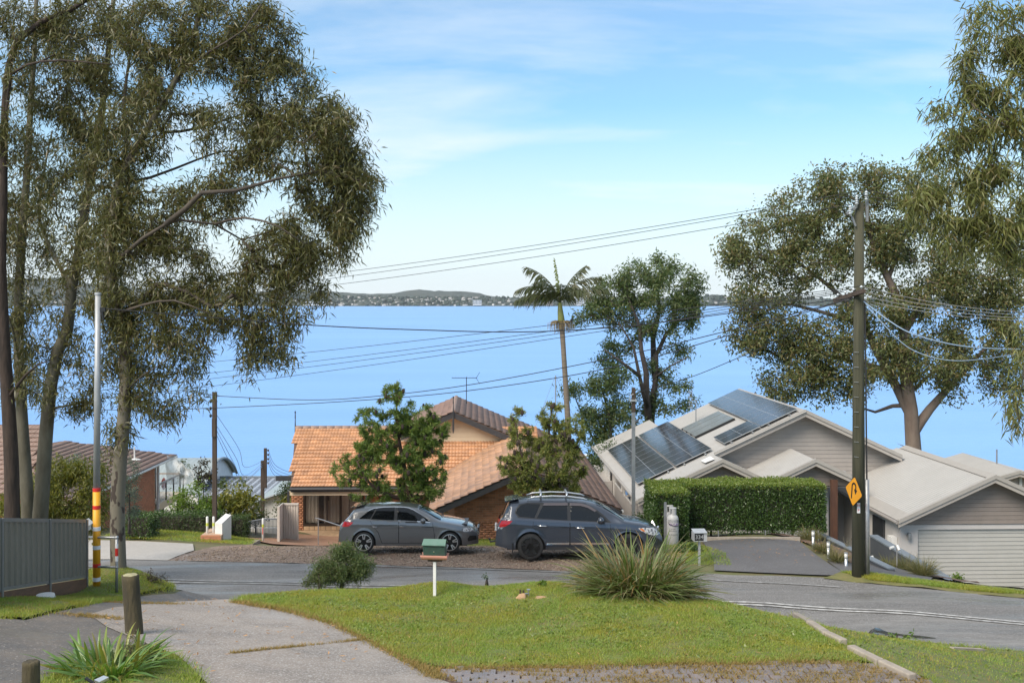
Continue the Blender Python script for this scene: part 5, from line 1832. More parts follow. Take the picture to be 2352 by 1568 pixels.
tree('gum_tree', 'gum with straight greenish trunk just right of the dark trunk at the left edge', 'tree', 27.0,
 [([(66, 1250), (62, 1130), (52, 980), (45, 850), (42, 720), (50, 560), (62, 400), (70, 250), (80, 100), (84, -20)], 0.175, 0.05),
 ([(45, 830), (30, 760, -0.8), (10, 700, -1.2)], 0.04, 0.015), ([(50, 560), (20, 480, 0.6), (-20, 430, 1)], 0.05, 0.02)],
 [(60, 560, 80, 90), (50, 880, 55, 55), (20, 760, 50, 60), (60, 420, 80, 80), (40, 680, 70, 70), (-20, 500, 60, 90)],
 30, 84, (0.14, 0.25), (0.022, 0.036), 0.75, M['bark_olive'], LM['gum'], 'gum trees at the left', spread=0.16, depth=0.6, wig=0.16, curl=0.1)
tree('gum_tree', 'gum with dark furrowed trunk at the left edge above the grey fence', 'tree', 25.4,
 [([(30, 1290), (28, 1190), (26, 1060), (18, 915), (12, 830), (6, 720), (2, 600), (6, 480), (8, 360), (12, 240), (20, 150), (40, 95), (93, 51), (160, 25), (215, -10)], 0.20, 0.05),
 ([(8, 360), (26, 170, -0.4), (60, 150, -0.6), (93, 142, -0.8), (144, 139, -1.0), (257, 149, -1.2)], 0.05, 0.012),
 ([(18, 915), (60, 860, -0.5), (90, 835, -0.8), (110, 830, -1.0)], 0.05, 0.012)],
 [(40, 40, 70, 60), (90, 150, 90, 60), (190, 30, 80, 60), (200, 150, 70, 40), (20, 300, 50, 80), (110, 880, 40, 35)],
 30, 84, (0.14, 0.25), (0.022, 0.036), 0.75, M['bark_dark'], LM['gum'], 'gum trees at the left', spread=0.16, depth=0.6, wig=0.16, curl=0.1)

# ---- gum on the right, close by; its trunk stands outside the picture
tree('gum_tree', 'near gum with long olive leaves hanging in at the right edge above the power pole', 'tree', 22.0,
 [([(2560, 1500), (2540, 1200), (2520, 900), (2500, 600), (2490, 300), (2480, 0), (2470, -200)], 0.25, 0.08),
 ([(2500, 600), (2420, 560, 0.3), (2350, 570, 0.5), (2290, 545, 0.8), (2200, 500, 1.0)], 0.06, 0.015),
 ([(2495, 420), (2400, 340, 0), (2330, 300, -0.3), (2240, 250, -0.4)], 0.06, 0.015),
 ([(2485, 180), (2400, 120, 0.6), (2320, 60, 0.9), (2260, 30, 1)], 0.05, 0.015),
 ([(2500, 640), (2430, 700, -0.5), (2370, 760, -0.7), (2345, 900, -0.8)], 0.04, 0.01)],
 [(2310, 60, 100, 80), (2290, 160, 110, 80), (2250, 255, 105, 70), (2205, 335, 95, 55), (2300, 330, 90, 80), (2190, 425, 110, 60), (2270, 450, 110, 80), (2125, 470, 70, 50), (2085, 480, 40, 40),
 (2210, 540, 80, 60), (2295, 550, 75, 55), (2330, 610, 40, 40), (2345, 780, 18, 70), (2348, 890, 18, 80), (2344, 985, 14, 45), (2400, 200, 80, 150), (2410, 400, 60, 110)],
 34, 72, (0.17, 0.28), (0.024, 0.040), 0.9, M['bark_limb'], LM['gum_near'], 'gum trees at the right', spread=0.13, depth=0.6, wig=0.14, curl=0.16)

# ---- big spreading tree by the water on the right
tree('angophora', 'big spreading tree with pinkish forked trunk standing by the water behind the pale house', 'tree', 62.0,
 [([(2102, 1320), (2100, 1060), (2096, 1000), (2092, 940), (2080, 860), (2078, 780), (2066, 700), (2040, 640), (2005, 560), (1990, 480)], 0.62, 0.12),
 ([(2094, 960), (2060, 890, 0.4), (2010, 800, 0.8), (1985, 745, 0.8), (1930, 680, 0.8), (1850, 615, 0.8), (1780, 575, 0.8)], 0.32, 0.06),
 ([(2100, 990), (2135, 940, 0.4), (2170, 900, 0.8), (2240, 825, 0.8), (2300, 760, 0.8)], 0.33, 0.06),
 ([(2078, 760), (2120, 690, 1), (2160, 620, 2), (2200, 560, 2), (2250, 530, 2)], 0.26, 0.05),
 ([(2088, 930), (2050, 932, 0.8), (2010, 946, 1.2), (1975, 935, 1.2)], 0.16, 0.05),
 ([(2040, 640), (2070, 560, 0.4), (2100, 480, 0.4)], 0.15, 0.04),
 ([(1985, 745, 0.8), (1900, 720, 1.2), (1820, 700, 1.6), (1740, 690, 1.6)], 0.16, 0.04),
 ([(2040, 850, 0.4), (1960, 830, 1.2), (1880, 810, 1.6), (1800, 790, 1.6)], 0.18, 0.04),
 ([(2092, 900, 1), (2160, 840, 3), (2230, 800, 4)], 0.16, 0.05)],
 [(1760, 560, 105, 70), (1690, 590, 50, 40), (1860, 470, 110, 65), (1955, 425, 110, 45), (2070, 430, 100, 60), (1760, 680, 95, 65), (1800, 780, 105, 55), (1720, 765, 60, 40), (1880, 600, 105, 70),
 (1985, 550, 95, 75), (2110, 550, 110, 80), (2230, 620, 120, 80), (2150, 680, 105, 60), (2010, 710, 95, 65), (1880, 800, 110, 70), (1990, 825, 100, 65), (2130, 820, 120, 65), (2260, 780, 105, 80),
 (2310, 865, 55, 50), (1830, 870, 80, 45), (1795, 905, 45, 25), (1930, 890, 75, 40), (2180, 880, 60, 30), (2330, 700, 60, 80), (2340, 560, 60, 80)],
 10.0, 100, (0.18, 0.30), (0.07, 0.12), 0.25, M['bark_pink'], LM['fig'], spread=0.34, depth=0.75, wig=0.22, tip=0.012, step=0.8, shell=0.3, power=0.48)

# ---- layered trees in the middle
tree('wattle_tree', 'tall layered tree with dark forked trunks right of the palm', 'tree', 62.0,
 [([(1496, 1300), (1495, 967), (1505, 883), (1507, 814), (1511, 808), (1531, 765), (1557, 739), (1600, 716)], 0.42, 0.06),
 ([(1505, 860), (1500, 779, 1), (1514, 716, 1), (1510, 650, 1.5), (1530, 620, 2)], 0.22, 0.05),
 ([(1492, 985), (1485, 912, -1), (1484, 854, -1), (1473, 805, -1), (1469, 750, -1), (1440, 680, -1)], 0.26, 0.05),
 ([(1485, 930, -1), (1468, 860, -2), (1456, 800, -2), (1420, 740, -2)], 0.16, 0.04),
 ([(1468, 863, -2), (1424, 828, -3), (1387, 802, -3)], 0.12, 0.03),
 ([(1500, 870, 0), (1540, 840, -1), (1580, 820, -2)], 0.08, 0.03)],
 [(1540, 635, 80, 32), (1465, 632, 70, 30), (1400, 660, 55, 24), (1520, 690, 95, 34), (1420, 705, 75, 32), (1575, 695, 45, 30), (1370, 735, 60, 22), (1455, 755, 60, 28), (1565, 745, 55, 26), (1370, 690, 40, 20),
 (1560, 800, 36, 18), (1520, 845, 45, 18), (1540, 880, 50, 18), (1545, 925, 55, 22), (1430, 800, 45, 22), (1400, 826, 40, 18), (1590, 660, 30, 25), (1500, 600, 40, 14), (1560, 605, 30, 14), (1470, 930, 40, 30)],
 14, 95, (0.18, 0.32), (0.055, 0.09), 0.1, M['bark_grey'], LM['wattle'], 'layered trees by the water', spread=0.22, depth=1.0, wig=0.2, tip=0.011, step=0.8, shell=0.2, power=0.46)
tree('wattle_tree', 'low broad layered tree below the palm between the two house roofs', 'tree', 60.0,
 [([(1412, 1300), (1408, 1110), (1405, 1040), (1400, 960), (1385, 900)], 0.2, 0.05),
 ([(1405, 1040), (1440, 990, -1), (1470, 960, -1)], 0.1, 0.03), ([(1405, 1060), (1370, 1020, 1), (1340, 960, 1), (1320, 910, 1)], 0.08, 0.03)],
 [(1385, 885, 75, 28), (1325, 892, 45, 18), (1395, 945, 85, 38), (1440, 995, 70, 32), (1370, 985, 50, 30), (1390, 1035, 55, 35), (1380, 1085, 50, 40), (1420, 860, 50, 25), (1460, 1050, 50, 40)],
 13, 95, (0.18, 0.32), (0.055, 0.09), 0.1, M['bark_grey'], LM['wattle'], 'layered trees by the water', spread=0.24, depth=1.0, wig=0.2, tip=0.01, step=0.8, shell=0.2)

# ---- palm
PY = 58.0
palm = thing('palm_tree', 'tall slender palm rising in front of the lake beyond the orange tiled roof', 'palm', tuple(P(1312, 1250, PY)))
tp = LP([(1312, 1250), (1304, 960), (1299, 880), (1294, 800), (1290, 742)], PY)
MB().tube(tp, [0.19, 0.165, 0.15, 0.14, 0.15], 12).build('trunk', mat('palm_bark', (0.20, 0.165, 0.125), (0.13, 0.105, 0.08), rough=0.9, scale=5, stretch=(0.4, 0.4, 3), bump=0.4), palm, smooth=True)
MB().tube(LP([(1290, 744), (1289, 735), (1287, 715), (1286, 695)], PY), [0.17, 0.20, 0.16, 0.10], 12).build('crownshaft', mat('crownshaft', (0.20, 0.22, 0.06), (0.15, 0.17, 0.05), rough=0.5, scale=3), palm, smooth=True)
top = P(1286, 695, PY)


def frond(az, el, length, dr, material, dense=38, wl=0.62):
 """arched stem with hanging leaflets on both sides"""
 d = Vector((math.cos(az), math.sin(az), 0))
 path = []
 n = 14
 p = Vector(top)
 a = el
 for i in range(n + 1):
  path.append(p.copy())
  p = p + (d * math.cos(a) + Vector((0, 0, math.sin(a)))) * (length / n)
  a -= dr / n
 mb = MB()
 mb.tube(path, [lerp(0.035, 0.006, i / n) for i in range(n + 1)], 5)
 side = Vector((-d.y, d.x, 0))
 for i in range(dense):
  t = 0.14 + 0.86 * i / dense
  k = min(n - 1, int(t * n))
  q = path[k].lerp(path[k + 1], t * n - k)
  tang = (path[k + 1] - path[k]).normalized()
  L = wl * (0.5 + 1.0 * math.sin(math.pi * min(1, t * 0.9 + 0.08))) * random.uniform(0.8, 1.15)
  for s_ in (-1, 1):
   dirn = (side * s_ * random.uniform(0.3, 0.9) + tang * random.uniform(0.5, 0.9) + Vector((0, 0, random.uniform(-1.0, -0.2)))).normalized()
   wv = tang * 0.034
   m = q + dirn * L * 0.5
   e = q + dirn * L + Vector((0, 0, -0.25 * L))
   mb.add([q - wv * 0.5, q + wv * 0.5, m + wv, m - wv, e], [(0, 1, 2, 3), (3, 2, 4)])
 mb.build('frond', material, palm)


for az, el, ln_, dr in ((R(182), R(58), 2.9, R(95)), (R(172), R(74), 2.9, R(60)), (R(196), R(34), 2.8, R(70)), (R(225), R(66), 2.5, R(80)), (R(4), R(64), 2.9, R(70)), (R(-8), R(48), 3.0, R(75)), (R(14), R(74), 2.7, R(45)),
      (R(95), R(66), 2.6, R(90)), (R(65), R(56), 2.6, R(85)), (R(270), R(70), 2.4, R(95)), (R(315), R(52), 2.5, R(90)), (R(150), R(46), 2.6, R(90))):
 frond(az, el, ln_, dr, LM['palm'])
frond(R(200), R(86), 2.5, R(8), LM['palm_new'], 40, 0.22)
fl = MB()
c0 = P(1290, 742, PY)
for i in range(190):
 az = random.uniform(0, 2 * math.pi)
 r1 = random.uniform(0.25, 0.8)
 a = c0 + Vector((math.cos(az) * r1 * 0.5, math.sin(az) * r1 * 0.5, 0.2 * r1))
 b = c0 + Vector((math.cos(az) * r1, math.sin(az) * r1, 0.16 - 0.42 * r1 ** 2 + random.uniform(-0.12, 0.1)))
 e = b + Vector((random.uniform(-0.05, 0.05), random.uniform(-0.05, 0.05), -random.uniform(0.1, 0.75) * (1.25 - r1)))
 fl.tube([c0, a, b, e], 0.009, 3, cap=False)
fl.build('flower_stems', LM['straw'], palm)


def bird(label, c, s=1.0):
 """small perched dark bird: rounded body, head with beak, folded wings, tail, legs"""
 root = thing('bird', label, 'bird', tuple(c), R(30))
 x, y, z = c
 mb = MB()
 mb.tube([(x - 0.16 * s, y, z + 0.03 * s), (x - 0.09 * s, y, z + 0.08 * s), (x - 0.02 * s, y, z + 0.14 * s), (x + 0.04 * s, y, z + 0.21 * s), (x + 0.055 * s, y, z + 0.27 * s), (x + 0.075 * s, y, z + 0.30 * s), (x + 0.11 * s, y, z + 0.295 * s)],
   [0.012 * s, 0.045 * s, 0.072 * s, 0.062 * s, 0.038 * s, 0.036 * s, 0.016 * s], 10)
 mb.build('body', M['black'], root, smooth=True)
 MB().bar((x - 0.10 * s, y, z + 0.07 * s), (x - 0.30 * s, y, z - 0.06 * s), 0.05 * s, 0.012 * s).build('tail', M['black'], root)
 MB().lathe([(0.014 * s, 0), (0.0, 0.05 * s)], 6, (x + 0.11 * s, y, z + 0.295 * s), axis='x').build('beak', M['charcoal'], root)
 for k in (-1, 1):
  MB().tube([(x, y + k * 0.02 * s, z + 0.10 * s), (x + 0.01 * s, y + k * 0.02 * s, z)], 0.006 * s, 4).build('leg', M['charcoal'], root)
  MB().tube([(x + 0.03 * s, y + k * 0.058 * s, z + 0.2 * s), (x - 0.04 * s, y + k * 0.068 * s, z + 0.12 * s), (x - 0.14 * s, y + k * 0.03 * s, z + 0.03 * s)], [0.02 * s, 0.035 * s, 0.008 * s], 6).build('wing', M['black'], root)


bird('small dark bird perched on the hanging flowers of the palm', P(1312, 744, PY), 1.1)
bird('small dark bird on the topmost twig of the big spreading tree', P(1938, 386, 61.0), 1.0)


# ---- banksias in front of the brick house
def cone_mesh():
 mb = MB()
 mb.ball((0, 0, 0), 0.045, 0.045, 0.075, 8, 6, 0.12)
 return mb.mesh('seed_cone', M['bark_dark'])


CONE = cone_mesh()


def banksia(label, Y0, limbs, blobs, dens, leafm, ncone):
 limbs3 = [(LP(l[0], Y0), l[1], l[2]) for l in limbs]
 root = thing('banksia_tree', label, 'tree', tuple(limbs3[0][0][0]), 0, 'banksias in front of the brick house')
 pts = blob_points(blobs, Y0, dens, 0.7, 0.55)
 paths, ends = grow(limbs3, pts, 0.007, 0.25, 0.12, 0.5)
 wood('trunk', paths, M['bark_banksia'], root, 10)
 lp, out = [], []
 for e in ends:
  ax = (Vector(e[-1]) - Vector(e[0]))
  if ax.length < 1e-4:
   ax = Vector((0, 0, 1))
  ax.normalize()
  ax = (ax + Vector((0, 0, 0.5))).normalized()
  for k in range(60):
   q = Vector(e[-1]) - ax * random.uniform(0.0, 0.26)
   lp.append(tuple(q))
   out.append(tuple(ax * 0.45))
 leaves('crown', lp, (0.11, 0.18), (0.022, 0.036), 0.0, leafm, root, 0.025, outward=np.array(out), curl=0.05)
 base = Vector(PLACE[root.name])
 for e in random.sample(ends, min(ncone, len(ends))):
  o = bpy.data.objects.new('seed_cone', CONE)
  COL.objects.link(o)
  o.parent = root
  o.location = Vector(e[0]) - base + Vector((random.uniform(-0.06, 0.06), -0.12, random.uniform(-0.05, 0.05)))
  o.scale = [random.uniform(0.9, 1.4)] * 3


banksia('dark green banksia with black seed cones standing behind the grey hatchback', 36.2,
  [([(950, 1255), (945, 1180), (940, 1130), (930, 1080), (915, 1000), (910, 920)], 0.13, 0.03),
  ([(942, 1150), (890, 1135, -0.3), (850, 1110, -0.5), (820, 1060, -0.6)], 0.09, 0.02),
  ([(938, 1120), (965, 1060, 0.3), (985, 1000, 0.4), (1015, 960, 0.5)], 0.06, 0.02),
  ([(945, 1170), (900, 1165, 0.4), (860, 1130, 0.6)], 0.05, 0.02)],
  [(905, 930, 35, 55), (850, 985, 40, 60), (895, 1010, 70, 60), (960, 960, 35, 50), (985, 1000, 45, 50), (830, 1050, 40, 45), (900, 1080, 95, 60), (980, 1060, 55, 60), (800, 1085, 40, 30), (860, 1130, 60, 30), (960, 1120, 60, 35), (1010, 975, 25, 30), (1000, 1110, 35, 40), (905, 890, 12, 20), (780, 1065, 18, 14), (940, 1010, 60, 60)],
  88, LM['banksia'], 95)
banksia('yellowing banksia with black seed cones standing behind the dark blue wagon', 36.6,
  [([(1262, 1260), (1264, 1170), (1262, 1130), (1258, 1060), (1262, 980), (1270, 930)], 0.10, 0.025),
  ([(1263, 1140), (1230, 1100, -0.3), (1200, 1050, -0.4), (1185, 980, -0.5)], 0.06, 0.02),
  ([(1262, 1120), (1300, 1080, 0.3), (1320, 1030, 0.4), (1335, 990, 0.4)], 0.05, 0.02)],
  [(1190, 970, 22, 40), (1200, 1020, 40, 45), (1190, 1080, 45, 45), (1270, 955, 38, 35), (1265, 1000, 55, 45), (1315, 985, 30, 45), (1260, 1060, 75, 55), (1310, 1060, 40, 50), (1215, 1125, 45, 25), (1290, 1120, 45, 25), (1235, 1100, 60, 35), (1160, 1065, 16, 30)],
  98, LM['banksia_dry'], 75)


# ---- shrubs and hedges
def shrub(name, label, cat, Y0, blobs, dens, per, ln, wd, leafm, droop=0.1, group=None, foot=None, spread=0.12, bark='bark_grey', depth=0.9, shell=0.5, step=0.3, tip=0.005):
 cx = sum(b[0] for b in blobs) / len(blobs)
 lo = max(b[1] + b[3] for b in blobs)
 fx, fy = foot or (cx, lo)
 top_ = min(b[1] for b in blobs)
 return tree(name, label, cat, Y0, [([(fx, fy + 10), (fx, lerp(fy, top_, 0.3)), (lerp(fx, cx, 0.8), lerp(fy, top_, 0.65))], 0.05, 0.015)], blobs, dens * 2.6, per, ln, wd, droop, M[bark], leafm, group, spread, tip, depth, shell=shell, step=step)


shrub('shrub', 'loose yellow green shrub behind the grey fence and the gum trunks', 'shrub', 28.0, [(150, 1130, 90, 70), (70, 1150, 60, 50), (200, 1100, 50, 50), (215, 1170, 40, 50), (130, 1080, 60, 30), (20, 1160, 40, 40), (170, 1190, 70, 30)], 22, 80, (0.09, 0.15), (0.024, 0.042), LM['yellow'], 0.5, foot=(150, 1230), shell=0.35)
shrub('shrub', 'grey green rounded shrub above the yellow green one by the left roof', 'shrub', 31.0, [(190, 1050, 45, 30), (160, 1065, 40, 25), (225, 1075, 35, 40)], 14, 60, (0.06, 0.1), (0.02, 0.035), LM['silver'], 0.0, foot=(190, 1200))
shrub('clipped_shrub', 'tall clipped grey green column shrub beside the orange brick wall', 'shrub', 32.0, [(296, 1090, 22, 35), (300, 1130, 22, 45), (297, 1165, 18, 30)], 60, 60, (0.04, 0.07), (0.018, 0.03), LM['silver'], 0.0, foot=(297, 1215), spread=0.07, shell=0.7)
shrub('shrub', 'bright green leafy bush below the balcony, left of the timber pole', 'shrub', 43.0, [(445, 1145, 45, 35), (415, 1160, 25, 28), (478, 1160, 28, 28)], 12, 70, (0.1, 0.18), (0.035, 0.06), LM['bright'], 0.0, foot=(440, 1215), spread=0.16)
shrub('frangipani', 'yellow green frangipani between the two timber poles', 'shrub', 44.0, [(535, 1140, 45, 30), (560, 1160, 35, 30), (515, 1165, 30, 25)], 11, 55, (0.18, 0.30), (0.06, 0.10), LM['yellow'], 0.0, foot=(540, 1220), spread=0.15)
shrub('shrub', 'dark rounded bush left of the blue grey gate', 'shrub', 45.0, [(590, 1168, 25, 30), (575, 1185, 25, 20)], 16, 60, (0.08, 0.13), (0.04, 0.06), LM['dark'], 0.0, foot=(588, 1220))
shrub('small_tree', 'bronze leaved small tree in front of the tall vaulted house', 'tree', 50.0, [(467, 1080, 22, 22), (480, 1105, 18, 18), (455, 1100, 16, 20)], 12, 50, (0.1, 0.18), (0.05, 0.08), LM['red'], 0.0, foot=(468, 1180))
shrub('small_tree', 'small green tree against the blue grey steel roof', 'tree', 50.0, [(520, 1098, 18, 16), (548, 1110, 14, 14), (497, 1112, 16, 16)], 9, 50, (0.1, 0.18), (0.05, 0.08), LM['wattle'], 0.0, foot=(525, 1180))
shrub('shrub', 'dark bush against the white vaulted house beside the beige fence', 'shrub', 49.0, [(655, 1135, 28, 28), (640, 1160, 22, 22), (668, 1115, 20, 16)], 12, 55, (0.1, 0.16), (0.04, 0.07), LM['dark'], 0.0, foot=(655, 1200))
shrub('shrub', 'feathery yellow palm shrub behind the beige metal fence', 'shrub', 48.0, [(672, 1145, 16, 14), (655, 1150, 14, 10)], 16, 30, (0.3, 0.55), (0.03, 0.05), LM['yellow'], 0.2, foot=(668, 1180), spread=0.05)
shrub('shrub', 'dark green garden bush by the water between the two roofs', 'shrub', 56.0, [(1395, 1050, 40, 30), (1370, 1085, 40, 30), (1420, 1085, 35, 35)], 7, 70, (0.12, 0.22), (0.04, 0.07), LM['dark'], 0.0, foot=(1395, 1150), spread=0.25)
shrub('netted_shrub', 'shrub under white bird netting beyond the balcony', 'shrub', 50.0, [(415, 1070, 22, 22), (430, 1095, 18, 16)], 8, 40, (0.1, 0.18), (0.03, 0.06), LM['wattle'], 0.0, foot=(420, 1150))
shrub('bush', 'feathery green bush at the road edge in front of the grey hatchback', 'bush', 23.6, [(790, 1292, 55, 38), (745, 1310, 35, 28), (830, 1302, 30, 28), (795, 1262, 25, 18), (775, 1325, 55, 16), (715, 1330, 25, 12)], 130, 110, (0.05, 0.10), (0.010, 0.017), LM['wattle'], 0.0, foot=(785, 1345), spread=0.07, shell=0.25)
shrub('bush', 'small reddish leaved bush spreading left of the feathery green bush', 'bush', 23.4, [(735, 1325, 30, 14), (700, 1338, 22, 8), (755, 1310, 18, 16)], 60, 40, (0.04, 0.07), (0.014, 0.022), LM['red'], 0.0, foot=(735, 1345), spread=0.05)
shrub('bush', 'red tipped shrub behind the grey number letterbox', 'bush', 31.5, [(1582, 1262, 28, 26), (1598, 1275, 20, 24), (1565, 1280, 20, 24)], 45, 60, (0.05, 0.08), (0.025, 0.035), LM['hedge'], 0.0, foot=(1585, 1300), spread=0.06)
shrub('bush', 'small rounded green bush at the end of the charcoal wall', 'bush', 30.5, [(2196, 1330, 13, 11)], 120, 60, (0.05, 0.08), (0.03, 0.04), LM['bright'], 0.0, foot=(2196, 1345), spread=0.06)
shrub('bush', 'small leafy bush by the wall under the thin steel pole', 'bush', 35.0, [(1465, 1190, 14, 10), (1480, 1196, 10, 8)], 60, 50, (0.06, 0.1), (0.03, 0.05), LM['dark'], 0.0, foot=(1468, 1210), spread=0.08)
shrub('weed', 'bright green weed clump growing by the lawn tap', 'plant', 21.6, [(1242, 1352, 18, 14), (1246, 1338, 12, 8), (1262, 1368, 10, 6)], 140, 24, (0.08, 0.13), (0.025, 0.04), LM['bright'], -0.3, foot=(1242, 1375), spread=0.03)
shrub('weed', 'tiny weed at the road edge beyond the mailbox lawn', 'plant', 23.8, [(1120, 1322, 12, 8)], 120, 14, (0.05, 0.09), (0.02, 0.03), LM['dark'], -0.2, foot=(1118, 1335), spread=0.03)
shrub('weed', 'broad leaved weed sprout at the edge of the roadside puddle', 'plant', 20.4, [(2052, 1447, 10, 14), (2046, 1462, 6, 6), (2092, 1462, 4, 8)], 90, 10, (0.08, 0.13), (0.03, 0.05), LM['bright'], 0.0, foot=(2056, 1478), spread=0.03)
shrub('weed', 'dark weedy clump on the grassy bank beside the spotted gum', 'plant', 24.4, [(345, 1318, 32, 16), (320, 1335, 30, 14), (365, 1335, 18, 14)], 60, 40, (0.04, 0.09), (0.012, 0.02), LM['red'], 0.1, foot=(345, 1350), spread=0.05)


def hedge(name, label, boxes, leafm, topm, ln, wd, dens, group=None, trunks=0):
 """clipped hedge: dark inner body, leaves all over its faces"""
 b0 = boxes[0]
 root = thing(name, label, 'hedge', ((b0[0] + b0[1]) / 2, b0[2], b0[4]), 0, group)
 core = MB()
 pos, nor, ptop, ntop = [], [], [], []
 for x0, x1, y0, y1, z0, z1 in boxes:
  core.box(x0 + 0.1, x1 - 0.1, y0 + 0.1, y1 - 0.1, z0 + 0.08, z1 - 0.1)
  for (n_, area, fn) in (((0, -1, 0), (x1 - x0) * (z1 - z0), lambda a, b: (lerp(x0, x1, a), y0, lerp(z0, z1, b))),
       ((-1, 0, 0), (y1 - y0) * (z1 - z0), lambda a, b: (x0, lerp(y0, y1, a), lerp(z0, z1, b))),
       ((1, 0, 0), (y1 - y0) * (z1 - z0), lambda a, b: (x1, lerp(y0, y1, a), lerp(z0, z1, b))),
       ((0, 0, 1), (x1 - x0) * (y1 - y0), lambda a, b: (lerp(x0, x1, a), lerp(y0, y1, b), z1))):
   for _ in range(int(area * dens)):
    p = Vector(fn(random.random(), random.random()))
    bump_ = noise.noise(p * 1.3) * 0.07 + noise.noise(p * 5) * 0.035 - random.random() ** 2 * 0.12
    p += Vector(n_) * bump_
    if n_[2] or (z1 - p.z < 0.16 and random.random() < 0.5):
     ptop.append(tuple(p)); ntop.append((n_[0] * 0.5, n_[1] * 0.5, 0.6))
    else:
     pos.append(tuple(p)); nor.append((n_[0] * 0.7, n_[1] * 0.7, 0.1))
 core.build('stems', M['bark_grey'], root)
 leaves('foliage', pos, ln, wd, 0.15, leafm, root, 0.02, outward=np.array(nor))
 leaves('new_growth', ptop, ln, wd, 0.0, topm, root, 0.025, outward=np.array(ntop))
 x0, x1, y0, y1, z0, z1 = b0
 for i in range(trunks):
  x = lerp(x0 + 0.3, x1 - 0.3, i / max(1, trunks - 1))
  MB().tube([(x, (y0 + y1) / 2 - 0.3, z0 - 0.6), (x + 0.03, (y0 + y1) / 2 - 0.25, z0 + 0.3)], 0.04, 6).build('stem', M['bark_grey'], root)
 return root


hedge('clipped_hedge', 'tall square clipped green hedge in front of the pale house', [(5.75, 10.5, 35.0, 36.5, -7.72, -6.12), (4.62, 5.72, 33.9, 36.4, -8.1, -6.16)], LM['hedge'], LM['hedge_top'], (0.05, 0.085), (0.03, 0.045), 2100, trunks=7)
hx = lambda x, Y: P(x, 0, Y).x
hz = lambda y, Y: P(0, y, Y).z
hedge('clipped_hedge', 'low dark hedge right of the spotted gum trunk', [(hx(288, 38), hx(345, 38), 38, 39, hz(1240, 38), hz(1186, 38))], LM['hedge'], LM['hedge'], (0.05, 0.09), (0.03, 0.045), 900, 'low hedges along the left houses')
hedge('clipped_hedge', 'long low dark hedge with pale flowers left of the white letterbox pillar', [(hx(352, 41), hx(498, 41), 41, 42, hz(1240, 41), hz(1183, 41))], LM['dark'], LM['hedge'], (0.05, 0.09), (0.03, 0.045), 900, 'low hedges along the left houses')
hedge('clipped_hedge', 'short low hedge right of the white letterbox pillar', [(hx(526, 42), hx(562, 42), 42, 43, hz(1240, 42), hz(1190, 42))], LM['dark'], LM['dark'], (0.05, 0.09), (0.03, 0.045), 900, 'low hedges along the left houses')


# ---- strappy plants
def blade_mesh(name, length, width, bend, material, segs=6, fold=0.25):
 """one arching strap leaf rising along z and bending towards +x"""
 v, f = [], []
 a = 0.0
 p = Vector((0, 0, 0))
 for i in range(segs + 1):
  t = i / segs
  w = width * (0.55 + 0.9 * t if t < 0.35 else (1.0 - ((t - 0.35) / 0.65) ** 2.2) * 0.87 + 0.02) * 0.5
  dirn = Vector((math.sin(a), 0, math.cos(a)))
  nrm = Vector((math.cos(a), 0, -math.sin(a)))
  v += [tuple(p + Vector((0, -w, 0)) + nrm * 0), tuple(p + nrm * (-fold * w)), tuple(p + Vector((0, w, 0)))]
  p = p + dirn * (length / segs)
  a += bend / segs * (0.5 + t)
 for i in range(segs):
  k = i * 3
  f += [(k, k + 1, k + 4, k + 3), (k + 1, k + 2, k + 5, k + 4)]
 me = bpy.data.meshes.new(name)
 me.from_pydata(v, [], f)
 me.materials.append(material)
 me.polygons.foreach_set('use_smooth', [True] * len(f))
 me.update()
 return me


def clump(root, name, stuff, meshes, base, n, rad, tilt, limit, szlo=0.7, szhi=1.15, squash=1.0, bias=0.6):
 base = Vector(base)
 origin = Vector(PLACE[root.name])
 out = []
 for i in range(n):
  az = random.uniform(0, 2 * math.pi)
  r = rad * math.sqrt(random.random())
  tl_ = lerp(tilt[0], tilt[1], random.random() ** bias)
  q = base - origin + Vector((math.cos(az) * r, math.sin(az) * r * squash, 0))
  az2 = az + random.uniform(-0.6, 0.6)
  s_ = random.uniform(szlo, szhi)
  Mx = Matrix.Translation(q) @ Matrix.Rotation(az2, 4, 'Z') @ Matrix.Rotation(tl_, 4, 'Y') @ Matrix.Rotation(random.uniform(-0.9, 0.9), 4, 'Z') @ Matrix.Scale(s_, 4)
  out.append((random.randrange(len(meshes)), Mx))
 pieces(root, name, stuff, meshes, out, lambda t: (t + origin).length - 0.4 * t.z, limit=limit)


lb = G(1470, 1377)
lz = H(*lb)
lom = thing('mat_rush', 'large clump of arching strappy leaves on the lawn before the dark blue wagon', 'plant', (lb[0], lb[1] + 0.5, lz))
lmesh = [blade_mesh('leaf_blade', L, w, b, LM['mat_rush']) for L, w, b in ((1.5, 0.042, 1.3), (1.6, 0.044, 0.9), (1.4, 0.04, 1.8), (1.25, 0.044, 1.0), (1.1, 0.032, 1.5), (1.5, 0.034, 0.8), (1.3, 0.03, 2.6), (1.0, 0.034, 0.9), (1.4, 0.03, 2.2))]
clump(lom, 'leaf_blade', 'leaf_blades', lmesh, (lb[0], lb[1] + 0.5, lz - 0.05), 3300, 0.62, (0.03, 1.45), 300, 0.5, 1.0)

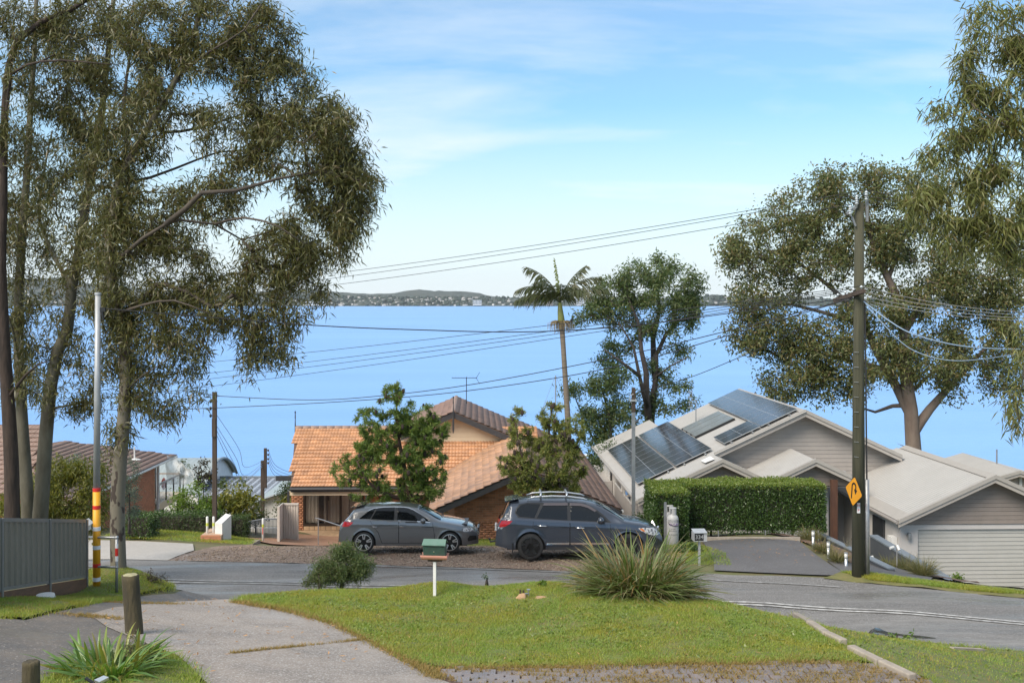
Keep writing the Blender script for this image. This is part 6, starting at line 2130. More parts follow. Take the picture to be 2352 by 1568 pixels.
sb = G(262, 1545)
sz = H(*sb)
strap = thing('strap_leaf_plant', 'bright green broad strap leaved clump at the foot of the leaning timber stump', 'plant', (sb[0], sb[1], sz))
smesh = [blade_mesh('leaf_blade', L, w, b, LM['strap'], 7, 0.3) for L, w, b in ((0.55, 0.046, 1.2), (0.65, 0.05, 0.7), (0.48, 0.044, 1.7), (0.6, 0.048, 1.0), (0.42, 0.046, 0.6), (0.5, 0.04, 2.1))]
clump(strap, 'leaf_blade', 'leaf_blades', smesh, (sb[0] - 0.05, sb[1], sz - 0.02), 270, 0.45, (0.05, 1.2), 270)
shrub('bush', 'small brownish fine leaved bush right of the strap leaved clump', 'bush', sb[1] + 0.35, [(325, 1500, 40, 28), (350, 1530, 35, 35), (300, 1475, 25, 18), (345, 1560, 35, 25)], 190, 40, (0.02, 0.045), (0.008, 0.014), LM['tuft'], 0.0, foot=(335, 1590), spread=0.03, shell=0.35, step=0.12, tip=0.003)

tmesh = [blade_mesh('blade', L, 0.010, b, LM['tuft'], 4) for L, b in ((0.45, 1.2), (0.5, 0.7), (0.4, 1.8))]


def tuft(label, px, py, Y, size, n=420):
 p = P(px, py, Y)
 z = H(p.x, p.y) + 0.02
 root = thing('grass_tuft', label, 'ornamental grass', (p.x, p.y, z), 0, 'ornamental grass tufts')
 ms = tmesh
 clump(root, 'blade', 'blades', ms, (p.x, p.y, z), n, 0.16 * size, (0.0, 1.2), 0, 0.6 * size, 1.15 * size)


tuft('ornamental grass tuft below the corner of the tall hedge', 1858, 1238, 33.3, 1.1)
tuft('ornamental grass tuft between the first and second bollard lights from the hedge', 1888, 1262, 31.6, 1.0)
tuft('ornamental grass tuft beside the bollard light nearest the power pole', 1924, 1284, 30.2, 1.0)
tuft('largest ornamental grass tuft against the charcoal wall near its road end', 2120, 1318, 30.0, 1.25, 520)
tuft('farther low ornamental grass tuft by the charcoal wall', 2040, 1290, 34.5, 1.1)
tuft('middle ornamental grass tuft along the charcoal wall', 2080, 1298, 32.5, 1.1)


# ---- grass, dry tufts, stones
def in_poly(q, poly):
 x, y = q[:, 0], q[:, 1]
 c = np.zeros(len(q), dtype=bool)
 j = len(poly) - 1
 for i in range(len(poly)):
  xi, yi = poly[i]
  xj, yj = poly[j]
  with np.errstate(divide='ignore', invalid='ignore'):
   t = ((yi > y) != (yj > y)) & (x < (xj - xi) * (y - yi) / (yj - yi + 1e-12) + xi)
  c ^= t
  j = i
 return c


def scatter(poly, n):
 a = np.array(poly)
 lo, hi = a.min(0), a.max(0)
 out = []
 got = 0
 while got < n:
  q = rng.uniform(lo, hi, (n * 2, 2))
  q = q[in_poly(q, poly)]
  out.append(q)
  got += len(q)
 return np.vstack(out)[:n]


def grass(q, hgt, wid, material, lift=0.02, lean=0.5):
 n = len(q)
 z = H_arr(q) + lift
 az = rng.uniform(0, 2 * math.pi, n)
 d = np.stack([np.cos(az), np.sin(az), np.zeros(n)], 1)
 L = rng.uniform(hgt[0], hgt[1], n)[:, None]
 p = np.stack([q[:, 0], q[:, 1], z], 1)
 ln_ = rng.normal(0, lean, (n, 3))
 ln_[:, 2] = 1
 tip = p + ln_ * L
 v = np.stack([p - d * wid / 2, p + d * wid / 2, tip], 1).reshape(-1, 3)
 tri = np.arange(n * 3).reshape(-1, 3)
 o = link('grass', np_mesh('grass', v, tri, material))
 o['kind'] = 'stuff'
 return o


def thin(q, scale, lo):
 """uneven cover"""
 k = np.array([noise.noise((a * scale, b * scale, 4.2)) for a, b in q])
 return q[k > lo + rng.uniform(-0.35, 0.35, len(q))]


grass(np.vstack([thin(scatter(lawn_poly, 300000), 0.8, -0.5), thin(scatter(right_lawn, 60000), 0.8, -0.3), scatter(left_lawn, 45000), scatter(bed_lawn, 22000)]), (0.02, 0.055), 0.011, LM['grass'], 0.025)
edge = []
for pl_ in (lawn_poly, left_lawn, right_lawn, bed_lawn):
 for i in range(len(pl_)):
  a, b = np.array(pl_[i]), np.array(pl_[(i + 1) % len(pl_)])
  n = int(np.linalg.norm(b - a) * 220)
  t = rng.uniform(0, 1, (n, 1))
  edge.append(a + (b - a) * t + rng.normal(0, 0.07, (n, 2)))
edge = np.vstack(edge)
edge = edge[(edge[:, 1] > 11)]
grass(thin(edge, 0.9, -0.15), (0.05, 0.13), 0.012, LM['grass'], 0.0, 0.6)
cl = np.vstack([thin(scatter(lawn_poly, 9000), 0.7, 0.12), thin(scatter(right_lawn, 3000), 0.7, 0.1)])
cl = np.repeat(cl, 3, 0) + rng.normal(0, 0.02, (len(cl) * 3, 2))
grass(cl, (0.02, 0.05), 0.05, LM['hedge_top'], 0.035, 1.6)
dl = np.vstack([thin(scatter(lawn_poly, 30000), 1.6, 0.10), thin(scatter(left_lawn, 8000), 1.6, 0.10), thin(scatter(right_lawn, 9000), 1.6, 0.1)])
grass(dl, (0.03, 0.08), 0.010, LM['grass_dry'], 0.025, 0.8)
pav = paver_edge + [(6.3, 16.0), (6.4, 13), (0.6, 13), drv_r[-1]]
dq = np.vstack([thin(scatter(pav, 34000), 1.1, 0.02)] + [np.array(a) + (np.array(b) - np.array(a)) * rng.uniform(0, 1, (1400, 1)) + rng.normal(0, 0.09, (1400, 2)) for a, b in zip(drv_r[:-1], drv_r[1:])] + [np.array(a) + (np.array(b) - np.array(a)) * rng.uniform(0, 1, (1500, 1)) + rng.normal(0, 0.12, (1500, 2)) for a, b in zip(paver_edge[:-1], paver_edge[1:])])
grass(dq, (0.02, 0.06), 0.013, LM['grass_dry'], 0.02, 0.9)
jt = np.array([(i0_ + i * 0.235 + (0.117 if j % 2 else 0) * (k % 2), 12.1 + j * 0.235) for i in range(34) for j in range(22) for k in range(2) for i0_ in (G(1010, 1540)[0],)])
jt = jt[in_poly(jt, pav)]
jt = np.repeat(jt[rng.uniform(0, 1, len(jt)) < 0.55], 14, 0)
grass(jt + rng.normal(0, 1, jt.shape) * np.array([0.03, 0.012]), (0.02, 0.055), 0.012, LM['grass_dry'], 0.015, 0.9)
grass(scatter([(4.4, 29.9), (6.2, 29.4), (6.3, 31), (5.6, 33.4), (4.6, 33.6)], 6000), (0.03, 0.09), 0.016, LM['grass'], 0.0)
# tufts in the driveway joint
j0, j1 = G(530, 1502), G(850, 1468)
jq = np.array(j0) + (np.array(j1) - np.array(j0)) * rng.uniform(0, 1, (1500, 1)) + rng.normal(0, 0.025, (1500, 2))
jq2 = np.array(G(330, 1386)) + rng.normal(0, 1, (900, 2)) * np.array([0.5, 0.12])
jq3 = np.array(G(225, 1418)) + rng.normal(0, 1, (900, 2)) * np.array([0.35, 0.1])
grass(np.vstack([thin(jq, 1.5, -0.1), jq2, jq3]), (0.02, 0.06), 0.010, LM['grass_dry'], 0.01, 0.7)
grass(np.vstack([scatter([(-4.5, 35.6), (4.4, 34.0), (4.2, 39.6), (-4.2, 39.6)], 16000), scatter([(8.9, 28.35), (10.4, 27.9), (12.6, 27.3), (13.7, 26.6), (13.2, 26.5), (11.5, 26.9), (9.4, 27.5)], 14000), scatter([(-15, 38), (-9.4, 37.3), (-9.8, 41), (-15, 41.5)], 12000)]), (0.03, 0.09), 0.016, LM['grass'], 0.03)
# gravel
gq = scatter([far_e(x) for x in np.arange(-10.4, 5.3, 0.8)] + [(5.2, 31.6), (1.5, 34.4), (-4.5, 35.4), (-9.4, 36.8)], 9000)
gz_ = H_arr(gq) + 0.02
oct_v = np.array([(1, 0, 0), (-1, 0, 0), (0, 1, 0), (0, -1, 0), (0, 0, 0.7), (0, 0, -0.7)])
oct_f = np.array([(0, 2, 4), (2, 1, 4), (1, 3, 4), (3, 0, 4), (2, 0, 5), (1, 2, 5), (3, 1, 5), (0, 3, 5)])
szs = rng.uniform(0.008, 0.03, len(gq))[:, None, None] * rng.uniform(0.6, 1.3, (len(gq), 1, 3))
gv = (oct_v[None] * szs + np.stack([gq[:, 0], gq[:, 1], gz_], 1)[:, None, :]).reshape(-1, 3)
gf = (oct_f[None] + (np.arange(len(gq)) * 6)[:, None, None]).reshape(-1, 3)
M['stone'] = mat('small_stone', (0.25, 0.19, 0.14), rough=0.8, island=0.6)
o = link('gravel', np_mesh('gravel', gv, gf, M['stone']))
o['kind'] = 'stuff'
# fallen leaves on the drive and the verge
fq = np.vstack([scatter([(5.8, 30), (9, 29.2), (10, 33), (6, 33.3)], 120), scatter(drv_r[:-1] + drv_l[1:], 160), scatter(lawn_poly, 150), scatter([(8.8, 33), (10.2, 33), (10.4, 30)], 160)])
M['dead_leaf'] = mat('dead_leaf', (0.32, 0.18, 0.08), rough=0.8, island=0.5)
litter = bpy.data.objects.new('leaf_litter', None)
bpy.data.objects.remove(litter)
n = len(fq)
p = np.stack([fq[:, 0], fq[:, 1], H_arr(fq) + 0.045], 1)
a_ = rng.uniform(0, 6.28, n)
dd = np.stack([np.cos(a_), np.sin(a_), rng.uniform(-0.2, 0.4, n)], 1) * rng.uniform(0.03, 0.06, n)[:, None]
ss_ = np.stack([-np.sin(a_), np.cos(a_), rng.uniform(-0.3, 0.3, n)], 1) * 0.012
v = np.stack([p - dd, p + ss_, p - ss_, p + dd], 1).reshape(-1, 3)
b_ = np.arange(n)[:, None] * 4
o = link('leaf_litter', np_mesh('leaf_litter', v, np.concatenate([b_ + np.array([[0, 1, 2]]), b_ + np.array([[1, 3, 2]])], 0), M['dead_leaf']))
o['kind'] = 'stuff'

# ------------------------------------------------------------------ cars
def flake_paint(name, col, col2):
 m = mat(name, col, col2, rough=0.30, scale=120, metal=0.55, spec=0.5, coat=1.0, lo=0.4, hi=0.6, space='obj')
 return m


M['paint_grey'] = flake_paint('grey_car_paint', (0.135, 0.139, 0.146), (0.16, 0.164, 0.17))
M['paint_blue'] = flake_paint('dark_blue_car_paint', (0.044, 0.054, 0.075), (0.058, 0.069, 0.092))
M['car_glass'] = mat('car_glass', (0.007, 0.008, 0.009), rough=0.03, spec=0.45)
M['chrome'] = mat('chrome', (0.75, 0.75, 0.76), rough=0.12, metal=1.0)
M['tyre'] = mat('tyre_rubber', (0.016, 0.016, 0.017), (0.028, 0.027, 0.026), rough=0.8, scale=14, space='obj')
M['rim'] = mat('alloy', (0.50, 0.50, 0.51), rough=0.28, metal=0.85)
M['rim_black'] = mat('black_alloy', (0.012, 0.012, 0.013), rough=0.22, spec=0.6)
M['red_lens'] = mat('red_lens', (0.48, 0.012, 0.016), rough=0.12, spec=0.6)
M['clear_lens'] = mat('headlamp_lens', (0.50, 0.51, 0.52), (0.12, 0.12, 0.125), rough=0.08, scale=14, lo=0.45, hi=0.55, space='obj', spec=0.7)
M['seam'] = mat('door_gap', (0.008, 0.008, 0.009), rough=0.9)
M['skirt'] = mat('dark_plastic', (0.03, 0.03, 0.032), rough=0.6)


class Car:
 def __init__(self, name, label, L, W, top, belt, wheels, wr, sill, paint, loc, rz, rx=0.0, group='cars parked across the road', tumble=0.25):
  self.L, self.W, self.top, self.bl, self.wheels, self.wr, self.sill, self.tumble = L, W, top, belt, wheels, wr, sill, tumble
  self.paint = paint
  self.root = thing(name, label, 'car', loc, rz, group)
  self.root.rotation_euler = (rx, 0, rz)
  PLACE[self.root.name] = (0, 0, 0)          # parts are written in car space
  self.shell()

 def zt(self, x):
  return float(np.interp(x, [p[0] for p in self.top], [p[1] for p in self.top]))

 def zb(self, x):
  return min(float(np.interp(x, [p[0] for p in self.bl], [p[1] for p in self.bl])), self.zt(x) - 0.03)

 def w(self, x):
  h = self.W / 2
  e = 0.55
  f = 1.0
  if x < e:
   f = 1 - 0.20 * ((e - x) / e) ** 2.4
  if x > self.L - e * 1.3:
   f = 1 - 0.30 * ((x - self.L + e * 1.3) / (e * 1.3)) ** 2.4
  return h * f

 def zbot(self, x):
  z = self.sill
  if x < 0.5:
   z += 0.10 * (1 - x / 0.5)
  if x > self.L - 0.6:
   z += 0.03 * (x - self.L + 0.6) / 0.6
  for xw in self.wheels:
   r = self.wr * 1.17
   d = abs(x - xw)
   if d < r:
    z = max(z, self.wr + math.sqrt(r * r - d * d))
  return min(z, self.zb(x) - 0.05)

 def y(self, x, z):
  """half width of the body at height z"""
  zb, zt, w = self.zb(x), self.zt(x), self.w(x)
  if z <= zb:
   k = (zb - z) / max(zb - 0.2, 0.2)
   crease = 0.012 * math.exp(-((z - (zb - 0.14)) / 0.035) ** 2)
   flare = 0.0
   for xw in self.wheels:
    d = math.hypot(x - xw, z - self.wr) - self.wr * 1.17
    flare = max(flare, 0.03 * math.exp(-max(0, d) / 0.07))
   return w * (1 - 0.075 * k ** 2 - 0.02 * (1 - min(1, k * 6))) + crease + flare
  h = zt - zb
  zz = min(1.0, (z - zb) / max(h, 1e-3))
  g = min(1, max(0, (h - 0.10) / 0.28))
  g = g * g * (3 - 2 * g)
  m, n, tb = 2 + 7 * g, 2.0 + 0.3 * g, self.tumble * g
  return (w * 0.98 - 0.015 * g) * (1 - tb * zz) * max(0.0, 1 - zz ** m) ** (1 / n)

 def shell(self):
  xs = set(np.linspace(0, self.L, 90).tolist())
  for xw in self.wheels:
   for k in range(-18, 19):
    xs.add(xw + self.wr * 1.17 * math.sin(k / 18 * math.pi / 2))
  for p in self.top:
   xs.add(p[0])
  xs = sorted(x for x in xs if 0 <= x <= self.L)
  NL, NU = 12, 22
  v, f = [], []
  rings = []
  for x in xs:
   half = []
   z0, zb, zt = self.zbot(x), self.zb(x), self.zt(x)
   for i in range(NL):
    z = lerp(z0, zb, i / NL)
    half.append((self.y(x, z), z))
   for i in range(NU + 1):
    zz = math.sin(i / NU * math.pi / 2) if i < NU else 1.0
    z = lerp(zb, zt, zz)
    half.append((self.y(x, z) if i < NU else 0.0, z))
   ring = [(x, -a, z) for a, z in half] + [(x, a, z) for a, z in half[-2::-1]]
   rings.append(ring)
  n = len(rings[0])
  for r in rings:
   v += r
  for i in range(len(rings) - 1):
   for k in range(n - 1):
    f.append((i * n + k, (i + 1) * n + k, (i + 1) * n + k + 1, i * n + k + 1))
  f.append(tuple(range(n)))
  f.append(tuple((len(rings) - 1) * n + k for k in range(n - 1, -1, -1)))
  mb = MB()
  mb.add(v, f)
  self.body = mb.build('body', self.paint, self.root, auto=38)
  u = MB()
  u.box(0.35, self.L - 0.35, -self.W / 2 + 0.22, self.W / 2 - 0.22, self.sill - 0.03, 0.85)
  u.build('underbody', M['black'], self.root)

 def patch(self, name, poly, off, material, parent=None, side=-1, spacing=0.05, thick=0.0, smooth=True):
  """panel laid on the flank inside a side-view polygon, 'off' proud of it"""
  pts, tris = cdt(poly, spacing)
  v = []
  for x, z in pts:
   e = 0.01
   yv = self.y(x, z)
   dyz = (self.y(x, z + e) - self.y(x, z - e)) / (2 * e)
   nn = math.hypot(1, dyz)
   v.append((x, side * (yv + off / nn), z - off * dyz / nn))
  fs_ = []
  for t in tris:
   a, b, c_ = (Vector(v[i]) for i in t)
   fs_.append(t if (b - a).cross(c_ - a).y * side > 0 else t[::-1])
  me = bpy.data.meshes.new(name)
  me.from_pydata(v, [], fs_)
  me.materials.append(material)
  me.polygons.foreach_set('use_smooth', [smooth] * len(fs_))
  me.update()
  return link(name, me, parent or self.root)

 def top_patch(self, name, x0, x1, y0f, y1f, off, material, nx=14, ny=18):
  """panel on the upper surface between x0 and x1; half widths y0f at x0 and y1f at x1"""
  v, f = [], []
  for i in range(nx + 1):
   t = i / nx
   x = lerp(x0, x1, t)
   hw = lerp(y0f, y1f, t)
   for j in range(ny + 1):
    yv = lerp(-hw, hw, j / ny)
    lo, hi = self.zb(x), self.zt(x)
    for _ in range(28):
     md = (lo + hi) / 2
     if self.y(x, md) > abs(yv):
      lo = md
     else:
      hi = md
    z = (lo + hi) / 2
    sl = (self.zt(x + 0.02) - self.zt(x - 0.02)) / 0.04
    nn = math.hypot(1, sl)
    v.append((x - off * sl / nn, yv, z + off / nn))
  for i in range(nx):
   for j in range(ny):
    k = i * (ny + 1) + j
    f.append((k, k + ny + 1, k + ny + 2, k + 1))
  mb = MB()
  mb.add(v, f)
  return mb.build(name, material, self.root, smooth=True)

 def wheel(self, xw, side, spoke, rimm, nsp, rim_r):
  yc = side * (self.W / 2 - 0.115)
  r = self.wr
  hub = bpy.data.objects.new('wheel', None)
  ty = MB()
  hw = 0.105
  ty.lathe([(rim_r, -hw), (r - 0.03, -hw), (r - 0.006, -hw + 0.02), (r, -hw + 0.05), (r, hw - 0.05), (r - 0.006, hw - 0.02), (r - 0.03, hw), (rim_r, hw), (rim_r - 0.01, hw * 0.6), (rim_r - 0.01, -hw * 0.6), (rim_r, -hw)], 40, (xw, yc, r), axis='y')
  w_ = ty.build('wheel', M['tyre'], self.root, auto=40)
  o = side * hw
  rm = MB()
  rm.lathe([(rim_r, o), (rim_r + 0.008, o + side * 0.008), (rim_r - 0.012, o + side * 0.010), (rim_r - 0.022, o - side * 0.02), (rim_r - 0.028, o - side * 0.15)], 40, (xw, yc, r), axis='y')
  rm.lathe([(0.0, o - side * 0.002), (0.06, o - side * 0.006), (0.075, o - side * 0.03), (0.075, o - side * 0.09)], 20, (xw, yc, r), axis='y')
  for i in range(nsp):
   a0 = 2 * math.pi * i / nsp + 0.31
   for da, wd in spoke:
    ci, si = math.cos(a0 + da * 0.55), math.sin(a0 + da * 0.55)
    co, so = math.cos(a0 + da), math.sin(a0 + da)
    pin = Vector((xw + ci * 0.05, yc + o - side * 0.018, r + si * 0.05))
    pout = Vector((xw + co * (rim_r - 0.012), yc + o - side * 0.004, r + so * (rim_r - 0.012)))
    rm.bar(pin, pout, wd, 0.03, up=(0, 1, 0))
  rm.build('rim', rimm, w_, auto=30)
  bk = MB()
  bk.lathe([(0.0, o - side * 0.10), (rim_r - 0.03, o - side * 0.10)], 30, (xw, yc, r), axis='y')
  bk.build('brake', M['skirt'], w_)
  return w_


def xz(sx, x0, zx0, zz0, z0):
 """enlargement pixels -> car space"""
 return lambda zx, zy: ((zx - zx0) / sx + x0, (zz0 - zy) / sx + z0)


# grey hatchback ------------------------------------------------------
ap = P(775, 1275, 32.0)
g1 = Vector((ap.x, 32.0, H(-3.3, 32.0)))
aud = Car('parked_car', 'grey five door hatchback parked on the gravel facing right in front of the tiled porch', 4.31, 1.785,
  [(0, .46), (.015, .66), (.05, .80), (.13, .93), (.20, 1.0), (.33, 1.16), (.46, 1.315), (.50, 1.345), (.70, 1.385), (1.0, 1.415), (1.35, 1.428), (1.8, 1.425), (2.15, 1.40), (2.42, 1.35), (2.70, 1.22), (3.0, 1.06), (3.18, .975), (3.4, .945), (3.7, .895), (3.95, .83), (4.12, .76), (4.23, .66), (4.29, .56), (4.31, .45)],
  [(0, .70), (.2, .955), (.6, 1.0), (1.3, .975), (2.9, .925), (3.3, .90), (3.8, .80), (4.31, .55)],
  (.80, 3.437), 0.318, 0.215, M['paint_grey'], (g1.x, g1.y + 0.89, g1.z + 0.0), R(0.0), R(-4.0))
dlo = [(.66, 1.035), (.80, 1.03), (1.6, .993), (2.4, .96), (2.83, .94), (2.66, 1.06), (2.48, 1.17), (2.30, 1.265), (2.14, 1.318), (2.0, 1.338), (1.75, 1.347), (1.4, 1.342), (1.1, 1.315), (.95, 1.265)]
trim = [(x + (x - 1.7) * 0.016, z + (z - 1.15) * 0.10) for x, z in dlo]
for sd in (-1, 1):
 aud.patch('window_trim', trim, 0.006, M['chrome'], side=sd)
 def clip_x(poly, xa, xb, sl=0.0):
  out = []
  n = len(poly)
  for lim, keep in ((xa, 1), (xb, -1)):
   src = poly if lim == xa else out
   res = []
   for i in range(len(src)):
    p, q = src[i], src[(i + 1) % len(src)]
    fp, fq = keep * (p[0] - lim - sl * (p[1] - 1.1)), keep * (q[0] - lim - sl * (q[1] - 1.1))
    if fp >= 0:
     res.append(p)
    if (fp >= 0) != (fq >= 0):
     t = fp / (fp - fq)
     res.append((lerp(p[0], q[0], t), lerp(p[1], q[1], t)))
   out = res
  return out
 aud.patch('window_surround', dlo, 0.010, M['black'], side=sd)
 for xa, xb, sl in ((.0, 1.02, 0.55), (1.08, 1.72, 0.0), (1.82, 3.2, 0.0)):
  pl_ = clip_x(dlo, xa if sl == 0 else .0, xb) if sl == 0 else clip_x(dlo, -9, xb, sl)
  if xa == 1.08:
   pl_ = clip_x(clip_x(dlo, 1.07, 9, 0.55), -9, 1.72)
  aud.patch('window', pl_, 0.015, M['car_glass'], side=sd)
 doors = ([(1.0, .97), (1.10, .80), (1.25, .62), (1.32, .42), (1.36, .30), (1.86, .30), (1.86, .97)], [(1.88, .97), (1.88, .30), (2.98, .30), (2.95, .60), (2.90, .925)])
 for dpoly, hx_ in zip(doors, (1.14, 1.98)):
  c_ = (sum(p[0] for p in dpoly) / len(dpoly), sum(p[1] for p in dpoly) / len(dpoly))
  aud.patch('door_gap', [(p[0] + (0.012 if p[0] > c_[0] else -0.012), p[1] + (0.0 if p[1] > 0.85 else (0.008 if p[1] > c_[1] else -0.012))) for p in dpoly], 0.0015, M['seam'], side=sd)
  dr_ = aud.patch('door', dpoly, 0.0035, M['paint_grey'], side=sd)
  yv = aud.y(hx_, 0.80)
  MB().tube([(hx_ - 0.10, sd * (yv + 0.004), 0.805), (hx_ - 0.08, sd * (yv + 0.035), 0.805), (hx_ + 0.08, sd * (yv + 0.035), 0.80), (hx_ + 0.10, sd * (yv + 0.004), 0.80)], [0.012, 0.016, 0.016, 0.012], 8).build('handle', M['paint_grey'], dr_, smooth=True)
  aud.patch('handle_recess', [(hx_ + 0.08 * math.cos(a), 0.79 + 0.026 * math.sin(a)) for a in np.linspace(0, 6.28, 12)[:-1]], 0.006, M['chrome'], dr_, side=sd, spacing=0.03)
 aud.patch('tail_light', [(.055, .80), (.10, .93), (.22, .945), (.47, .93), (.42, .86), (.32, .80), (.16, .785)], 0.008, M['red_lens'], side=sd)
 aud.patch('headlight', [(3.78, .745), (4.0, .745), (4.17, .72), (4.22, .66), (4.10, .63), (3.88, .64), (3.81, .69)], 0.008, M['clear_lens'], side=sd)
 aud.patch('air_intake', [(3.98, .42), (4.05, .52), (4.24, .50), (4.26, .38), (4.0, .34)], 0.006, M['black'], side=sd)
 aud.patch('side_skirt', [(1.18, .215), (1.18, .275), (3.06, .275), (3.06, .215)], 0.022, M['paint_grey'], side=sd)
 m0 = (2.62, sd * (aud.y(2.62, .96) + 0.11), .985)
 MB().ball(m0, 0.085, 0.10, 0.075, 14, 9).build('mirror', M['paint_grey'], aud.root, smooth=True)
 MB().tube([(2.66, sd * (aud.y(2.66, .93) - 0.01), .925), (2.64, m0[1] - sd * 0.03, .945)], 0.025, 8).build('mirror_arm', M['black'], aud.root)
 for xw in aud.wheels:
  aud.wheel(xw, sd, ((-0.17, 0.032), (0.17, 0.032)), M['rim'], 5, 0.243)
 aud.patch('fuel_flap', [(.66 + .09 * math.cos(a), .84 + .075 * math.sin(a)) for a in np.linspace(0, 6.28, 14)[:-1]], 0.002, M['paint_grey'], side=sd, spacing=0.06) if sd < 0 else None
aud.top_patch('windscreen', 2.46, 3.14, 0.56, 0.68, 0.006, M['car_glass'])
aud.top_patch('rear_window', .24, .46, 0.60, 0.52, 0.006, M['car_glass'])
MB().hexa([(.36, -.56, 1.325), (.36, .56, 1.325), (.72, .56, 1.395), (.72, -.56, 1.395)], [(.34, -.57, 1.345), (.34, .57, 1.345), (.75, .57, 1.41), (.75, -.57, 1.41)]).build('spoiler', M['paint_grey'], aud.root)
for i in range(5):
 z = .50 + i * .045
 MB().box(4.285 - i * 0.008, 4.325 - i * 0.012, -.42, .42, z, z + .016).build('grille_bar', M['chrome'], aud.root)
MB().box(4.27, 4.318, -.40, .40, .46, .70).build('grille', M['black'], aud.root)
MB().tube([(.26, 0, 1.06), (.16, .0, 1.10), (.14, 0.25, 1.06)], 0.012, 6).build('rear_wiper', M['black'], aud.root)
for yy in (-.15, .35):
 MB().bar((3.17, yy, .985), (2.95, yy + .42, 1.095), .018, .014).build('wiper', M['black'], aud.root)
MB().box(-0.012, 0.02, -.26, .26, .68, .79).build('number_plate', M['white'], aud.root)

# dark blue wagon ------------------------------------------------------
sp = P(1137, 1290, 30.8)
suv = Car('parked_car', 'dark blue wagon with roof rails and black wheels parked behind the strappy plant', 5.0, 1.96,
  [(0, .50), (.02, .72), (.06, .98), (.12, 1.12), (.20, 1.24), (.33, 1.50), (.42, 1.66), (.46, 1.70), (.70, 1.735), (1.1, 1.76), (1.6, 1.772), (2.1, 1.765), (2.6, 1.725), (2.95, 1.66), (3.2, 1.56), (3.5, 1.385), (3.83, 1.195), (4.0, 1.16), (4.3, 1.12), (4.6, 1.04), (4.80, .94), (4.92, .80), (4.98, .64), (5.0, .48)],
  [(0, .80), (.15, 1.14), (.5, 1.19), (1.2, 1.14), (2.2, 1.10), (3.4, 1.06), (4.0, 1.04), (4.5, .95), (5.0, .62)],
  (1.05, 3.95), 0.385, 0.30, M['paint_blue'], (sp.x, 30.8 + 0.98, H(1.8, 31.2) + 0.0), R(0.0), R(-4.5), tumble=0.23)
wins = ([(.62, 1.36), (.72, 1.265), (1.16, 1.225), (1.34, 1.60), (.96, 1.615), (.76, 1.57), (.66, 1.47)],
  [(1.24, 1.215), (2.14, 1.165), (2.14, 1.605), (1.44, 1.605)],
  [(2.24, 1.16), (3.33, 1.115), (3.18, 1.26), (2.98, 1.42), (2.78, 1.53), (2.58, 1.585), (2.24, 1.605)])
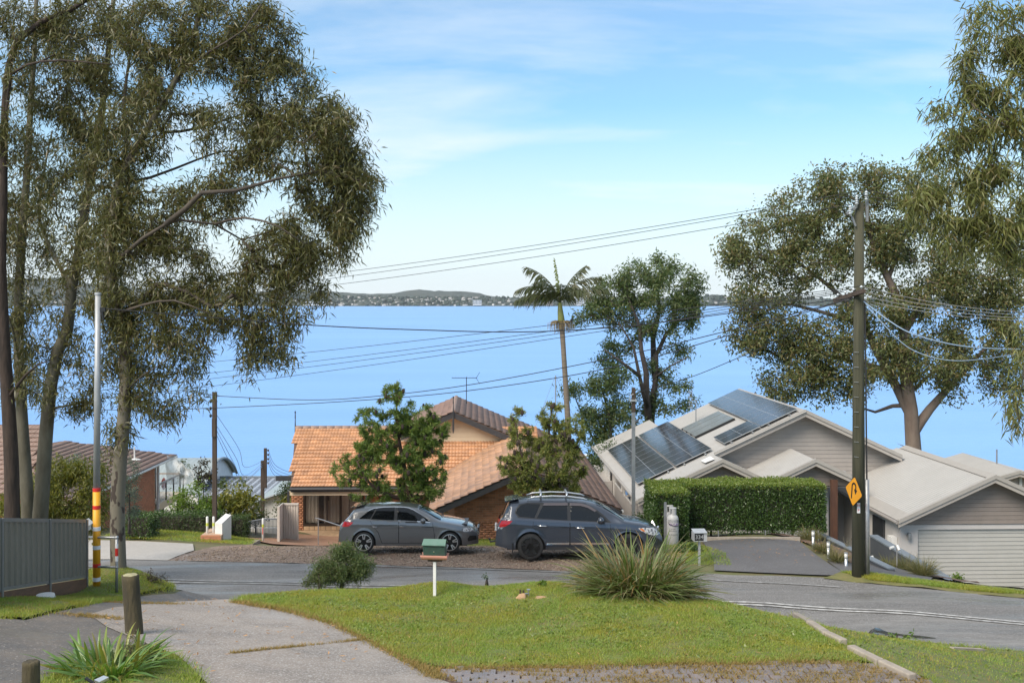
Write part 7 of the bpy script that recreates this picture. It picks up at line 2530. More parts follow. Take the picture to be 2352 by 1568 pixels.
for sd in (-1, 1):
 suv.patch('window_surround', [(.58, 1.36), (.68, 1.23), (1.2, 1.19), (2.2, 1.14), (3.44, 1.085), (3.24, 1.28), (3.02, 1.45), (2.80, 1.57), (2.58, 1.63), (2.2, 1.645), (.98, 1.645), (.72, 1.60), (.62, 1.48)], 0.006, M['black'], side=sd)
 for wp in wins:
  suv.patch('window', wp, 0.012, M['car_glass'], side=sd)
 for vs_ in ([(1.42, 1.56), (2.16, 1.56), (2.16, 1.625), (1.46, 1.625)], [(2.22, 1.555), (2.55, 1.545), (2.76, 1.49), (2.96, 1.38), (3.02, 1.42), (2.80, 1.545), (2.58, 1.61), (2.22, 1.625)]):
  suv.patch('weather_shield', vs_, 0.028, mat('smoked_plastic', (0.10, 0.085, 0.09), rough=0.25), side=sd)
 doors = ([(1.14, 1.12), (1.12, .95), (1.24, .80), (1.42, .60), (1.50, .42), (2.20, .42), (2.20, 1.085)], [(2.225, 1.085), (2.225, .42), (3.40, .42), (3.42, .75), (3.40, 1.04)])
 for dpoly, (hx_, hz_) in zip(doors, ((1.40, .995), (2.52, .935))):
  c_ = (sum(p[0] for p in dpoly) / len(dpoly), sum(p[1] for p in dpoly) / len(dpoly))
  suv.patch('door_gap', [(p[0] + (0.012 if p[0] > c_[0] else -0.012), p[1] + (0.0 if p[1] > 1.0 else (0.008 if p[1] > c_[1] else -0.012))) for p in dpoly], 0.0015, M['seam'], side=sd)
  dr_ = suv.patch('door', dpoly, 0.0035, M['paint_blue'], side=sd)
  yv = suv.y(hx_, hz_)
  MB().tube([(hx_ - 0.13, sd * (yv + 0.004), hz_ + 0.01), (hx_ - 0.10, sd * (yv + 0.04), hz_ + 0.01), (hx_ + 0.10, sd * (yv + 0.04), hz_), (hx_ + 0.13, sd * (yv + 0.004), hz_)], [0.014, 0.019, 0.019, 0.014], 8).build('handle', M['chrome'], dr_, smooth=True)
  xs_ = (1.52, 2.19) if hx_ < 2 else (2.235, 3.38)
  suv.patch('chrome_strip', [(xs_[0], .455), (xs_[1], .455), (xs_[1], .51), (xs_[0], .51)], 0.02, M['chrome'], dr_, side=sd)
 suv.patch('side_skirt', [(1.55, .30), (1.55, .385), (3.42, .385), (3.42, .30)], 0.035, M['skirt'], side=sd)
 tl_ = suv.patch('tail_light', [(.045, .98), (.09, 1.13), (.30, 1.15), (.52, 1.14), (.44, 1.06), (.30, .98), (.16, .94)], 0.008, M['red_lens'], side=sd)
 suv.patch('reverse_lens', [(.05, .97), (.16, .945), (.28, .975), (.20, .90), (.09, .89)], 0.010, M['clear_lens'], tl_, side=sd)
 hl = suv.patch('headlight', [(4.22, .93), (4.45, .945), (4.70, .92), (4.86, .86), (4.90, .74), (4.75, .70), (4.50, .76), (4.32, .85)], 0.010, M['clear_lens'], side=sd)
 suv.patch('indicator', [(4.26, .915), (4.36, .92), (4.44, .83), (4.34, .85)], 0.013, mat('amber_lens', (0.55, 0.16, 0.03), rough=0.15), hl, side=sd)
 m0 = (3.12, sd * (suv.y(3.12, 1.10) + 0.14), 1.16)
 MB().ball(m0, 0.10, 0.12, 0.105, 14, 9).build('mirror', M['paint_blue'], suv.root, smooth=True)
 MB().tube([(3.22, sd * (suv.y(3.22, 1.06) - 0.01), 1.07), (3.16, m0[1] - sd * 0.04, 1.10)], 0.03, 8).build('mirror_arm', M['black'], suv.root)
 for xw in suv.wheels:
  suv.wheel(xw, sd, ((0.0, 0.085),), M['rim_black'], 5, 0.272)
 # roof rails and cross bars
 yr = sd * 0.60
 MB().tube([(.95, yr, 1.735), (1.15, yr, 1.80), (1.7, yr, 1.83), (2.2, yr, 1.815), (2.62, yr, 1.76), (2.75, yr, 1.715)], [0.02, 0.026, 0.026, 0.026, 0.026, 0.02], 8).build('roof_rail', M['alu'], suv.root, smooth=True)
 MB().box(.50, .53, sd * .88 - .11, sd * .88 + .11, .22, .50).build('mud_flap', M['black'], suv.root)
for xb in (1.35, 2.13):
 MB().tube([(xb, -.63, 1.81), (xb + .02, -.57, 1.90), (xb + .02, .57, 1.90), (xb, .63, 1.81)], [0.035, 0.03, 0.03, 0.035], 8).build('cross_bar', M['alu'], suv.root, smooth=True)
suv.top_patch('windscreen', 3.02, 3.80, 0.62, 0.74, 0.006, M['car_glass'])
suv.top_patch('rear_window', .19, .40, 0.66, 0.62, 0.006, M['car_glass'])
MB().hexa([(.30, -.66, 1.64), (.30, .66, 1.64), (.66, .66, 1.735), (.66, -.66, 1.735)], [(.28, -.68, 1.69), (.28, .68, 1.69), (.70, .68, 1.755), (.70, -.68, 1.755)]).build('spoiler', M['paint_blue'], suv.root)
for sd in (-1, 1):
 MB().tube([(4.86, sd * .62, .93), (4.95, sd * .45, .72), (4.985, sd * .40, .60)], 0.035, 8).build('grille_trim', M['chrome'], suv.root)
MB().box(4.90, 4.995, -.42, .42, .62, .80).build('grille', M['black'], suv.root)
MB().tube([(.06, 0, .42), (-.16, 0, .40), (-.18, 0, .44)], [0.03, 0.03, 0.02], 8).ball((-.18, 0, .48), 0.035, 0.035, 0.035, 10, 6).build('tow_hitch', M['black'], suv.root)
MB().tube([(.95, -.30, 1.75), (.72, -.30, 1.93)], 0.008, 5).build('aerial', M['black'], suv.root)
MB().tube([(.06, -.3, .78), (-.02, -.3, .80)], 0.03, 8).box(-.015, .03, -.26, .26, .82, .94).build('number_plate', M['white'], suv.root)
for yy in (-.2, .4):
 MB().bar((3.84, yy, 1.205), (3.55, yy + .5, 1.375), .02, .016).build('wiper', M['black'], suv.root)

# ------------------------------------------------------------------ fences, poles, letterboxes
M['fence'] = mat('grey_fence_steel', (0.185, 0.172, 0.142), (0.165, 0.154, 0.127), rough=0.5, scale=2)
M['fence_rail'] = mat('grey_fence_rail', (0.18, 0.18, 0.172), (0.16, 0.16, 0.153), rough=0.45, scale=2)
M['sleeper'] = mat('stained_timber', (0.16, 0.085, 0.05), (0.10, 0.06, 0.038), rough=0.9, scale=2, stretch=(1, 1, 6), bump=0.4)
M['yellow'] = mat('yellow_sleeve', (0.72, 0.34, 0.012), (0.66, 0.30, 0.012), rough=0.5, scale=3)
M['red_tape'] = mat('red_reflector', (0.58, 0.03, 0.025), rough=0.35)
M['white_tape'] = mat('white_reflector', (0.72, 0.72, 0.73), rough=0.35)
M['pole_grey'] = mat('grey_steel_pole', (0.40, 0.41, 0.42), (0.32, 0.33, 0.34), rough=0.5, metal=0.3, scale=6, stretch=(1, 1, 0.5))
M['pole_timber'] = mat('weathered_green_timber', (0.075, 0.072, 0.046), (0.04, 0.042, 0.026), rough=0.95, scale=5, stretch=(2.5, 2.5, 0.12), bump=0.7, bscale=14)
M['pole_brown'] = mat('brown_timber', (0.085, 0.062, 0.048), (0.055, 0.042, 0.034), rough=0.95, scale=6, stretch=(2, 2, 0.15), bump=0.4)
M['stump'] = mat('lichened_timber', (0.085, 0.068, 0.035), (0.04, 0.034, 0.022), rough=0.95, scale=5, stretch=(1.5, 1.5, 0.4), bump=0.9, bscale=18)
M['lichen'] = mat('pale_lichen', (0.38, 0.35, 0.20), (0.26, 0.24, 0.15), rough=0.95, scale=12)
M['wire'] = mat('black_wire', (0.02, 0.02, 0.022), rough=0.6)
M['wire_pale'] = mat('aluminium_wire', (0.24, 0.245, 0.25), rough=0.5)
M['wire_blue'] = mat('blue_grey_cable', (0.22, 0.31, 0.43), rough=0.5)
M['porcelain'] = mat('insulator_glaze', (0.55, 0.60, 0.64), rough=0.15, spec=0.7)

# grey sheet fence down the left side
fence = thing('sheet_fence', 'grey ribbed steel sheet fence on timber sleepers at the left edge', 'fence', (-9.2, 20.8, -5.8))
pf_ = [(-8.86, 16.0), (-9.0, 18.35), (-9.22, 20.75), (-9.42, 23.05)]
zt_ = lambda y: lerp(-3.80, -4.80, (y - 18.3) / 4.7)
for (xa, ya), (xb, yb) in zip(pf_[:-1], pf_[1:]):
 za, zb_ = zt_(ya), zt_(yb)
 d = Vector((xb - xa, yb - ya, 0))
 n_ = Vector((d.y, -d.x, 0)).normalized()          # towards the drive
 nrib = 9
 for k in range(3):                                  # three lapped sheets in every bay
  v = []
  prof = []
  for r_ in range(3):
   t0 = (k * 3 + r_) / nrib
   w1 = 1 / nrib
   prof += [(t0, 0.0), (t0 + w1 * 0.50, 0.0), (t0 + w1 * 0.60, 0.032), (t0 + w1 * 0.90, 0.032)]
  prof.append(((k * 3 + 3) / nrib, 0.0))
  for t, h in prof:
   x, y = xa + d.x * t + n_.x * (h + 0.004 * k), ya + d.y * t + n_.y * (h + 0.004 * k)
   zt2 = lerp(za, zb_, t)
   v += [(x, y, zt2 - 1.22), (x, y, zt2 - 0.02)]
  m = len(prof)
  mb = MB()
  mb.add(v, [(2 * i, 2 * i + 2, 2 * i + 3, 2 * i + 1) for i in range(m - 1)])
  mb.build('fence_sheet', M['fence'], fence)
 A, B = Vector((xa, ya, za)), Vector((xb, yb, zb_))
 off = n_ * 0.016
 MB().bar(A + off + Vector((0, 0, 0.0)), B + off + Vector((0, 0, 0.0)), 0.05, 0.07).build('rail', M['fence_rail'], fence)
 MB().bar(A + off + Vector((0, 0, -1.22)), B + off + Vector((0, 0, -1.22)), 0.05, 0.06).build('rail', M['fence_rail'], fence)
 MB().bar(A + off + Vector((0, 0, -1.39)), B + off + Vector((0, 0, -1.39)), 0.06, 0.24).build('sleeper', M['sleeper'], fence)
 MB().bar(A + off + Vector((0, 0, -1.66)), B + off + Vector((0, 0, -1.66)), 0.06, 0.28).build('sleeper', M['sleeper'], fence)
for x, y in pf_:
 z = zt_(y)
 MB().box(x - 0.015, x + 0.065, y - 0.03, y + 0.03, z - 1.9, z + 0.03).build('post', M['fence_rail'], fence)
lid = P(98, 1362, 21.6)
tag(MB().lathe([(0.0, 0.05), (0.16, 0.045), (0.17, 0.0), (0.17, -0.1)], 20, (-8.75, 19.6, H(-8.75, 19.6) + 0.06)).build('drain_lid', M['white'], origin=(-8.75, 19.6, H(-8.75, 19.6))), 'round white inspection lid in the grass at the foot of the grey fence', 'lid')

# steel pole with yellow sleeve
px_, py_ = P(222, 1352, 23.2).x, 23.2
pz = H(px_, py_)
sp_ = thing('steel_pole', 'tall grey steel pole with yellow sleeve and red and white reflective bands', 'pole', (px_, py_, pz))
zt2 = P(226, 676, 23.2).z
z_s = P(222, 1122, 23.2).z
MB().tube([(px_, py_, z_s - 0.05), (px_ + 0.03, py_, zt2)], [0.074, 0.062], 20).build('shaft', M['pole_grey'], sp_, smooth=True)
MB().lathe([(0.075, 0), (0.07, 0.05), (0.0, 0.06)], 20, (px_ + 0.03, py_, zt2 - 0.01)).build('cap', M['pole_grey'], sp_)
MB().lathe([(0.082, pz - 0.1), (0.082, z_s)], 24, (px_, py_, 0)).build('sleeve', M['yellow'], sp_, smooth=True)
for yy, h, mm in ((1124, 8, 'red_tape'), (1164, 9, 'red_tape'), (1213, 9, 'white_tape'), (1256, 9, 'white_tape'), (1297, 9, 'red_tape'), (1329, 9, 'white_tape')):
 z = P(0, yy, 23.2).z
 hh = h * 23.2 / F
 MB().lathe([(0.0825, z - hh / 2), (0.0845, z - hh / 2 + 0.002), (0.0845, z + hh / 2 - 0.002), (0.0825, z + hh / 2)], 24, (px_, py_, 0)).build('band', M[mm], sp_)
MB().box(px_ + 0.07, px_ + 0.20, py_ - 0.03, py_ + 0.03, P(0, 716, 23.2).z, P(0, 706, 23.2).z).tube([(px_ + 0.12, py_, P(0, 716, 23.2).z), (px_ + 0.15, py_, P(0, 735, 23.2).z)], 0.03, 8).build('cable_clamp', M['black'], sp_)

# galvanised rail by the fence end
rl = thing('guard_rail', 'two bar galvanised pipe guard rail with a red and white post beside the spotted gum', 'rail', (-8.7, 23.0, -6.3))
pA, pB = P(196, 1233, 23.4), P(268, 1234, 22.8)
MB().tube([pA, pB], 0.026, 10).build('rail', M['steel'], rl, smooth=True)
MB().tube([P(196, 1300, 23.4), P(268, 1302, 22.8)], 0.026, 10).build('rail', M['steel'], rl, smooth=True)
bzz = H(pB.x, pB.y)
MB().tube([(pB.x, pB.y, bzz - 0.1), pB + Vector((0, 0, 0.0))], 0.03, 12).ball(pB, 0.042, 0.042, 0.042, 12, 8).ball(P(268, 1302, 22.8), 0.04, 0.04, 0.04, 12, 8).build('post', M['steel'], rl, smooth=True)
for i, (ya, yb, mm) in enumerate(((1248, 1258, 'white_tape'), (1258, 1276, 'red_tape'), (1276, 1288, 'white_tape'))):
 MB().lathe([(0.0325, P(0, yb, 22.8).z), (0.0325, P(0, ya, 22.8).z)], 14, (pB.x, pB.y, 0)).build('band', M[mm], rl)


# timber bollards
def stump(label, path, rr, lichen=True):
 base = Vector(path[0])
 root = thing('timber_bollard', label, 'bollard', tuple(base))
 n = 22
 mb = MB()
 pts = []
 m = 14
 for i in range(m + 1):
  t = i / m
  k = t * (len(path) - 1)
  a = min(len(path) - 2, int(k))
  c_ = Vector(path[a]).lerp(Vector(path[a + 1]), k - a)
  r = np.interp(k, range(len(rr)), rr)
  for q in range(n):
   an = 2 * math.pi * q / n
   r2 = r * (1 + 0.05 * noise.noise((math.cos(an) * 1.5, math.sin(an) * 1.5, c_.z * 2.2)) + 0.03 * noise.noise((math.cos(an) * 6, math.sin(an) * 6, c_.z * 0.8)))
   pts.append((c_.x + r2 * math.cos(an), c_.y + r2 * math.sin(an), c_.z))
 top_c = Vector(path[-1])
 fs_ = []
 for i in range(m):
  for q in range(n):
   q2 = (q + 1) % n
   fs_.append((i * n + q, i * n + q2, (i + 1) * n + q2, (i + 1) * n + q))
 for q in range(n):
  pts.append((lerp(top_c.x, pts[m * n + q][0], 0.82), lerp(top_c.y, pts[m * n + q][1], 0.82), top_c.z + 0.012 + 0.003 * math.sin(q * 1.7)))
 for q in range(n):
  q2 = (q + 1) % n
  fs_.append((m * n + q, m * n + q2, (m + 1) * n + q2, (m + 1) * n + q))
 mb.add(pts, fs_)
 mb.build('post', M['stump'], root, smooth=True)
 cp = MB()
 tp_ = [pts[(m + 1) * n + q] for q in range(n)]
 cp.add(tp_ + [(top_c.x, top_c.y, top_c.z + 0.02)], [(q, (q + 1) % n, n) for q in range(n)])
 cp.build('end_grain', M['lichen'] if lichen else M['stump'], root)
 return root


q = G(306, 1455)
gz0 = H(*q)
Yq = q[1]
stump('leaning timber stump with pale lichened top standing by the strap leaved plant', [(P(310, 0, Yq).x, Yq, gz0 - 0.25), (P(308, 0, Yq).x, Yq, gz0 + 0.1), (P(303, 0, Yq).x, Yq, lerp(gz0, P(0, 1322, Yq).z, 0.6)), (P(299, 0, Yq).x, Yq, P(0, 1321, Yq).z)], [20.5 * Yq / F, 20 * Yq / F, 19 * Yq / F, 19.5 * Yq / F])
xz_ = P(299, 0, Yq).x
lic = MB()
lic.add([(xz_ + (19.6 * math.cos(a) * 1.03) * Yq / F, Yq + 19.6 * math.sin(a) * 1.03 * Yq / F, z) for z in (P(0, 1370, Yq).z, P(0, 1326, Yq).z) for a in np.linspace(R(-62), R(-18), 8)], [(i, i + 1, i + 9, i + 8) for i in range(7)])
Y2 = 11.6
stump('short dark timber bollard at the bottom left corner', [(P(71, 0, Y2).x, Y2, H(P(71, 0, Y2).x, Y2) - 0.3), (P(71, 0, Y2).x, Y2, P(0, 1560, Y2).z), (P(71, 0, Y2).x, Y2, P(0, 1520, Y2).z)], [21 * Y2 / F, 20 * Y2 / F, 19.5 * Y2 / F], False)
lt_ = thing('garden_spotlight', 'small fallen garden spotlight with pale shade lying in the strap leaved clump', 'garden light', (P(232, 0, 12.0).x, 12.0, P(0, 1568, 12).z))
MB().hexa([P(216, 1560, 12.0), P(238, 1550, 12.0), P(250, 1554, 11.9), P(228, 1565, 11.9)], [p + Vector((0, 0.01, -0.03)) for p in (P(216, 1560, 12.0), P(238, 1550, 12.0), P(250, 1554, 11.9), P(228, 1565, 11.9))]).build('shade', M['alu'], lt_)
MB().tube([P(196, 1556, 12.0), P(216, 1568, 12.0)], 0.018, 8).build('stake', M['black'], lt_)

# mailbox on the lawn
q = G(998, 1372)
mz0 = H(*q)
Ym = q[1]
k_ = Ym / F
mbx = thing('mailbox', 'green gabled mailbox over a pink gutter trough on a thin white post in the lawn', 'mailbox', (q[0], Ym, mz0), R(-6))
xc = P(998.5, 0, Ym).x
MB().box(xc - 0.03, xc + 0.03, Ym - 0.03, Ym + 0.03, mz0 - 0.1, P(0, 1285, Ym).z).build('post', M['white'], mbx)
M['mail_green'] = mat('dark_green_paint', (0.022, 0.065, 0.045), (0.03, 0.05, 0.04), rough=0.5, scale=9, bump=0.15)
M['mail_roof'] = mat('faded_green_paint', (0.10, 0.19, 0.145), (0.13, 0.21, 0.17), rough=0.55, scale=9)
M['pink'] = mat('faded_pink_plastic', (0.74, 0.36, 0.28), (0.68, 0.32, 0.25), rough=0.5, scale=4)
x0, x1 = P(974, 0, Ym).x, P(1024, 0, Ym).x
za, zb_ = P(0, 1275, Ym).z, P(0, 1248, Ym).z
bx = MB().hexa([(x0, Ym - 0.13, za), (x1, Ym - 0.13, za), (x1, Ym - 0.13, zb_), (x0, Ym - 0.13, zb_ + 0.02)], [(x0, Ym + 0.13, za), (x1, Ym + 0.13, za), (x1, Ym + 0.13, zb_), (x0, Ym + 0.13, zb_ + 0.02)]).build('box', M['mail_green'], mbx)
MB().hexa([(x0 + 0.18, Ym - 0.132, zb_ - 0.005), (x1 - 0.02, Ym - 0.132, zb_ - 0.012), (x1 - 0.02, Ym - 0.132, zb_ - 0.035)], [(x0 + 0.18, Ym - 0.136, zb_ - 0.005), (x1 - 0.02, Ym - 0.136, zb_ - 0.012), (x1 - 0.02, Ym - 0.136, zb_ - 0.035)]).build('slot', M['black'], bx)
MB().lathe([(0.014, 0), (0.014, -0.006), (0.0, -0.008)], 12, ((x0 + x1) / 2 - 0.0, Ym - 0.131, (za + zb_) / 2 - 0.02), axis='y').build('lock', M['chrome'], bx)
MB().hexa([(x0 - 0.02, Ym - 0.17, zb_ - 0.005), (x1 + 0.02, Ym - 0.17, zb_ - 0.005), (x1 + 0.01, Ym, zb_ + 0.085), (x0 - 0.01, Ym, zb_ + 0.085)], [(x0 - 0.02, Ym - 0.17, zb_ + 0.01), (x1 + 0.02, Ym - 0.17, zb_ + 0.01), (x1 + 0.01, Ym, zb_ + 0.10), (x0 - 0.01, Ym, zb_ + 0.10)]).hexa([(x0 - 0.01, Ym + 0.001, zb_ + 0.085), (x1 + 0.01, Ym + 0.001, zb_ + 0.085), (x1 + 0.02, Ym + 0.17, zb_ - 0.005), (x0 - 0.02, Ym + 0.17, zb_ - 0.005)], [(x0 - 0.01, Ym + 0.001, zb_ + 0.10), (x1 + 0.01, Ym + 0.001, zb_ + 0.10), (x1 + 0.02, Ym + 0.17, zb_ + 0.01), (x0 - 0.02, Ym + 0.17, zb_ + 0.01)]).build('roof', M['mail_roof'], mbx)
tr = MB()
n = 12
zc = P(0, 1272, Ym).z
lo_ = []
for i in range(n + 1):
 a = math.pi + math.pi * i / n
 lo_.append((0.14 * math.cos(a), 0.115 * math.sin(a)))
prof_o = [(y, z) for y, z in lo_]
prof_i = [(y * 0.93, z * 0.93) for y, z in lo_[::-1]]
loop = prof_o + prof_i
xl, xr = P(967, 0, Ym).x, P(1030, 0, Ym).x
tr.hexa([(xl + (0.03 * (-z / 0.115)), Ym + y, zc + z) for y, z in loop], [(xr - (0.03 * (-z / 0.115)), Ym + y, zc + z) for y, z in loop])
tr.build('trough', M['pink'], mbx)
MB().box(x0 + 0.08, x1 - 0.08, Ym - 0.04, Ym + 0.04, zc - 0.15, zc - 0.116).build('bracket', M['pole_brown'], mbx)

# lawn tap with stones
q = G(1207, 1374)
tz = H(*q)
tap = thing('garden_tap', 'low garden tap beside two short timber stakes between rocks on the lawn', 'tap', (q[0], q[1], tz))
kx = q[1] / F
MB().tube([(q[0] + 0.06, q[1], tz), (q[0] + 0.06, q[1], tz + 0.17)], 0.015, 8).lathe([(0.04, 0), (0.04, 0.012)], 10, (q[0] + 0.06, q[1], tz + 0.17)).tube([(q[0] + 0.06, q[1], tz + 0.10), (q[0] - 0.01, q[1] - 0.03, tz + 0.10), (q[0] - 0.02, q[1] - 0.04, tz + 0.06)], 0.016, 8).build('tap', M['steel'], tap)
MB().box(q[0] - 0.12, q[0] - 0.08, q[1] - 0.02, q[1] + 0.02, tz - 0.05, tz + 0.17).build('stake', M['stump'], tap)
MB().box(q[0] - 0.06, q[0] - 0.02, q[1] - 0.0, q[1] + 0.03, tz - 0.05, tz + 0.16).build('stake', M['stump'], tap)
M['sandstone'] = mat('sandstone', (0.40, 0.25, 0.14), (0.26, 0.18, 0.11), rough=0.9, scale=6, bump=0.6)


def rock(label, px, py, w, h):
 p = G(px, py)
 z = H(*p)
 s_ = p[1] / F
 bm = bmesh.new()
 bmesh.ops.create_icosphere(bm, subdivisions=3, radius=1)
 for v in bm.verts:
  d_ = v.co.normalized()
  v.co *= 0.85 + 0.35 * noise.noise(d_ * 1.4 + Vector((px, 0, 0)))
  v.co = Vector((v.co.x * w * s_ / 2, v.co.y * w * s_ / 2.6, v.co.z * h * s_))
 me = bpy.data.meshes.new('rock')
 bm.to_mesh(me)
 bm.free()
 me.materials.append(M['sandstone'])
 tag(link('rock', me, None, (p[0], p[1], z)), label, 'rock')


rock('pointed pale orange rock left of the garden tap', 1199, 1376, 32, 14)
rock('low flat brown rock right of the garden tap', 1244, 1376, 42, 8)

# edging stones down the right side of the lawn
M['kerb_stone'] = mat('old_kerb_concrete', (0.36, 0.31, 0.255), (0.25, 0.215, 0.18), rough=0.9, scale=4, bump=0.4)
for lab, a, b in (('kerb stone nearest the road along the lawn edge', (1828, 1418), (1862, 1440)), ('second kerb stone from the road, meeting the dip in the lawn edge', (1864, 1441), (1900, 1466)), ('third kerb stone from the road, just above the gap', (1902, 1467), (1938, 1484)),
    ('fourth kerb stone, starting below the gap in the lawn edge', (1954, 1497), (2022, 1531)), ('last kerb stone, running out of the bottom of the picture', (2024, 1532), (2096, 1566))):
 ga, gb = G(*a), G(*b)
 A, B = Vector((ga[0], ga[1], H(*ga) + 0.045)), Vector((gb[0], gb[1], H(*gb) + 0.045))
 bm = bmesh.new()
 mb = MB().bar(A, B, 0.15, 0.15)
 o = mb.build('kerb_stone', M['kerb_stone'], origin=tuple(A))
 md = o.modifiers.new('bevel', 'BEVEL')
 md.width = 0.02
 md.segments = 2
 tag(o, lab, 'kerb', 'kerb stones along the lawn')

# pavers in the corner
M['paver'] = mat('grey_paver', (0.215, 0.175, 0.16), (0.15, 0.125, 0.118), rough=0.5, rough2=0.14, scale=3, island=0.14, bump=0.3, bscale=50)
pv = MB().box(0.012, 0.216, 0.012, 0.218, -0.06, 0.0).mesh('paver', M['paver'])
pm = []
i0 = G(1010, 1540)
for i in range(0, 34):
 for j in range(0, 22):
  x = i0[0] + i * 0.235 + (0.117 if j % 2 else 0)
  y = 12.1 + j * 0.235
  if in_poly(np.array([[x + 0.12, y + 0.12], [x + 0.02, y + 0.02]]), pav).all():
   pm.append((0, Matrix.Translation((x, y, H(x + 0.1, y + 0.1) + 0.022 + random.uniform(-0.006, 0.006))) @ Matrix.Rotation(random.uniform(-0.02, 0.02), 4, 'X') @ Matrix.Rotation(random.uniform(-0.03, 0.03), 4, 'Z')))
pav_root = next(o for o in COL.objects if o.name == 'paved_path')
pieces(pav_root, 'paver', 'pavers', [pv], pm, lambda t: -t.y, limit=300)
cs_ = Vector((*G(2186, 1494), 0))
ce_ = Vector((*G(2258, 1498), 0))
for v_ in (cs_, ce_):
 v_.z = H(v_.x, v_.y) + 0.05
tag(MB().bar(cs_, ce_, 0.09, 0.05).build('concrete_strip', M['kerb_stone'], origin=tuple(cs_)), 'pale concrete strip lying flat in the grass beside the road at the right', 'kerb')
lx = P(197, 0, 24.2).x
hb = thing('letterbox', 'small white gabled letterbox peeping out behind the end of the grey fence', 'letterbox', (lx, 24.2, H(lx, 24.2)))
z0_, z1_ = P(0, 1213, 24.2).z, P(0, 1205, 24.2).z
MB().box(lx - 0.12, lx + 0.05, 24.1, 24.4, z0_ - 0.06, z1_).build('box', M['white'], hb)
MB().hexa([(lx - 0.16, 24.05, z1_), (lx + 0.09, 24.05, z1_), (lx - 0.035, 24.05, z1_ + 0.11)], [(lx - 0.16, 24.45, z1_), (lx + 0.09, 24.45, z1_), (lx - 0.035, 24.45, z1_ + 0.11)]).build('roof', M['white'], hb)
MB().box(lx - 0.06, lx - 0.01, 24.22, 24.27, H(lx, 24.2) - 0.1, z0_ - 0.06).build('post', M['stump'], hb)

# main power pole
PX, PYp = P(1972, 0, 27.9).x, 27.9
pbz = H(PX, PYp)
pp = thing('power_pole', 'big weathered greenish timber power pole with crossarm and insulators beside the road', 'power pole', (PX, PYp, pbz))
ptop = P(1972, 466, 27.9).z
MB().tube([(PX, PYp, pbz - 0.2), (PX + 0.0, PYp, lerp(pbz, ptop, 0.5)), (PX + 0.02, PYp, ptop)], [0.178, 0.150, 0.118], 24).build('shaft', M['pole_timber'], pp, smooth=True)
MB().tube([(PX + 0.22, PYp - 0.06, pbz), (PX + 0.20, PYp - 0.06, P(0, 1100, 27.9).z)], 0.06, 12).build('conduit', M['steel'], pp, smooth=True)
MB().tube([(PX + 0.20, PYp - 0.06, P(0, 1100, 27.9).z), (PX + 0.17, PYp - 0.08, P(0, 900, 27.9).z), (PX + 0.15, PYp - 0.05, P(0, 690, 27.9).z)], 0.022, 8).build('riser_cable', M['wire'], pp)
cz = P(0, 672, 27.9).z
cd = Vector((0.55, -0.84, 0))
ca0, ca1 = Vector((PX, PYp - 0.2, cz)) - cd * 0.0 + Vector((-0.55, 0.4, -0.03)), Vector((PX, PYp - 0.2, cz)) + Vector((0.0, -0.05, 0.03))
ca0 = P(1917, 690, 28.9)
ca1 = P(1984, 668, 27.3)
MB().bar(ca0, ca1, 0.10, 0.11).build('crossarm', M['pole_brown'], pp)


def insulator(parent, p, s=1.0, n=2):
 prof = [(0.015, -0.08 * s)]
 for i in range(n):
  z = -0.02 + i * 0.06 * s
  prof += [(0.025 * s, z), (0.055 * s, z + 0.01 * s), (0.025 * s, z + 0.045 * s)]
 prof += [(0.0, prof[-1][1] + 0.02)]
 MB().lathe(prof, 12, tuple(p)).build('insulator', M['porcelain'], parent, smooth=True)


lv = []
for t in (0.12, 0.38, 0.66, 0.92):
 p = ca0.lerp(ca1, t) + Vector((0, 0, 0.13))
 insulator(pp, p, 0.9, 1)
 lv.append(p + Vector((0, 0, 0.02)))
MB().bar((PX - 0.36, PYp - 0.12, P(0, 492, 27.9).z), (PX - 0.10, PYp - 0.13, P(0, 475, 27.9).z), 0.06, 0.07).bar((PX - 0.22, PYp - 0.13, P(0, 498, 27.9).z), (PX - 0.12, PYp - 0.13, P(0, 520, 27.9).z), 0.04, 0.04).build('bracket', M['steel'], pp)
MB().box(PX + 0.14, PX + 0.20, PYp - 0.20, PYp - 0.12, P(0, 510, 27.9).z, P(0, 458, 27.9).z).build('bracket', M['steel'], pp)
hv = [P(1953, 485, 27.7), P(1968, 462, 27.7), P(1990, 452, 27.6)]
for p in hv:
 insulator(pp, p - Vector((0, 0, 0.06)), 1.0, 4)
 p.z += 0.18
for i in range(16):
 z = lerp(pbz + 3.2, ptop - 0.8, i / 15)
 MB().bar((PX - 0.15, PYp - 0.1, z), (PX - 0.06, PYp - 0.19, z), 0.012, 0.012).build('step', M['steel'], pp)
 if i > 6:
  break
# signs on the pole
M['sign_yellow'] = mat('sign_yellow', (0.68, 0.30, 0.02), (0.62, 0.27, 0.02), rough=0.35, scale=4)
sgn = thing('road_sign', 'yellow diamond road sign with a black hairpin bend arrow on the power pole', 'sign', tuple(P(1962, 1120, 27.6)))
sc0 = P(1961, 1128, 27.62)
yaw = R(-76)
Ms = Matrix.Translation(Vector((0, 0, 0))) @ Matrix.Rotation(yaw, 4, 'Z') @ Matrix.Rotation(R(90), 4, 'X') @ Matrix.Rotation(R(-7), 4, 'Z')
hd = 0.375 * math.sqrt(2) * 0.76
dm = MB()


def rdiam(h, z0, z1):
 loop = []
 for k in range(4):
  a = R(90 * k)
  c_ = Vector((math.cos(a), math.sin(a), 0)) * (h - 0.06)
  for j in (-40, -13, 13, 40):
   b = a + R(j)
   loop.append(c_ + Vector((math.cos(b), math.sin(b), 0)) * 0.05)
 return [p + Vector((0, 0, z0)) for p in loop], [p + Vector((0, 0, z1)) for p in loop]


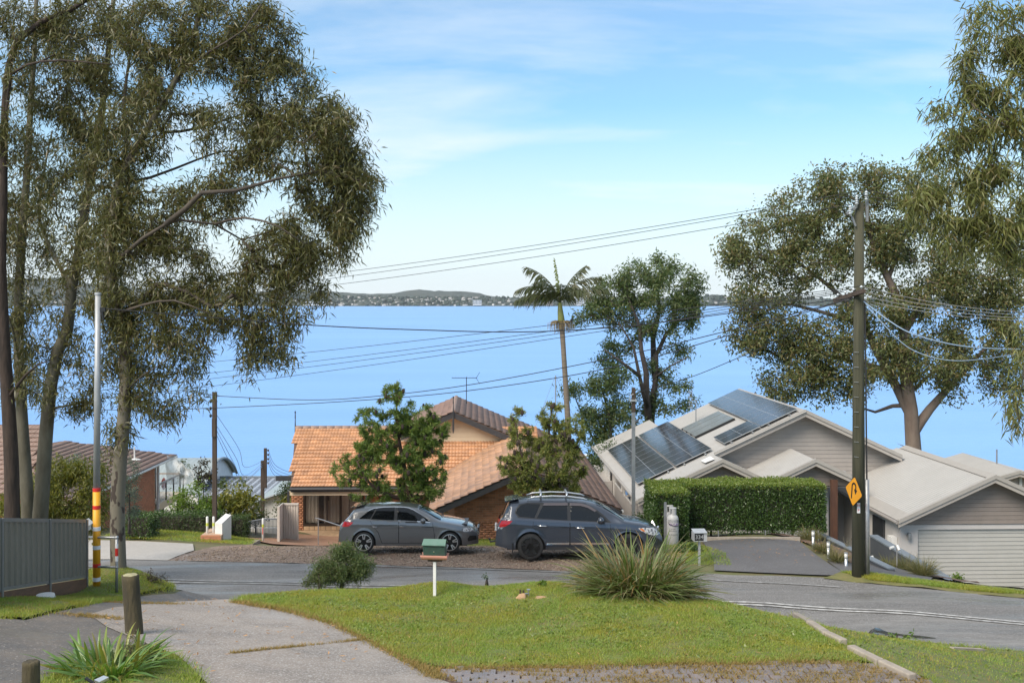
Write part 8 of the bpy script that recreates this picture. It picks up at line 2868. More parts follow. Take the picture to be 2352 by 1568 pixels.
def local_part(name, mb, material, parent, Mx):
 me = mb.mesh(name, material)
 o = link(name, me, parent)
 o.matrix_local = Mx
 return o


Mloc = Matrix.Translation(sc0 - Vector(PLACE[sgn.name])) @ Ms
l0, l1 = rdiam(hd, -0.004, 0.0)
dm.hexa(l0, l1)
local_part('plate', dm, M['black'], sgn, Mloc)
dm = MB()
l0, l1 = rdiam(hd - 0.018, 0.0005, 0.002)
dm.hexa(l0, l1)
local_part('face', dm, M['sign_yellow'], sgn, Mloc)
ar = MB()
path = [(-0.085, -0.21), (-0.085, 0.13)] + [(-0.085 + 0.085 * (1 - math.cos(a)), 0.13 + 0.085 * math.sin(a)) for a in np.linspace(0.2, math.pi, 12)] + [(0.085, 0.06)]
hw_ = 0.026
for i in range(len(path) - 1):
 a, b = Vector(path[i]), Vector(path[i + 1])
 t = (b - a).normalized()
 s_ = Vector((-t.y, t.x)) * hw_
 e = t * 0.004
 ar.hexa([(*(a - s_ - e), 0.0025), (*(b - s_ + e), 0.0025), (*(b + s_ + e), 0.0025), (*(a + s_ - e), 0.0025)], [(*(a - s_ - e), 0.004), (*(b - s_ + e), 0.004), (*(b + s_ + e), 0.004), (*(a + s_ - e), 0.004)])
ar.hexa([(0.01, 0.07, 0.0025), (0.16, 0.07, 0.0025), (0.085, -0.07, 0.0025)], [(0.01, 0.07, 0.0045), (0.16, 0.07, 0.0045), (0.085, -0.07, 0.0045)])
local_part('arrow', ar, M['black'], sgn, Mloc)
M['red_print'] = mat('red_print', (0.55, 0.03, 0.03), rough=0.5)
for lab, pxx, yw in (('small white plate lettered H P on the front of the power pole', 1966, R(-18)), ('small white plate lettered H P on the right side of the power pole', 1989, R(62))):
 c0 = P(pxx, 1163, 27.9)
 r_ = 0.186
 c0 = Vector((PX + r_ * math.sin(yw), PYp - r_ * math.cos(yw), c0.z))
 t_ = thing('pole_plate', lab, 'plate', tuple(c0), yw)
 Mx = Matrix.Rotation(R(90), 4, 'X')
 local_part('plate', MB().box(-0.04, 0.04, -0.135, 0.135, -0.003, 0.0), M['white_tape'], t_, Mx)
 for ch, yy in (('H', 0.065), ('P', -0.065)):
  me = text_mesh(ch, 0.10, M['red_print'], 0.001)
  o = link('letter', me, t_)
  o.matrix_local = Mx @ Matrix.Translation((0, yy, 0.003))


# private poles
def square_pole(name, label, px, ytop, ybase, Y, w, material, extra=None):
 x = P(px, 0, Y).x
 zb2 = H(x, Y) - 0.2
 root = thing(name, label, 'pole', (x, Y, zb2 + 0.2))
 zt3 = P(0, ytop, Y).z
 MB().box(x - w / 2, x + w / 2, Y - w / 2, Y + w / 2, zb2, zt3).build('shaft', material, root)
 return root, x, zt3


p2, x2, z2 = square_pole('timber_pole', 'dark slim timber pole standing at the brick planter left of the white pillar', 493, 900, 1230, 40.0, 0.15, M['pole_brown'])
for zz in (0.35, 0.62, 0.9):
 MB().ball((x2 - 0.14, 39.95, z2 - zz), 0.05, 0.05, 0.07, 10, 6).bar((x2 - 0.14, 39.95, z2 - zz), (x2, 39.95, z2 - zz), 0.02, 0.02).build('insulator', M['black'], p2)
MB().box(x2 - 0.07, x2 + 0.07, 39.86, 39.93, z2 - 1.7, z2 - 1.0).build('bracket', M['pole_brown'], p2)
p3, x3, z3 = square_pole('timber_pole', 'farther spliced timber pole behind the striped marker post', 603, 1057, 1245, 48.0, 0.14, M['pole_brown'])
MB().box(x3 + 0.072, x3 + 0.19, 47.93, 48.07, P(0, 1120, 48).z, P(0, 1029, 48).z).build('splice', M['pole_brown'], p3)
for yy in (1034, 1044, 1054, 1063):
 MB().lathe([(0.03, -0.04), (0.05, 0), (0.03, 0.05)], 8, (x3 + 0.26, 48, P(0, yy, 48).z)).build('insulator', M['pole_brown'], p3)
p4, x4, z4 = square_pole('steel_pole', 'thin square steel pole with rusty timber top rising behind the dark blue wagon', 1455, 925, 1192, 36.0, 0.115, M['steel'])
MB().box(x4 - 0.06, x4 + 0.06, 35.93, 36.07, P(0, 946, 36).z, P(0, 890, 36).z).build('timber_top', M['pole_brown'], p4)
MB().box(x4 - 0.10, x4 + 0.10, 35.88, 36.1, P(0, 921, 36).z, P(0, 917, 36).z).tube([P(1455, 905, 35.9), P(1447, 908, 35.9), P(1445, 918, 35.9), P(1451, 926, 35.9)], 0.012, 6).build('clamp', M['alu'], p4)

# wires: (label, points at picture positions with depths, radius, material)
def wire(label, pts, r, m, sag=0.0, n=22, group=None):
 a, b = Vector(pts[0]), Vector(pts[-1])
 path = []
 if len(pts) == 2:
  for i in range(n + 1):
   t = i / n
   p = a.lerp(b, t)
   p.z -= sag * 4 * t * (1 - t)
   path.append(p)
 else:
  P_ = [Vector(p) for p in pts]
  for i in range(len(P_) - 1):
   p0, p1, p2_, p3_ = P_[max(0, i - 1)], P_[i], P_[i + 1], P_[min(len(P_) - 1, i + 2)]
   for k in range(8):
    t = k / 8
    path.append(0.5 * (2 * p1 + (p2_ - p0) * t + (2 * p0 - 5 * p1 + 4 * p2_ - p3_) * t * t + (3 * p1 - p0 - 3 * p2_ + p3_) * t ** 3))
  path.append(P_[-1])
 mb = MB().tube(path, r, 5)
 o = mb.build('power_line', M[m], origin=tuple(a), smooth=True)
 return tag(o, label, 'wire', group)


g_hv = 'high voltage wires to the left'
for i, (lab, p, e) in enumerate(zip(('upper wire from the pole top crossing the sky to the left gum', 'middle wire from the pole top crossing the sky to the left gum', 'lowest wire from the pole top crossing the sky to the left gum'), (hv[2], hv[1], hv[0]), ((-100, 690), (-100, 704), (-100, 716)))):
 wire(lab, [p, P(e[0], e[1], 60)], 0.009, 'wire', 0.75, 40, g_hv)
for i, (lab, p) in enumerate(zip(('back wire of the pole top leaving to the right', 'front wire of the pole top leaving to the right'), (hv[1], hv[2]))):
 wire(lab, [p, P(2560, 470 + i * 10, 24)], 0.009, 'wire', 0.2, 14, 'high voltage wires to the right')
labs = ('first of four crossarm wires over the lake, counted from the horizon', 'second of four crossarm wires over the lake, counted from the horizon', 'third of four crossarm wires over the lake, counted from the horizon', 'fourth of four crossarm wires over the lake, counted from the horizon')
for lab, p, e in zip(labs, (lv[3], lv[2], lv[1], lv[0]), ((-80, 872), (-80, 905), (-80, 922), (-80, 945))):
 wire(lab, [p, P(e[0], e[1], 62)], 0.010, 'wire', 0.35, 40, 'crossarm wires to the left')
for i, (lab, p) in enumerate(zip(('topmost pale crossarm wire to the right', 'second pale crossarm wire to the right', 'third pale crossarm wire to the right', 'lowest pale crossarm wire to the right'), lv[::-1])):
 wire(lab, [p, P(2520, 716 + i * 7, 26)], 0.008, 'wire_pale', 0.25, 20, 'crossarm wires to the right')
bt = P(1984, 692, 27.6)
wire('upper thick blue grey twisted cable sagging to the right edge', [bt, P(2040, 735, 27), P(2100, 768, 26.6), P(2200, 793, 26.2), P(2300, 801, 25.8), P(2420, 802, 25.2)], 0.017, 'wire_blue')
wire('lower looping blue grey cable sagging to the right edge', [bt, P(2030, 745, 27), P(2090, 800, 26.6), P(2170, 826, 26.2), P(2260, 824, 25.8), P(2420, 798, 25.2)], 0.012, 'wire_blue')
wire('thin black service wire running down right behind the blue cables', [bt, P(2100, 768, 29), P(2330, 860, 34), P(2500, 930, 38)], 0.009, 'wire')
wb = P(1960, 684, 27.7)
wire('black twisted cable from the power pole to the yellow banded pole', [wb, P(1700, 716, 26.8), P(1450, 748, 26), P(1210, 762, 25.2), P(950, 757, 24.6), P(720, 747, 24.1), P(450, 726, 23.6), (px_ + 0.13, py_, P(0, 708, 23.2).z)], 0.013, 'wire')
wire('upper black service cable from the power pole to the slim timber pole', [wb, P(1690, 755, 30), P(1400, 823, 33), P(1075, 884, 36), P(850, 911, 38), P(700, 918, 39), (x2 + 0.05, 40, P(0, 909, 40).z)], 0.014, 'wire')
wire('lower black service cable passing the slim timber pole to the left gums', [wb, P(1690, 765, 30), P(1400, 845, 33), P(1075, 897, 36), P(800, 921, 38.5), (x2, 39.9, P(0, 936, 40).z), P(300, 941, 41), P(60, 938, 42.5)], 0.014, 'wire')
wire('black service wire from the power pole down to the thin steel pole', [wb, P(1800, 775, 30), P(1690, 824, 32), P(1580, 868, 34), (x4, 36, P(0, 904, 36).z)], 0.012, 'wire')
for i, (ya, yb, lab) in enumerate(((950, 1060, 'outermost'), (975, 1080, 'second'), (985, 1090, 'third'), (995, 1092, 'innermost'))):
 wire(lab + ' thin blue grey wire drooping between the two timber poles', [(x2 + 0.05, 40, P(0, ya, 40).z), P(530 + 6 * (3 - i), lerp(ya, yb, 0.72), 43), P(562 - i, yb + 12, 46), (x3 + 0.02, 48, P(0, 1058 + i * 4, 48).z)], 0.010, 'wire_blue', group='thin wires between the timber poles')
 wire(lab + ' thin blue grey wire from the farther timber pole to the orange tiled house', [(x3 + 0.27, 48, P(0, 1034 + i * 10, 48).z), P(635, 1070 + i * 8, 50), P(690, 1093 + i * 5, 52)], 0.010, 'wire_blue', group='thin wires to the brick house')

# gas cylinders
M['cyl'] = mat('pale_cylinder_paint', (0.46, 0.45, 0.44), (0.40, 0.39, 0.38), rough=0.45, scale=4)
M['purple'] = mat('purple_print', (0.20, 0.03, 0.32), rough=0.5)
M['dark_print'] = mat('dark_print', (0.04, 0.04, 0.05), rough=0.5)


def cylinder(label, px, ytop, Y, letters):
 x = P(px, 0, Y).x
 zt4 = P(0, ytop, Y).z
 zb4 = zt4 - 1.27
 root = thing('gas_cylinder', label, 'gas cylinder', (x, Y, zb4), 0, 'gas cylinders by the hedge')
 r = 0.187
 MB().lathe([(r - 0.03, 0.0), (r - 0.02, 0.04), (r, 0.10), (r, 0.92), (r - 0.02, 0.99), (r - 0.07, 1.04), (0.10, 1.07), (0.0, 1.08)], 28, (x, Y, zb4)).build('tank', M['cyl'], root, smooth=True)
 n = 26
 col = MB()
 for a0, a1 in ((R(-240), R(-140)), (R(-110), R(80))):
  k = 12
  aa = np.linspace(a0, a1, k)
  lo2 = [(x + 0.115 * math.cos(a), Y + 0.115 * math.sin(a)) for a in aa]
  li = [(x + 0.108 * math.cos(a), Y + 0.108 * math.sin(a)) for a in aa]
  for i in range(k - 1):
   col.hexa([(*lo2[i], zb4 + 1.05), (*lo2[i + 1], zb4 + 1.05), (*lo2[i + 1], zb4 + 1.26), (*lo2[i], zb4 + 1.26)], [(*li[i], zb4 + 1.05), (*li[i + 1], zb4 + 1.05), (*li[i + 1], zb4 + 1.26), (*li[i], zb4 + 1.26)])
 col.lathe([(0.108, 1.24), (0.122, 1.25), (0.122, 1.265), (0.108, 1.27)], 24, (x, Y, zb4))
 col.build('collar', M['cyl'], root)
 MB().lathe([(0.03, 1.08), (0.03, 1.16), (0.05, 1.165), (0.05, 1.19), (0.0, 1.2)], 12, (x, Y, zb4)).build('valve', M['steel'], root)
 if letters:
  for txt, size, zz, mm in (('SUPPLY ACCOUNT', 0.052, 0.885, 'dark_print'), ('RENTAL CYLINDER', 0.048, 0.84, 'dark_print'), ('ELGAS', 0.115, 0.755, 'purple'), ('LP GAS', 0.05, 0.62, 'dark_print'), ('KEEP UPRIGHT', 0.04, 0.56, 'dark_print'), ('NO SMOKING', 0.055, 0.44, 'dark_print')):
   me = text_mesh(txt, size, M[mm], 0.0, 'CENTER')
   a_c = R(-90) + (R(8) if zz > 0.7 else R(-4))
   for v in me.vertices:
    a = a_c + v.co.x / (r + 0.002)
    hgt_ = v.co.y
    v.co = ((r + 0.002) * math.cos(a), (r + 0.002) * math.sin(a), zz + hgt_)
   me.update()
   link('lettering', me, root)
 return root


cylinder('front pale gas cylinder with purple lettering in front of the hedge', 1545, 1165, 33.2, True)
cylinder('rear pale gas cylinder half hidden behind the lettered one', 1538, 1160, 33.75, False)
gp = thing('square_post', 'short galvanised square post standing left of the two gas cylinders', 'post', (P(1528, 0, 33.4).x, 33.4, -8.0))
xg = P(1528, 0, 33.4).x
MB().box(xg - 0.04, xg + 0.04, 33.36, 33.44, -8.2, P(0, 1153, 33.4).z).build('post', M['steel'], gp)
zg = P(0, 1200, 33.2).z
MB().tube([(xg + 0.02, 33.3, zg + 0.1), (P(1537, 0, 33).x, 33.02, zg + 0.0), (P(1548, 0, 33).x, 32.99, zg - 0.06), (P(1558, 0, 33).x, 33.05, zg - 0.07)], 0.009, 6).build('chain', M['black'], gp)

# number letterbox
q = G(1606, 1295)
Yl = q[1]
lz2 = H(*q)
lbx = thing('letterbox', 'grey metal letterbox numbered 334 on a thin post at the edge of the dark driveway', 'letterbox', (q[0], Yl, lz2), R(4))
kl = Yl / F
M['zinc'] = mat('zinc', (0.50, 0.51, 0.52), (0.42, 0.43, 0.44), rough=0.4, metal=0.4, scale=6)
xl, xr = P(1591, 0, Yl).x, P(1621, 0, Yl).x
zt5, zb5 = P(0, 1221, Yl).z, P(0, 1240, Yl).z
mb = MB()
for a in ((xl, xr, zb5, zb5 + 0.012), (xl, xr, zt5 - 0.012, zt5)):
 mb.box(a[0], a[1], Yl - 0.16, Yl + 0.16, a[2], a[3])
for a in ((xl, xl + 0.012), (xr - 0.012, xr)):
 mb.box(a[0], a[1], Yl - 0.16, Yl + 0.16, zb5 + 0.012, zt5 - 0.012)
mb.box(xr - 0.09, xr - 0.012, Yl - 0.14, Yl - 0.13, zb5 + 0.012, zt5 - 0.012)
mb.build('box', M['zinc'], lbx)
MB().hexa([(xl - 0.005, Yl - 0.17, zt5), (xr + 0.005, Yl - 0.17, zt5), (xr + 0.005, Yl + 0.17, zt5 + 0.05), (xl - 0.005, Yl + 0.17, zt5 + 0.05)], [(xl - 0.005, Yl - 0.17, zt5 + 0.012), (xr + 0.005, Yl - 0.17, zt5 + 0.012), (xr + 0.005, Yl + 0.17, zt5 + 0.062), (xl - 0.005, Yl + 0.17, zt5 + 0.062)]).build('lid', M['zinc'], lbx)
MB().box(xl + 0.02, xr - 0.09, Yl - 0.13, Yl - 0.12, zb5 + 0.012, zt5 - 0.012).build('number_panel', M['black'], lbx)
me = text_mesh('334', 0.16, M['zinc'], 0.003)
o = link('number', me, lbx)
o.matrix_local = Matrix.Translation(Vector((lerp(xl, xr, 0.42), Yl - 0.135, (zb5 + zt5) / 2)) - Vector(PLACE[lbx.name])) @ Matrix.Rotation(R(90), 4, 'X')
MB().box(q[0] - 0.03, q[0] + 0.03, Yl - 0.03, Yl + 0.03, lz2 - 0.1, zb5).build('post', M['zinc'], lbx)

# bollard lights
M['lamp_head'] = mat('white_lamp_head', (0.62, 0.62, 0.60), rough=0.3)


def bollard_light(label, px, ytop, Y, h=0.5):
 x = P(px, 0, Y).x
 zt6 = P(0, ytop, Y).z
 root = thing('bollard_light', label, 'garden light', (x, Y, zt6 - h), 0, 'bollard lights along the drive')
 MB().lathe([(0.04, -0.25), (0.04, h - 0.17)], 14, (x, Y, zt6 - h)).build('post', M['alu'], root, smooth=True)
 MB().lathe([(0.046, h - 0.17), (0.046, h - 0.03)], 14, (x, Y, zt6 - h)).build('lamp', M['lamp_head'], root, smooth=True)
 MB().lathe([(0.05, h - 0.03), (0.05, h - 0.005), (0.0, h)], 14, (x, Y, zt6 - h)).build('cap', M['alu'], root)


bollard_light('bollard light nearest the tall hedge', 1867.5, 1218, 32.0)
bollard_light('middle one of three bollard lights down the garden strip', 1902.5, 1243, 30.8)
bollard_light('bollard light nearest the power pole', 1943, 1268, 29.6)


def spot_post(label, px, ytop, Y, h):
 x = P(px, 0, Y).x
 z = P(0, ytop, Y).z
 root = thing('spotlight', label, 'garden light', (x, Y, z - h), 0, 'twin spotlights by the charcoal wall')
 MB().lathe([(0.018, -0.2), (0.018, h)], 10, (x, Y, z - h)).build('stake', M['alu'], root)
 MB().tube([(x - 0.12, Y - 0.05, z + 0.0), (x - 0.25, Y - 0.1, z - 0.02)], 0.045, 12).build('lamp', M['lamp_head'], root)
 MB().tube([(x + 0.0, Y - 0.03, z + 0.06), (x + 0.03, Y - 0.12, z - 0.08)], 0.045, 12).build('lamp', M['lamp_head'], root)
 MB().bar((x - 0.14, Y, z + 0.02), (x + 0.03, Y, z + 0.03), 0.02, 0.02).build('arm', M['alu'], root)


spot_post('taller twin spotlight on a stake before the charcoal wall', 2060, 1255, 32.5, 0.62)
spot_post('lower twin spotlight close to the pale wall window', 2002, 1280, 34.0, 0.3)
pot = thing('potted_plant', 'bare branching plant in a black pot against the grey entry wall', 'potted plant', tuple(P(1946, 1278, 33.5)))
b0 = P(1946, 1272, 33.5)
MB().lathe([(0.13, -0.2), (0.17, 0.0), (0.15, 0.0), (0.13, -0.05), (0.0, -0.05)], 16, tuple(b0)).build('pot', M['black'], pot)
pl_ = MB().tube([b0 + Vector((0, 0, -0.05)), b0 + Vector((0, 0, 0.3)), b0 + Vector((0.0, 0, 0.42))], 0.025, 8)
for dx_, dz_ in ((-0.13, 0.55), (0.0, 0.5), (0.14, 0.52), (0.05, 0.45)):
 pl_.tube([b0 + Vector((0, 0, 0.22)), b0 + Vector((dx_ * 0.6, 0.02, 0.36)), b0 + Vector((dx_, 0, dz_))], [0.02, 0.018, 0.012], 7)
pl_.build('stem', M['bark_olive'], pot)
# edging strip across the head of the dark drive and low rail under the hedge
hk = [G(*p) for p in ((1612, 1241), (1838, 1241))]
kk = MB().bar((hk[0][0], hk[0][1], H(*hk[0]) + 0.05), (hk[1][0], hk[1][1], H(*hk[1]) + 0.05), 0.12, 0.12)
tag(kk.build('concrete_edging', M['kerb_stone'], origin=(hk[0][0], hk[0][1], H(*hk[0]))), 'pale concrete edging across the head of the dark driveway below the hedge', 'kerb')
for i, x in enumerate((1618 + 32, 1758, 1880)):
 xx = P(x, 0, 34.7).x
 tag(MB().box(xx - 0.02, xx + 0.015, 34.68, 34.71, -8.2, -7.55).build('stake', M['steel'], origin=(xx, 34.7, -8.0)), ('thin pale stake under the left end of the tall hedge', 'thin pale stake under the middle of the tall hedge', 'thin pale stake under the right end of the tall hedge')[i], 'stake', 'stakes under the hedge')

# left side small things
ml = thing('letterbox_pillar', 'white rendered letterbox pillar with sloping top beside the timber pole', 'letterbox', (P(514, 0, 39.0).x, 39.0, H(P(514, 0, 39).x, 39)))
xa, xb = P(499, 0, 39.0).x, P(528, 0, 39.0).x
xm = P(517, 0, 39).x
zb7 = H(xa, 39) - 0.1
MB().hexa([(xa, 38.7, zb7), (xm, 38.6, zb7), (xb, 39.2, zb7), (xa + 0.2, 39.4, zb7)], [(xa, 38.7, P(0, 1196, 39).z), (xm, 38.6, P(0, 1196, 39).z), (xb, 39.2, P(0, 1184, 39).z), (xa + 0.2, 39.4, P(0, 1184, 39).z)]).build('pillar', M['white'], ml)
pln = thing('brick_planter', 'low red brick planter at the foot of the slim timber pole', 'planter', (P(485, 0, 38.6).x, 38.6, H(P(485, 0, 38.6).x, 38.6)))
xa, xb = P(461, 0, 38.4).x, P(508, 0, 38.4).x
zz0, zz1 = P(0, 1248, 38.4).z, P(0, 1229, 38.4).z
wl2 = MB().box(xa, xb, 38.4, 39.6, zz0 - 0.4, zz1).build('wall', M['mortar'], pln)
PLN2 = Vector(PLACE[pln.name])
bl = brick_face(PLN2, xa, xb, zz0 - 0.1, zz1 + 0.02, 38.398, lambda x, z: True)
pieces(wl2, 'brick', 'bricks', [brick_mesh('brick', M['brick_pale']), brick_mesh('brick', M['brick_pale'], 0.115)], bl, lambda t: t.length)


def marker(label, px, ya, yb, Y, striped):
 x = P(px, 0, Y).x
 z0_, z1_ = P(0, yb, Y).z, P(0, ya, Y).z
 root = thing('marker_post', label, 'post', (x, Y, z0_), 0, 'white marker posts')
 MB().lathe([(0.045, -0.2), (0.045, z1_ - z0_ - 0.04), (0.03, z1_ - z0_ - 0.01), (0.0, z1_ - z0_)], 14, (x, Y, z0_)).build('post', M['white'], root, smooth=True)
 if striped:
  MB().box(x - 0.015, x + 0.015, Y - 0.05, Y - 0.044, z0_ + 0.35, z1_ - 0.35).build('stripe', M['red_tape'], root)
 MB().lathe([(0.0465, z1_ - z0_ - 0.36), (0.0465, z1_ - z0_ - 0.24)], 14, (x, Y, z0_)).build('band', mat('lime_tape', (0.55, 0.60, 0.10), rough=0.5), root)


marker('white marker post left of the slim timber pole', 476, 1185, 1232, 38.8, False)
marker('white marker post touching the slim timber pole', 490.5, 1185, 1232, 38.9, False)
marker('white marker post with a red stripe in front of the blue grey gate', 604, 1189, 1246, 41.0, True)

gt = thing('driveway_gate', 'arched blue grey steel picket gate left of the beige fence', 'gate', (P(600, 0, 43.5).x, 43.5, P(0, 1240, 43.5).z))
M['gate'] = mat('blue_grey_gate', (0.12, 0.14, 0.17), rough=0.45)
ga, gb = P(561, 0, 43.5).x, P(638, 0, 43.5).x
zg0 = P(0, 1239, 43.5).z
arch_ = lambda t: lerp(P(0, 1200, 43.5).z, P(0, 1191, 43.5).z, math.sin(math.pi * min(1, t * 0.62)))
for i in range(26):
 t = i / 25
 x = lerp(ga, gb, t)
 MB().box(x - 0.012, x + 0.012, 43.49, 43.51, zg0, arch_(t) - 0.02).build('picket', M['gate'], gt)
MB().tube([(lerp(ga, gb, t), 43.5, arch_(t)) for t in np.linspace(0, 1, 14)], 0.03, 6).build('top_rail', M['gate'], gt)
MB().box(ga, gb, 43.48, 43.52, zg0 - 0.04, zg0).build('bottom_rail', M['gate'], gt)
lw = thing('garden_wall', 'low white garden wall seen through the pickets of the gate', 'wall', (P(610, 0, 46).x, 46, -10.4))
MB().box(P(575, 0, 46).x, P(642, 0, 46).x, 46, 46.2, -11, P(0, 1212, 46).z).build('wall_body', M['white'], lw)
bf2 = thing('sheet_fence', 'beige ribbed metal fence between the gate and the brick porch', 'fence', (P(660, 0, 42.5).x, 42.5, -9.8))
M['beige'] = mat('beige_steel', (0.58, 0.52, 0.46), (0.54, 0.485, 0.43), rough=0.5, scale=2)
fx0, fx1, fxm = P(640, 0, 42.0).x, P(686, 0, 44.0).x, P(650, 0, 44.0).x
zf1 = P(0, 1160, 42.5).z
for k in range(6):
 a, b = lerp(fxm, fx1, k / 6), lerp(fxm, fx1, (k + 1) / 6)
 MB().add([(a, 44, -10.6), (a + 0.03, 43.97, -10.6), (b - 0.03, 43.97, -10.6), (b, 44, -10.6), (a, 44, zf1 - 0.25), (a + 0.03, 43.97, zf1 - 0.25), (b - 0.03, 43.97, zf1 - 0.25), (b, 44, zf1 - 0.25)], [(0, 1, 5, 4), (1, 2, 6, 5), (2, 3, 7, 6)]).build('fence_sheet', M['beige'], bf2)
MB().box(fxm, fx1, 43.94, 44.04, zf1 - 0.27, zf1 - 0.2).build('rail', M['beige'], bf2)
MB().bar((fx0, 42.0, zf1 + 0.02), (fxm, 44.0, zf1 - 0.22), 0.05, 0.07).build('rail', M['beige'], bf2)
MB().add([(fx0, 42.0, -10.2), (fxm, 44, -10.6), (fxm, 44, zf1 - 0.25), (fx0, 42, zf1)], [(0, 1, 2, 3)]).build('fence_sheet', M['beige'], bf2)
MB().box(fx0 - 0.05, fx0 + 0.05, 41.95, 42.05, -10.2, zf1 + 0.06).build('post', M['beige'], bf2)
ks = G(585, 1248)
tag(MB().bar(P(575, 1252, 38.5), P(592, 1243, 40.0), 0.2, 0.14).build('kerb_stone', M['kerb_stone'], origin=tuple(P(575, 1252, 38.5))), 'single kerb stone lying before the gate at the left gravel', 'kerb', 'kerb stones along the lawn')
fp = thing('sheet_fence', 'short beige fence post and panel in the gap of the low hedges', 'fence', tuple(P(348, 1235, 39.5)))
MB().box(P(345, 0, 39.5).x, P(357, 0, 39.5).x, 39.4, 39.45, P(0, 1240, 39.5).z, P(0, 1187, 39.5).z).build('fence_sheet', M['beige'], fp)
MB().box(P(342, 0, 39.5).x, P(345.5, 0, 39.5).x, 39.36, 39.48, P(0, 1240, 39.5).z, P(0, 1183, 39.5).z).build('post', M['beige'], fp)
# netting draped over the shrub by the balcony
net = thing('bird_net', 'white bird netting draped over the shrub beside the balcony', 'net', tuple(P(420, 1110, 49)))
m_net = bpy.data.materials.new('white_net')
m_net.use_nodes = True
t_ = m_net.node_tree
b_ = t_.nodes['Principled BSDF']
b_.inputs['Base Color'].default_value = (0.75, 0.76, 0.76, 1)
b_.inputs['Alpha'].default_value = 0.5
v, f = [], []
for i in range(15):
 for j in range(13):
  u_, w_ = i / 14, j / 12
  px = lerp(382, 446, u_)
  pyy = lerp(1042 + 46 * u_ ** 1.4 + 8 * noise.noise((u_ * 5, 0, 0)), 1112, w_)
  v.append(tuple(P(px + 5 * noise.noise((w_ * 4, u_ * 6, 0)), pyy, 49 + 0.35 * noise.noise((u_ * 7, w_ * 3, 2)) + 1.2 * w_ * 0)))
for i in range(14):
 for j in range(12):
  k = i * 13 + j
  f.append((k, k + 1, k + 14, k + 13))
mb = MB()
mb.add(v, f)
mb.build('mesh_sheet', m_net, net, smooth=True)

# yacht whose mast shows above the roof
yt = thing('yacht', 'moored yacht whose thin mast shows against the lake left of the palm trunk', 'boat', tuple(P(1276, 1000, 130)))
yc = P(1276, 0, 130)
wz_ = LAKE_Z
zm = P(0, 862, 130).z
hull = []
for s_ in np.linspace(0, 1, 9):
 x = lerp(-4, 4.5, s_)
 wd = 1.3 * math.sin(math.pi * (0.12 + 0.88 * (1 - s_)) * 0.9 + 0.1) ** 0.6 if s_ < 1 else 0.02
 hull.append([(yc.x + x, 130 - wd, wz_ + 0.9 + 0.2 * s_), (yc.x + x, 130 - wd * 0.8, wz_ + 0.1), (yc.x + x, 130, wz_ - 0.3), (yc.x + x, 130 + wd * 0.8, wz_ + 0.1), (yc.x + x, 130 + wd, wz_ + 0.9 + 0.2 * s_)])
mb = MB()
mb.add([p for h in hull for p in h], [(i * 5 + k, (i + 1) * 5 + k, (i + 1) * 5 + k + 1, i * 5 + k + 1) for i in range(8) for k in range(4)] + [(i * 5, i * 5 + 4, (i + 1) * 5 + 4, (i + 1) * 5) for i in range(8)])
mb.build('hull', M['white'], yt)
MB().box(yc.x - 1.5, yc.x + 1.2, 129.3, 130.7, wz_ + 0.95, wz_ + 1.5).build('cabin', M['white'], yt)
MB().tube([(yc.x, 130, wz_ + 0.9), (yc.x, 130, zm)], 0.09, 8).build('mast', M['steel'], yt)
MB().tube([(yc.x, 130, zm), (yc.x + 4.3, 130, wz_ + 1.1)], 0.03, 4).tube([(yc.x, 130, zm), (yc.x - 3.9, 130, wz_ + 1.0)], 0.03, 4).build('stay', M['steel'], yt)

# ------------------------------------------------------------------ the town on the far shore
M['far_wall'] = mat('far_wall', (0.50, 0.48, 0.46), rough=0.8, island=0.35)
M['far_roof'] = mat('far_roof', (0.36, 0.33, 0.31), rough=0.7, island=0.5)
M['far_brown'] = mat('far_brown_wall', (0.26, 0.19, 0.155), rough=0.8)
M['far_glass'] = mat('far_window', (0.06, 0.07, 0.08), rough=0.2)


def house_mesh(w, d, h, rh_):
 a = MB().box(-w / 2, w / 2, -d / 2, d / 2, -3, h).mesh('wall', M['far_wall'])
 b = MB().hexa([(-w / 2 - 0.6, -d / 2 - 0.6, h), (w / 2 + 0.6, -d / 2 - 0.6, h), (0.25 * w, 0, h + rh_), (-0.25 * w, 0, h + rh_)], [(-w / 2 - 0.6, d / 2 + 0.6, h), (w / 2 + 0.6, d / 2 + 0.6, h), (0.25 * w, 0.2, h + rh_), (-0.25 * w, 0.2, h + rh_)]).mesh('roof', M['far_roof'])
 return a, b


kinds = [house_mesh(14, 10, 4, 3), house_mesh(20, 12, 5, 3.5), house_mesh(11, 10, 7, 2.5), house_mesh(26, 12, 6, 2)]


def shore_z(px, Y):
 """height of the foreshore slope under a picture column at a given depth"""
 prof = [(-300, 672), (60, 670), (200, 676), (420, 682), (700, 678), (780, 680), (900, 683), (1000, 684), (1110, 683), (1200, 684), (1340, 684), (1480, 690), (1560, 682), (1640, 679), (1690, 682), (1780, 684), (2000, 685), (2700, 684)]
 h = np.interp(px, [p[0] for p in prof], [p[1] for p in prof])
 top_ = -(h - HY) * 6360 / F - LAKE_Z
 t = min(1, max(0, (Y - 6020) / 340))
 return LAKE_Z + top_ * np.interp(t, [0, 0.35, 0.7, 1], [0, 0.34, 0.74, 1])


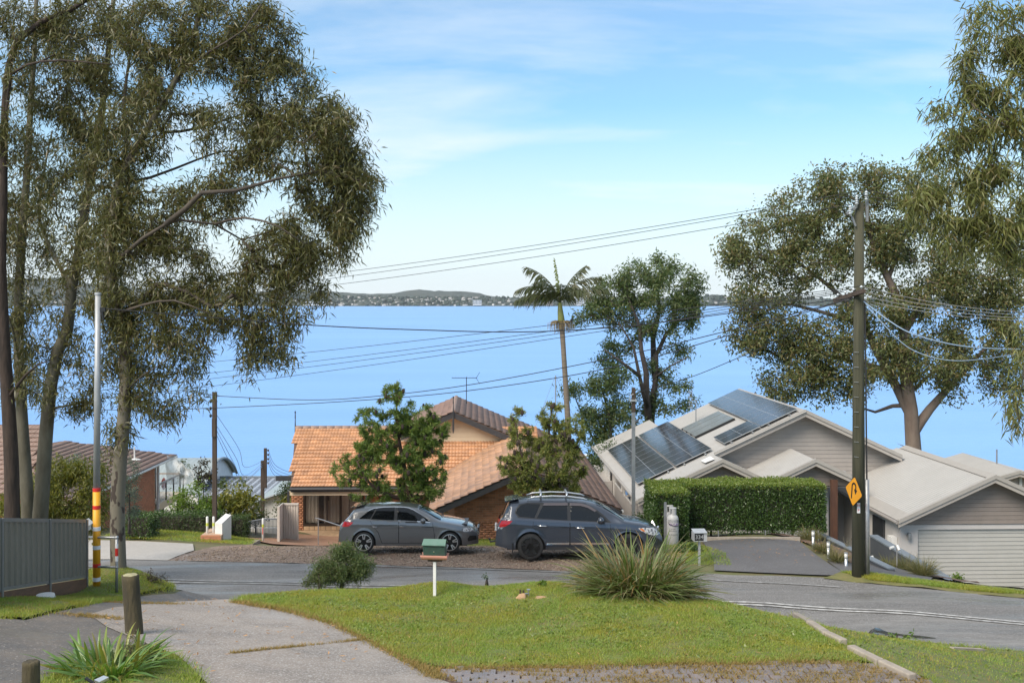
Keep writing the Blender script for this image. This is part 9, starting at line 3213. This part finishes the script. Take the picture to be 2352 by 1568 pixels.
bands = [(60, 420, 95), (420, 700, 40), (700, 1110, 110), (1110, 1340, 24), (1560, 1700, 14), (2300, 2350, 4)]
for xa, xb, n in bands:
 for _ in range(n):
  px = random.uniform(xa, xb)
  t = random.random()
  Y = 6030 + 330 * t
  a, b = random.choice(kinds)
  x = (px - CX) * Y / F
  z = shore_z(px, Y)
  k = random.choice(('white walled', 'pale roofed', 'grey roofed', 'brown roofed'))
  o = link('house', a, None, (x, Y, z))
  o.rotation_euler = (0, 0, random.uniform(-0.6, 0.6))
  tag(o, 'small pale house among the trees on the far shore of the lake', 'house', 'houses on the far shore')
  r_ = link('roof', b, o)


def block(label, px, y0, y1, w, floors, cols, wallm, step=0):
 Y = 6015.0
 k = Y / F
 x = (px - CX) * k
 zt7 = -(y0 - HY) * k
 zb7 = -(y1 - HY) * k - 4
 root = thing('apartment_block', label, 'building', (x, Y, zb7))
 hw = w * k / 2
 MB().box(x - hw, x + hw, Y, Y + 18, zb7, zt7).build('wall', wallm, root)
 if step:
  MB().box(x - hw * 0.3, x + hw * 0.5, Y + 4, Y + 16, zt7, zt7 + step * k).build('roof_house', wallm, root)
 fh_ = (zt7 - zb7 - 4) / floors
 cw = 2 * hw / cols
 wm = MB().box(-cw * 0.36, cw * 0.36, -0.6, 0.0, -fh_ * 0.3, fh_ * 0.3).mesh('window', M['far_glass'])
 for i in range(cols):
  for j in range(floors):
   o = bpy.data.objects.new('window', wm)
   COL.objects.link(o)
   o.parent = root
   o.location = (-hw + cw * (i + 0.5), 0, 4 + fh_ * (j + 0.5))
 return root


block('white apartment block at the water on the far shore left of the palm', 1096, 689, 699, 20, 4, 6, M['white'])
block('brown stepped tower left of the palm on the far shore', 1208, 684, 700, 14, 6, 4, M['far_brown'], 3)
block('pale brown tower right beside the palm crown on the far shore', 1262, 683, 700, 16, 6, 4, M['far_brown'], 2)
block('long low pale shed on the far shore under the left gum', 722, 693, 700, 52, 1, 12, M['white'])
block('pale stepped building on the far shore right of the palm', 1336, 684, 700, 24, 4, 6, M['far_wall'], 2)
# trees of the far shore, one mass
cv, cf = [], []
base_i = 0
sph = MB().ball((0, 0, 0), 1, 1, 1, 7, 5, 0.2)
sv, sf = np.array(sph.v), sph.f
tri_ = []
for f_ in sf:
 tri_ += [(f_[0], f_[1], f_[2])] if len(f_) == 3 else [(f_[0], f_[1], f_[2]), (f_[0], f_[2], f_[3])]
tri_ = np.array(tri_)
for xa, xb, n in ((-100, 420, 500), (420, 1130, 900), (1130, 1700, 600), (1700, 2450, 350)):
 for _ in range(n):
  px = random.uniform(xa, xb)
  t = random.random() ** 0.8
  Y = 6022 + 345 * t
  s_ = random.uniform(5, 11)
  c_ = np.array([(px - CX) * Y / F, Y, shore_z(px, Y) + s_ * 0.3])
  cv.append(sv * np.array([s_ * random.uniform(0.8, 1.6), s_, s_ * random.uniform(0.7, 1.1)]) + c_)
  cf.append(tri_ + base_i)
  base_i += len(sv)
M['far_tree'] = mat('far_tree', (0.035, 0.048, 0.034), rough=0.9, island=0.5)
o = link('far_trees', np_mesh('far_trees', np.vstack(cv), np.vstack(cf), M['far_tree']))
o['kind'] = 'stuff'
qy = P(1065, 678, 7330)
structure(tag(MB().hexa([(P(1045, 0, 7300).x, 7290, P(0, 683, 7300).z), (P(1110, 0, 7300).x, 7290, P(0, 683, 7300).z), (P(1100, 0, 7300).x, 7330, P(0, 679, 7300).z), (P(1052, 0, 7300).x, 7330, P(0, 679.5, 7300).z)], [(P(1045, 0, 7300).x, 7420, P(0, 686, 7300).z), (P(1110, 0, 7300).x, 7420, P(0, 686, 7300).z), (P(1100, 0, 7300).x, 7420, P(0, 679, 7300).z), (P(1052, 0, 7300).x, 7420, P(0, 679.5, 7300).z)]).build('quarry_face', M['quarry']), None, None))

# ------------------------------------------------------------------ air between here and the far shore
m_haze = bpy.data.materials.new('haze')
m_haze.use_nodes = True
t_ = m_haze.node_tree
t_.nodes.clear()
vo_ = t_.nodes.new('ShaderNodeVolumePrincipled')
vo_.inputs['Color'].default_value = (0.80, 0.86, 0.92, 1)
vo_.inputs['Density'].default_value = 0.000032
vo_.inputs['Anisotropy'].default_value = 0.2
ou_ = t_.nodes.new('ShaderNodeOutputMaterial')
t_.links.new(vo_.outputs[0], ou_.inputs['Volume'])
hz_ = MB().box(-7600, 7600, -60, 8700, -28, 210).build('haze', m_haze)
hz_['kind'] = 'stuff'
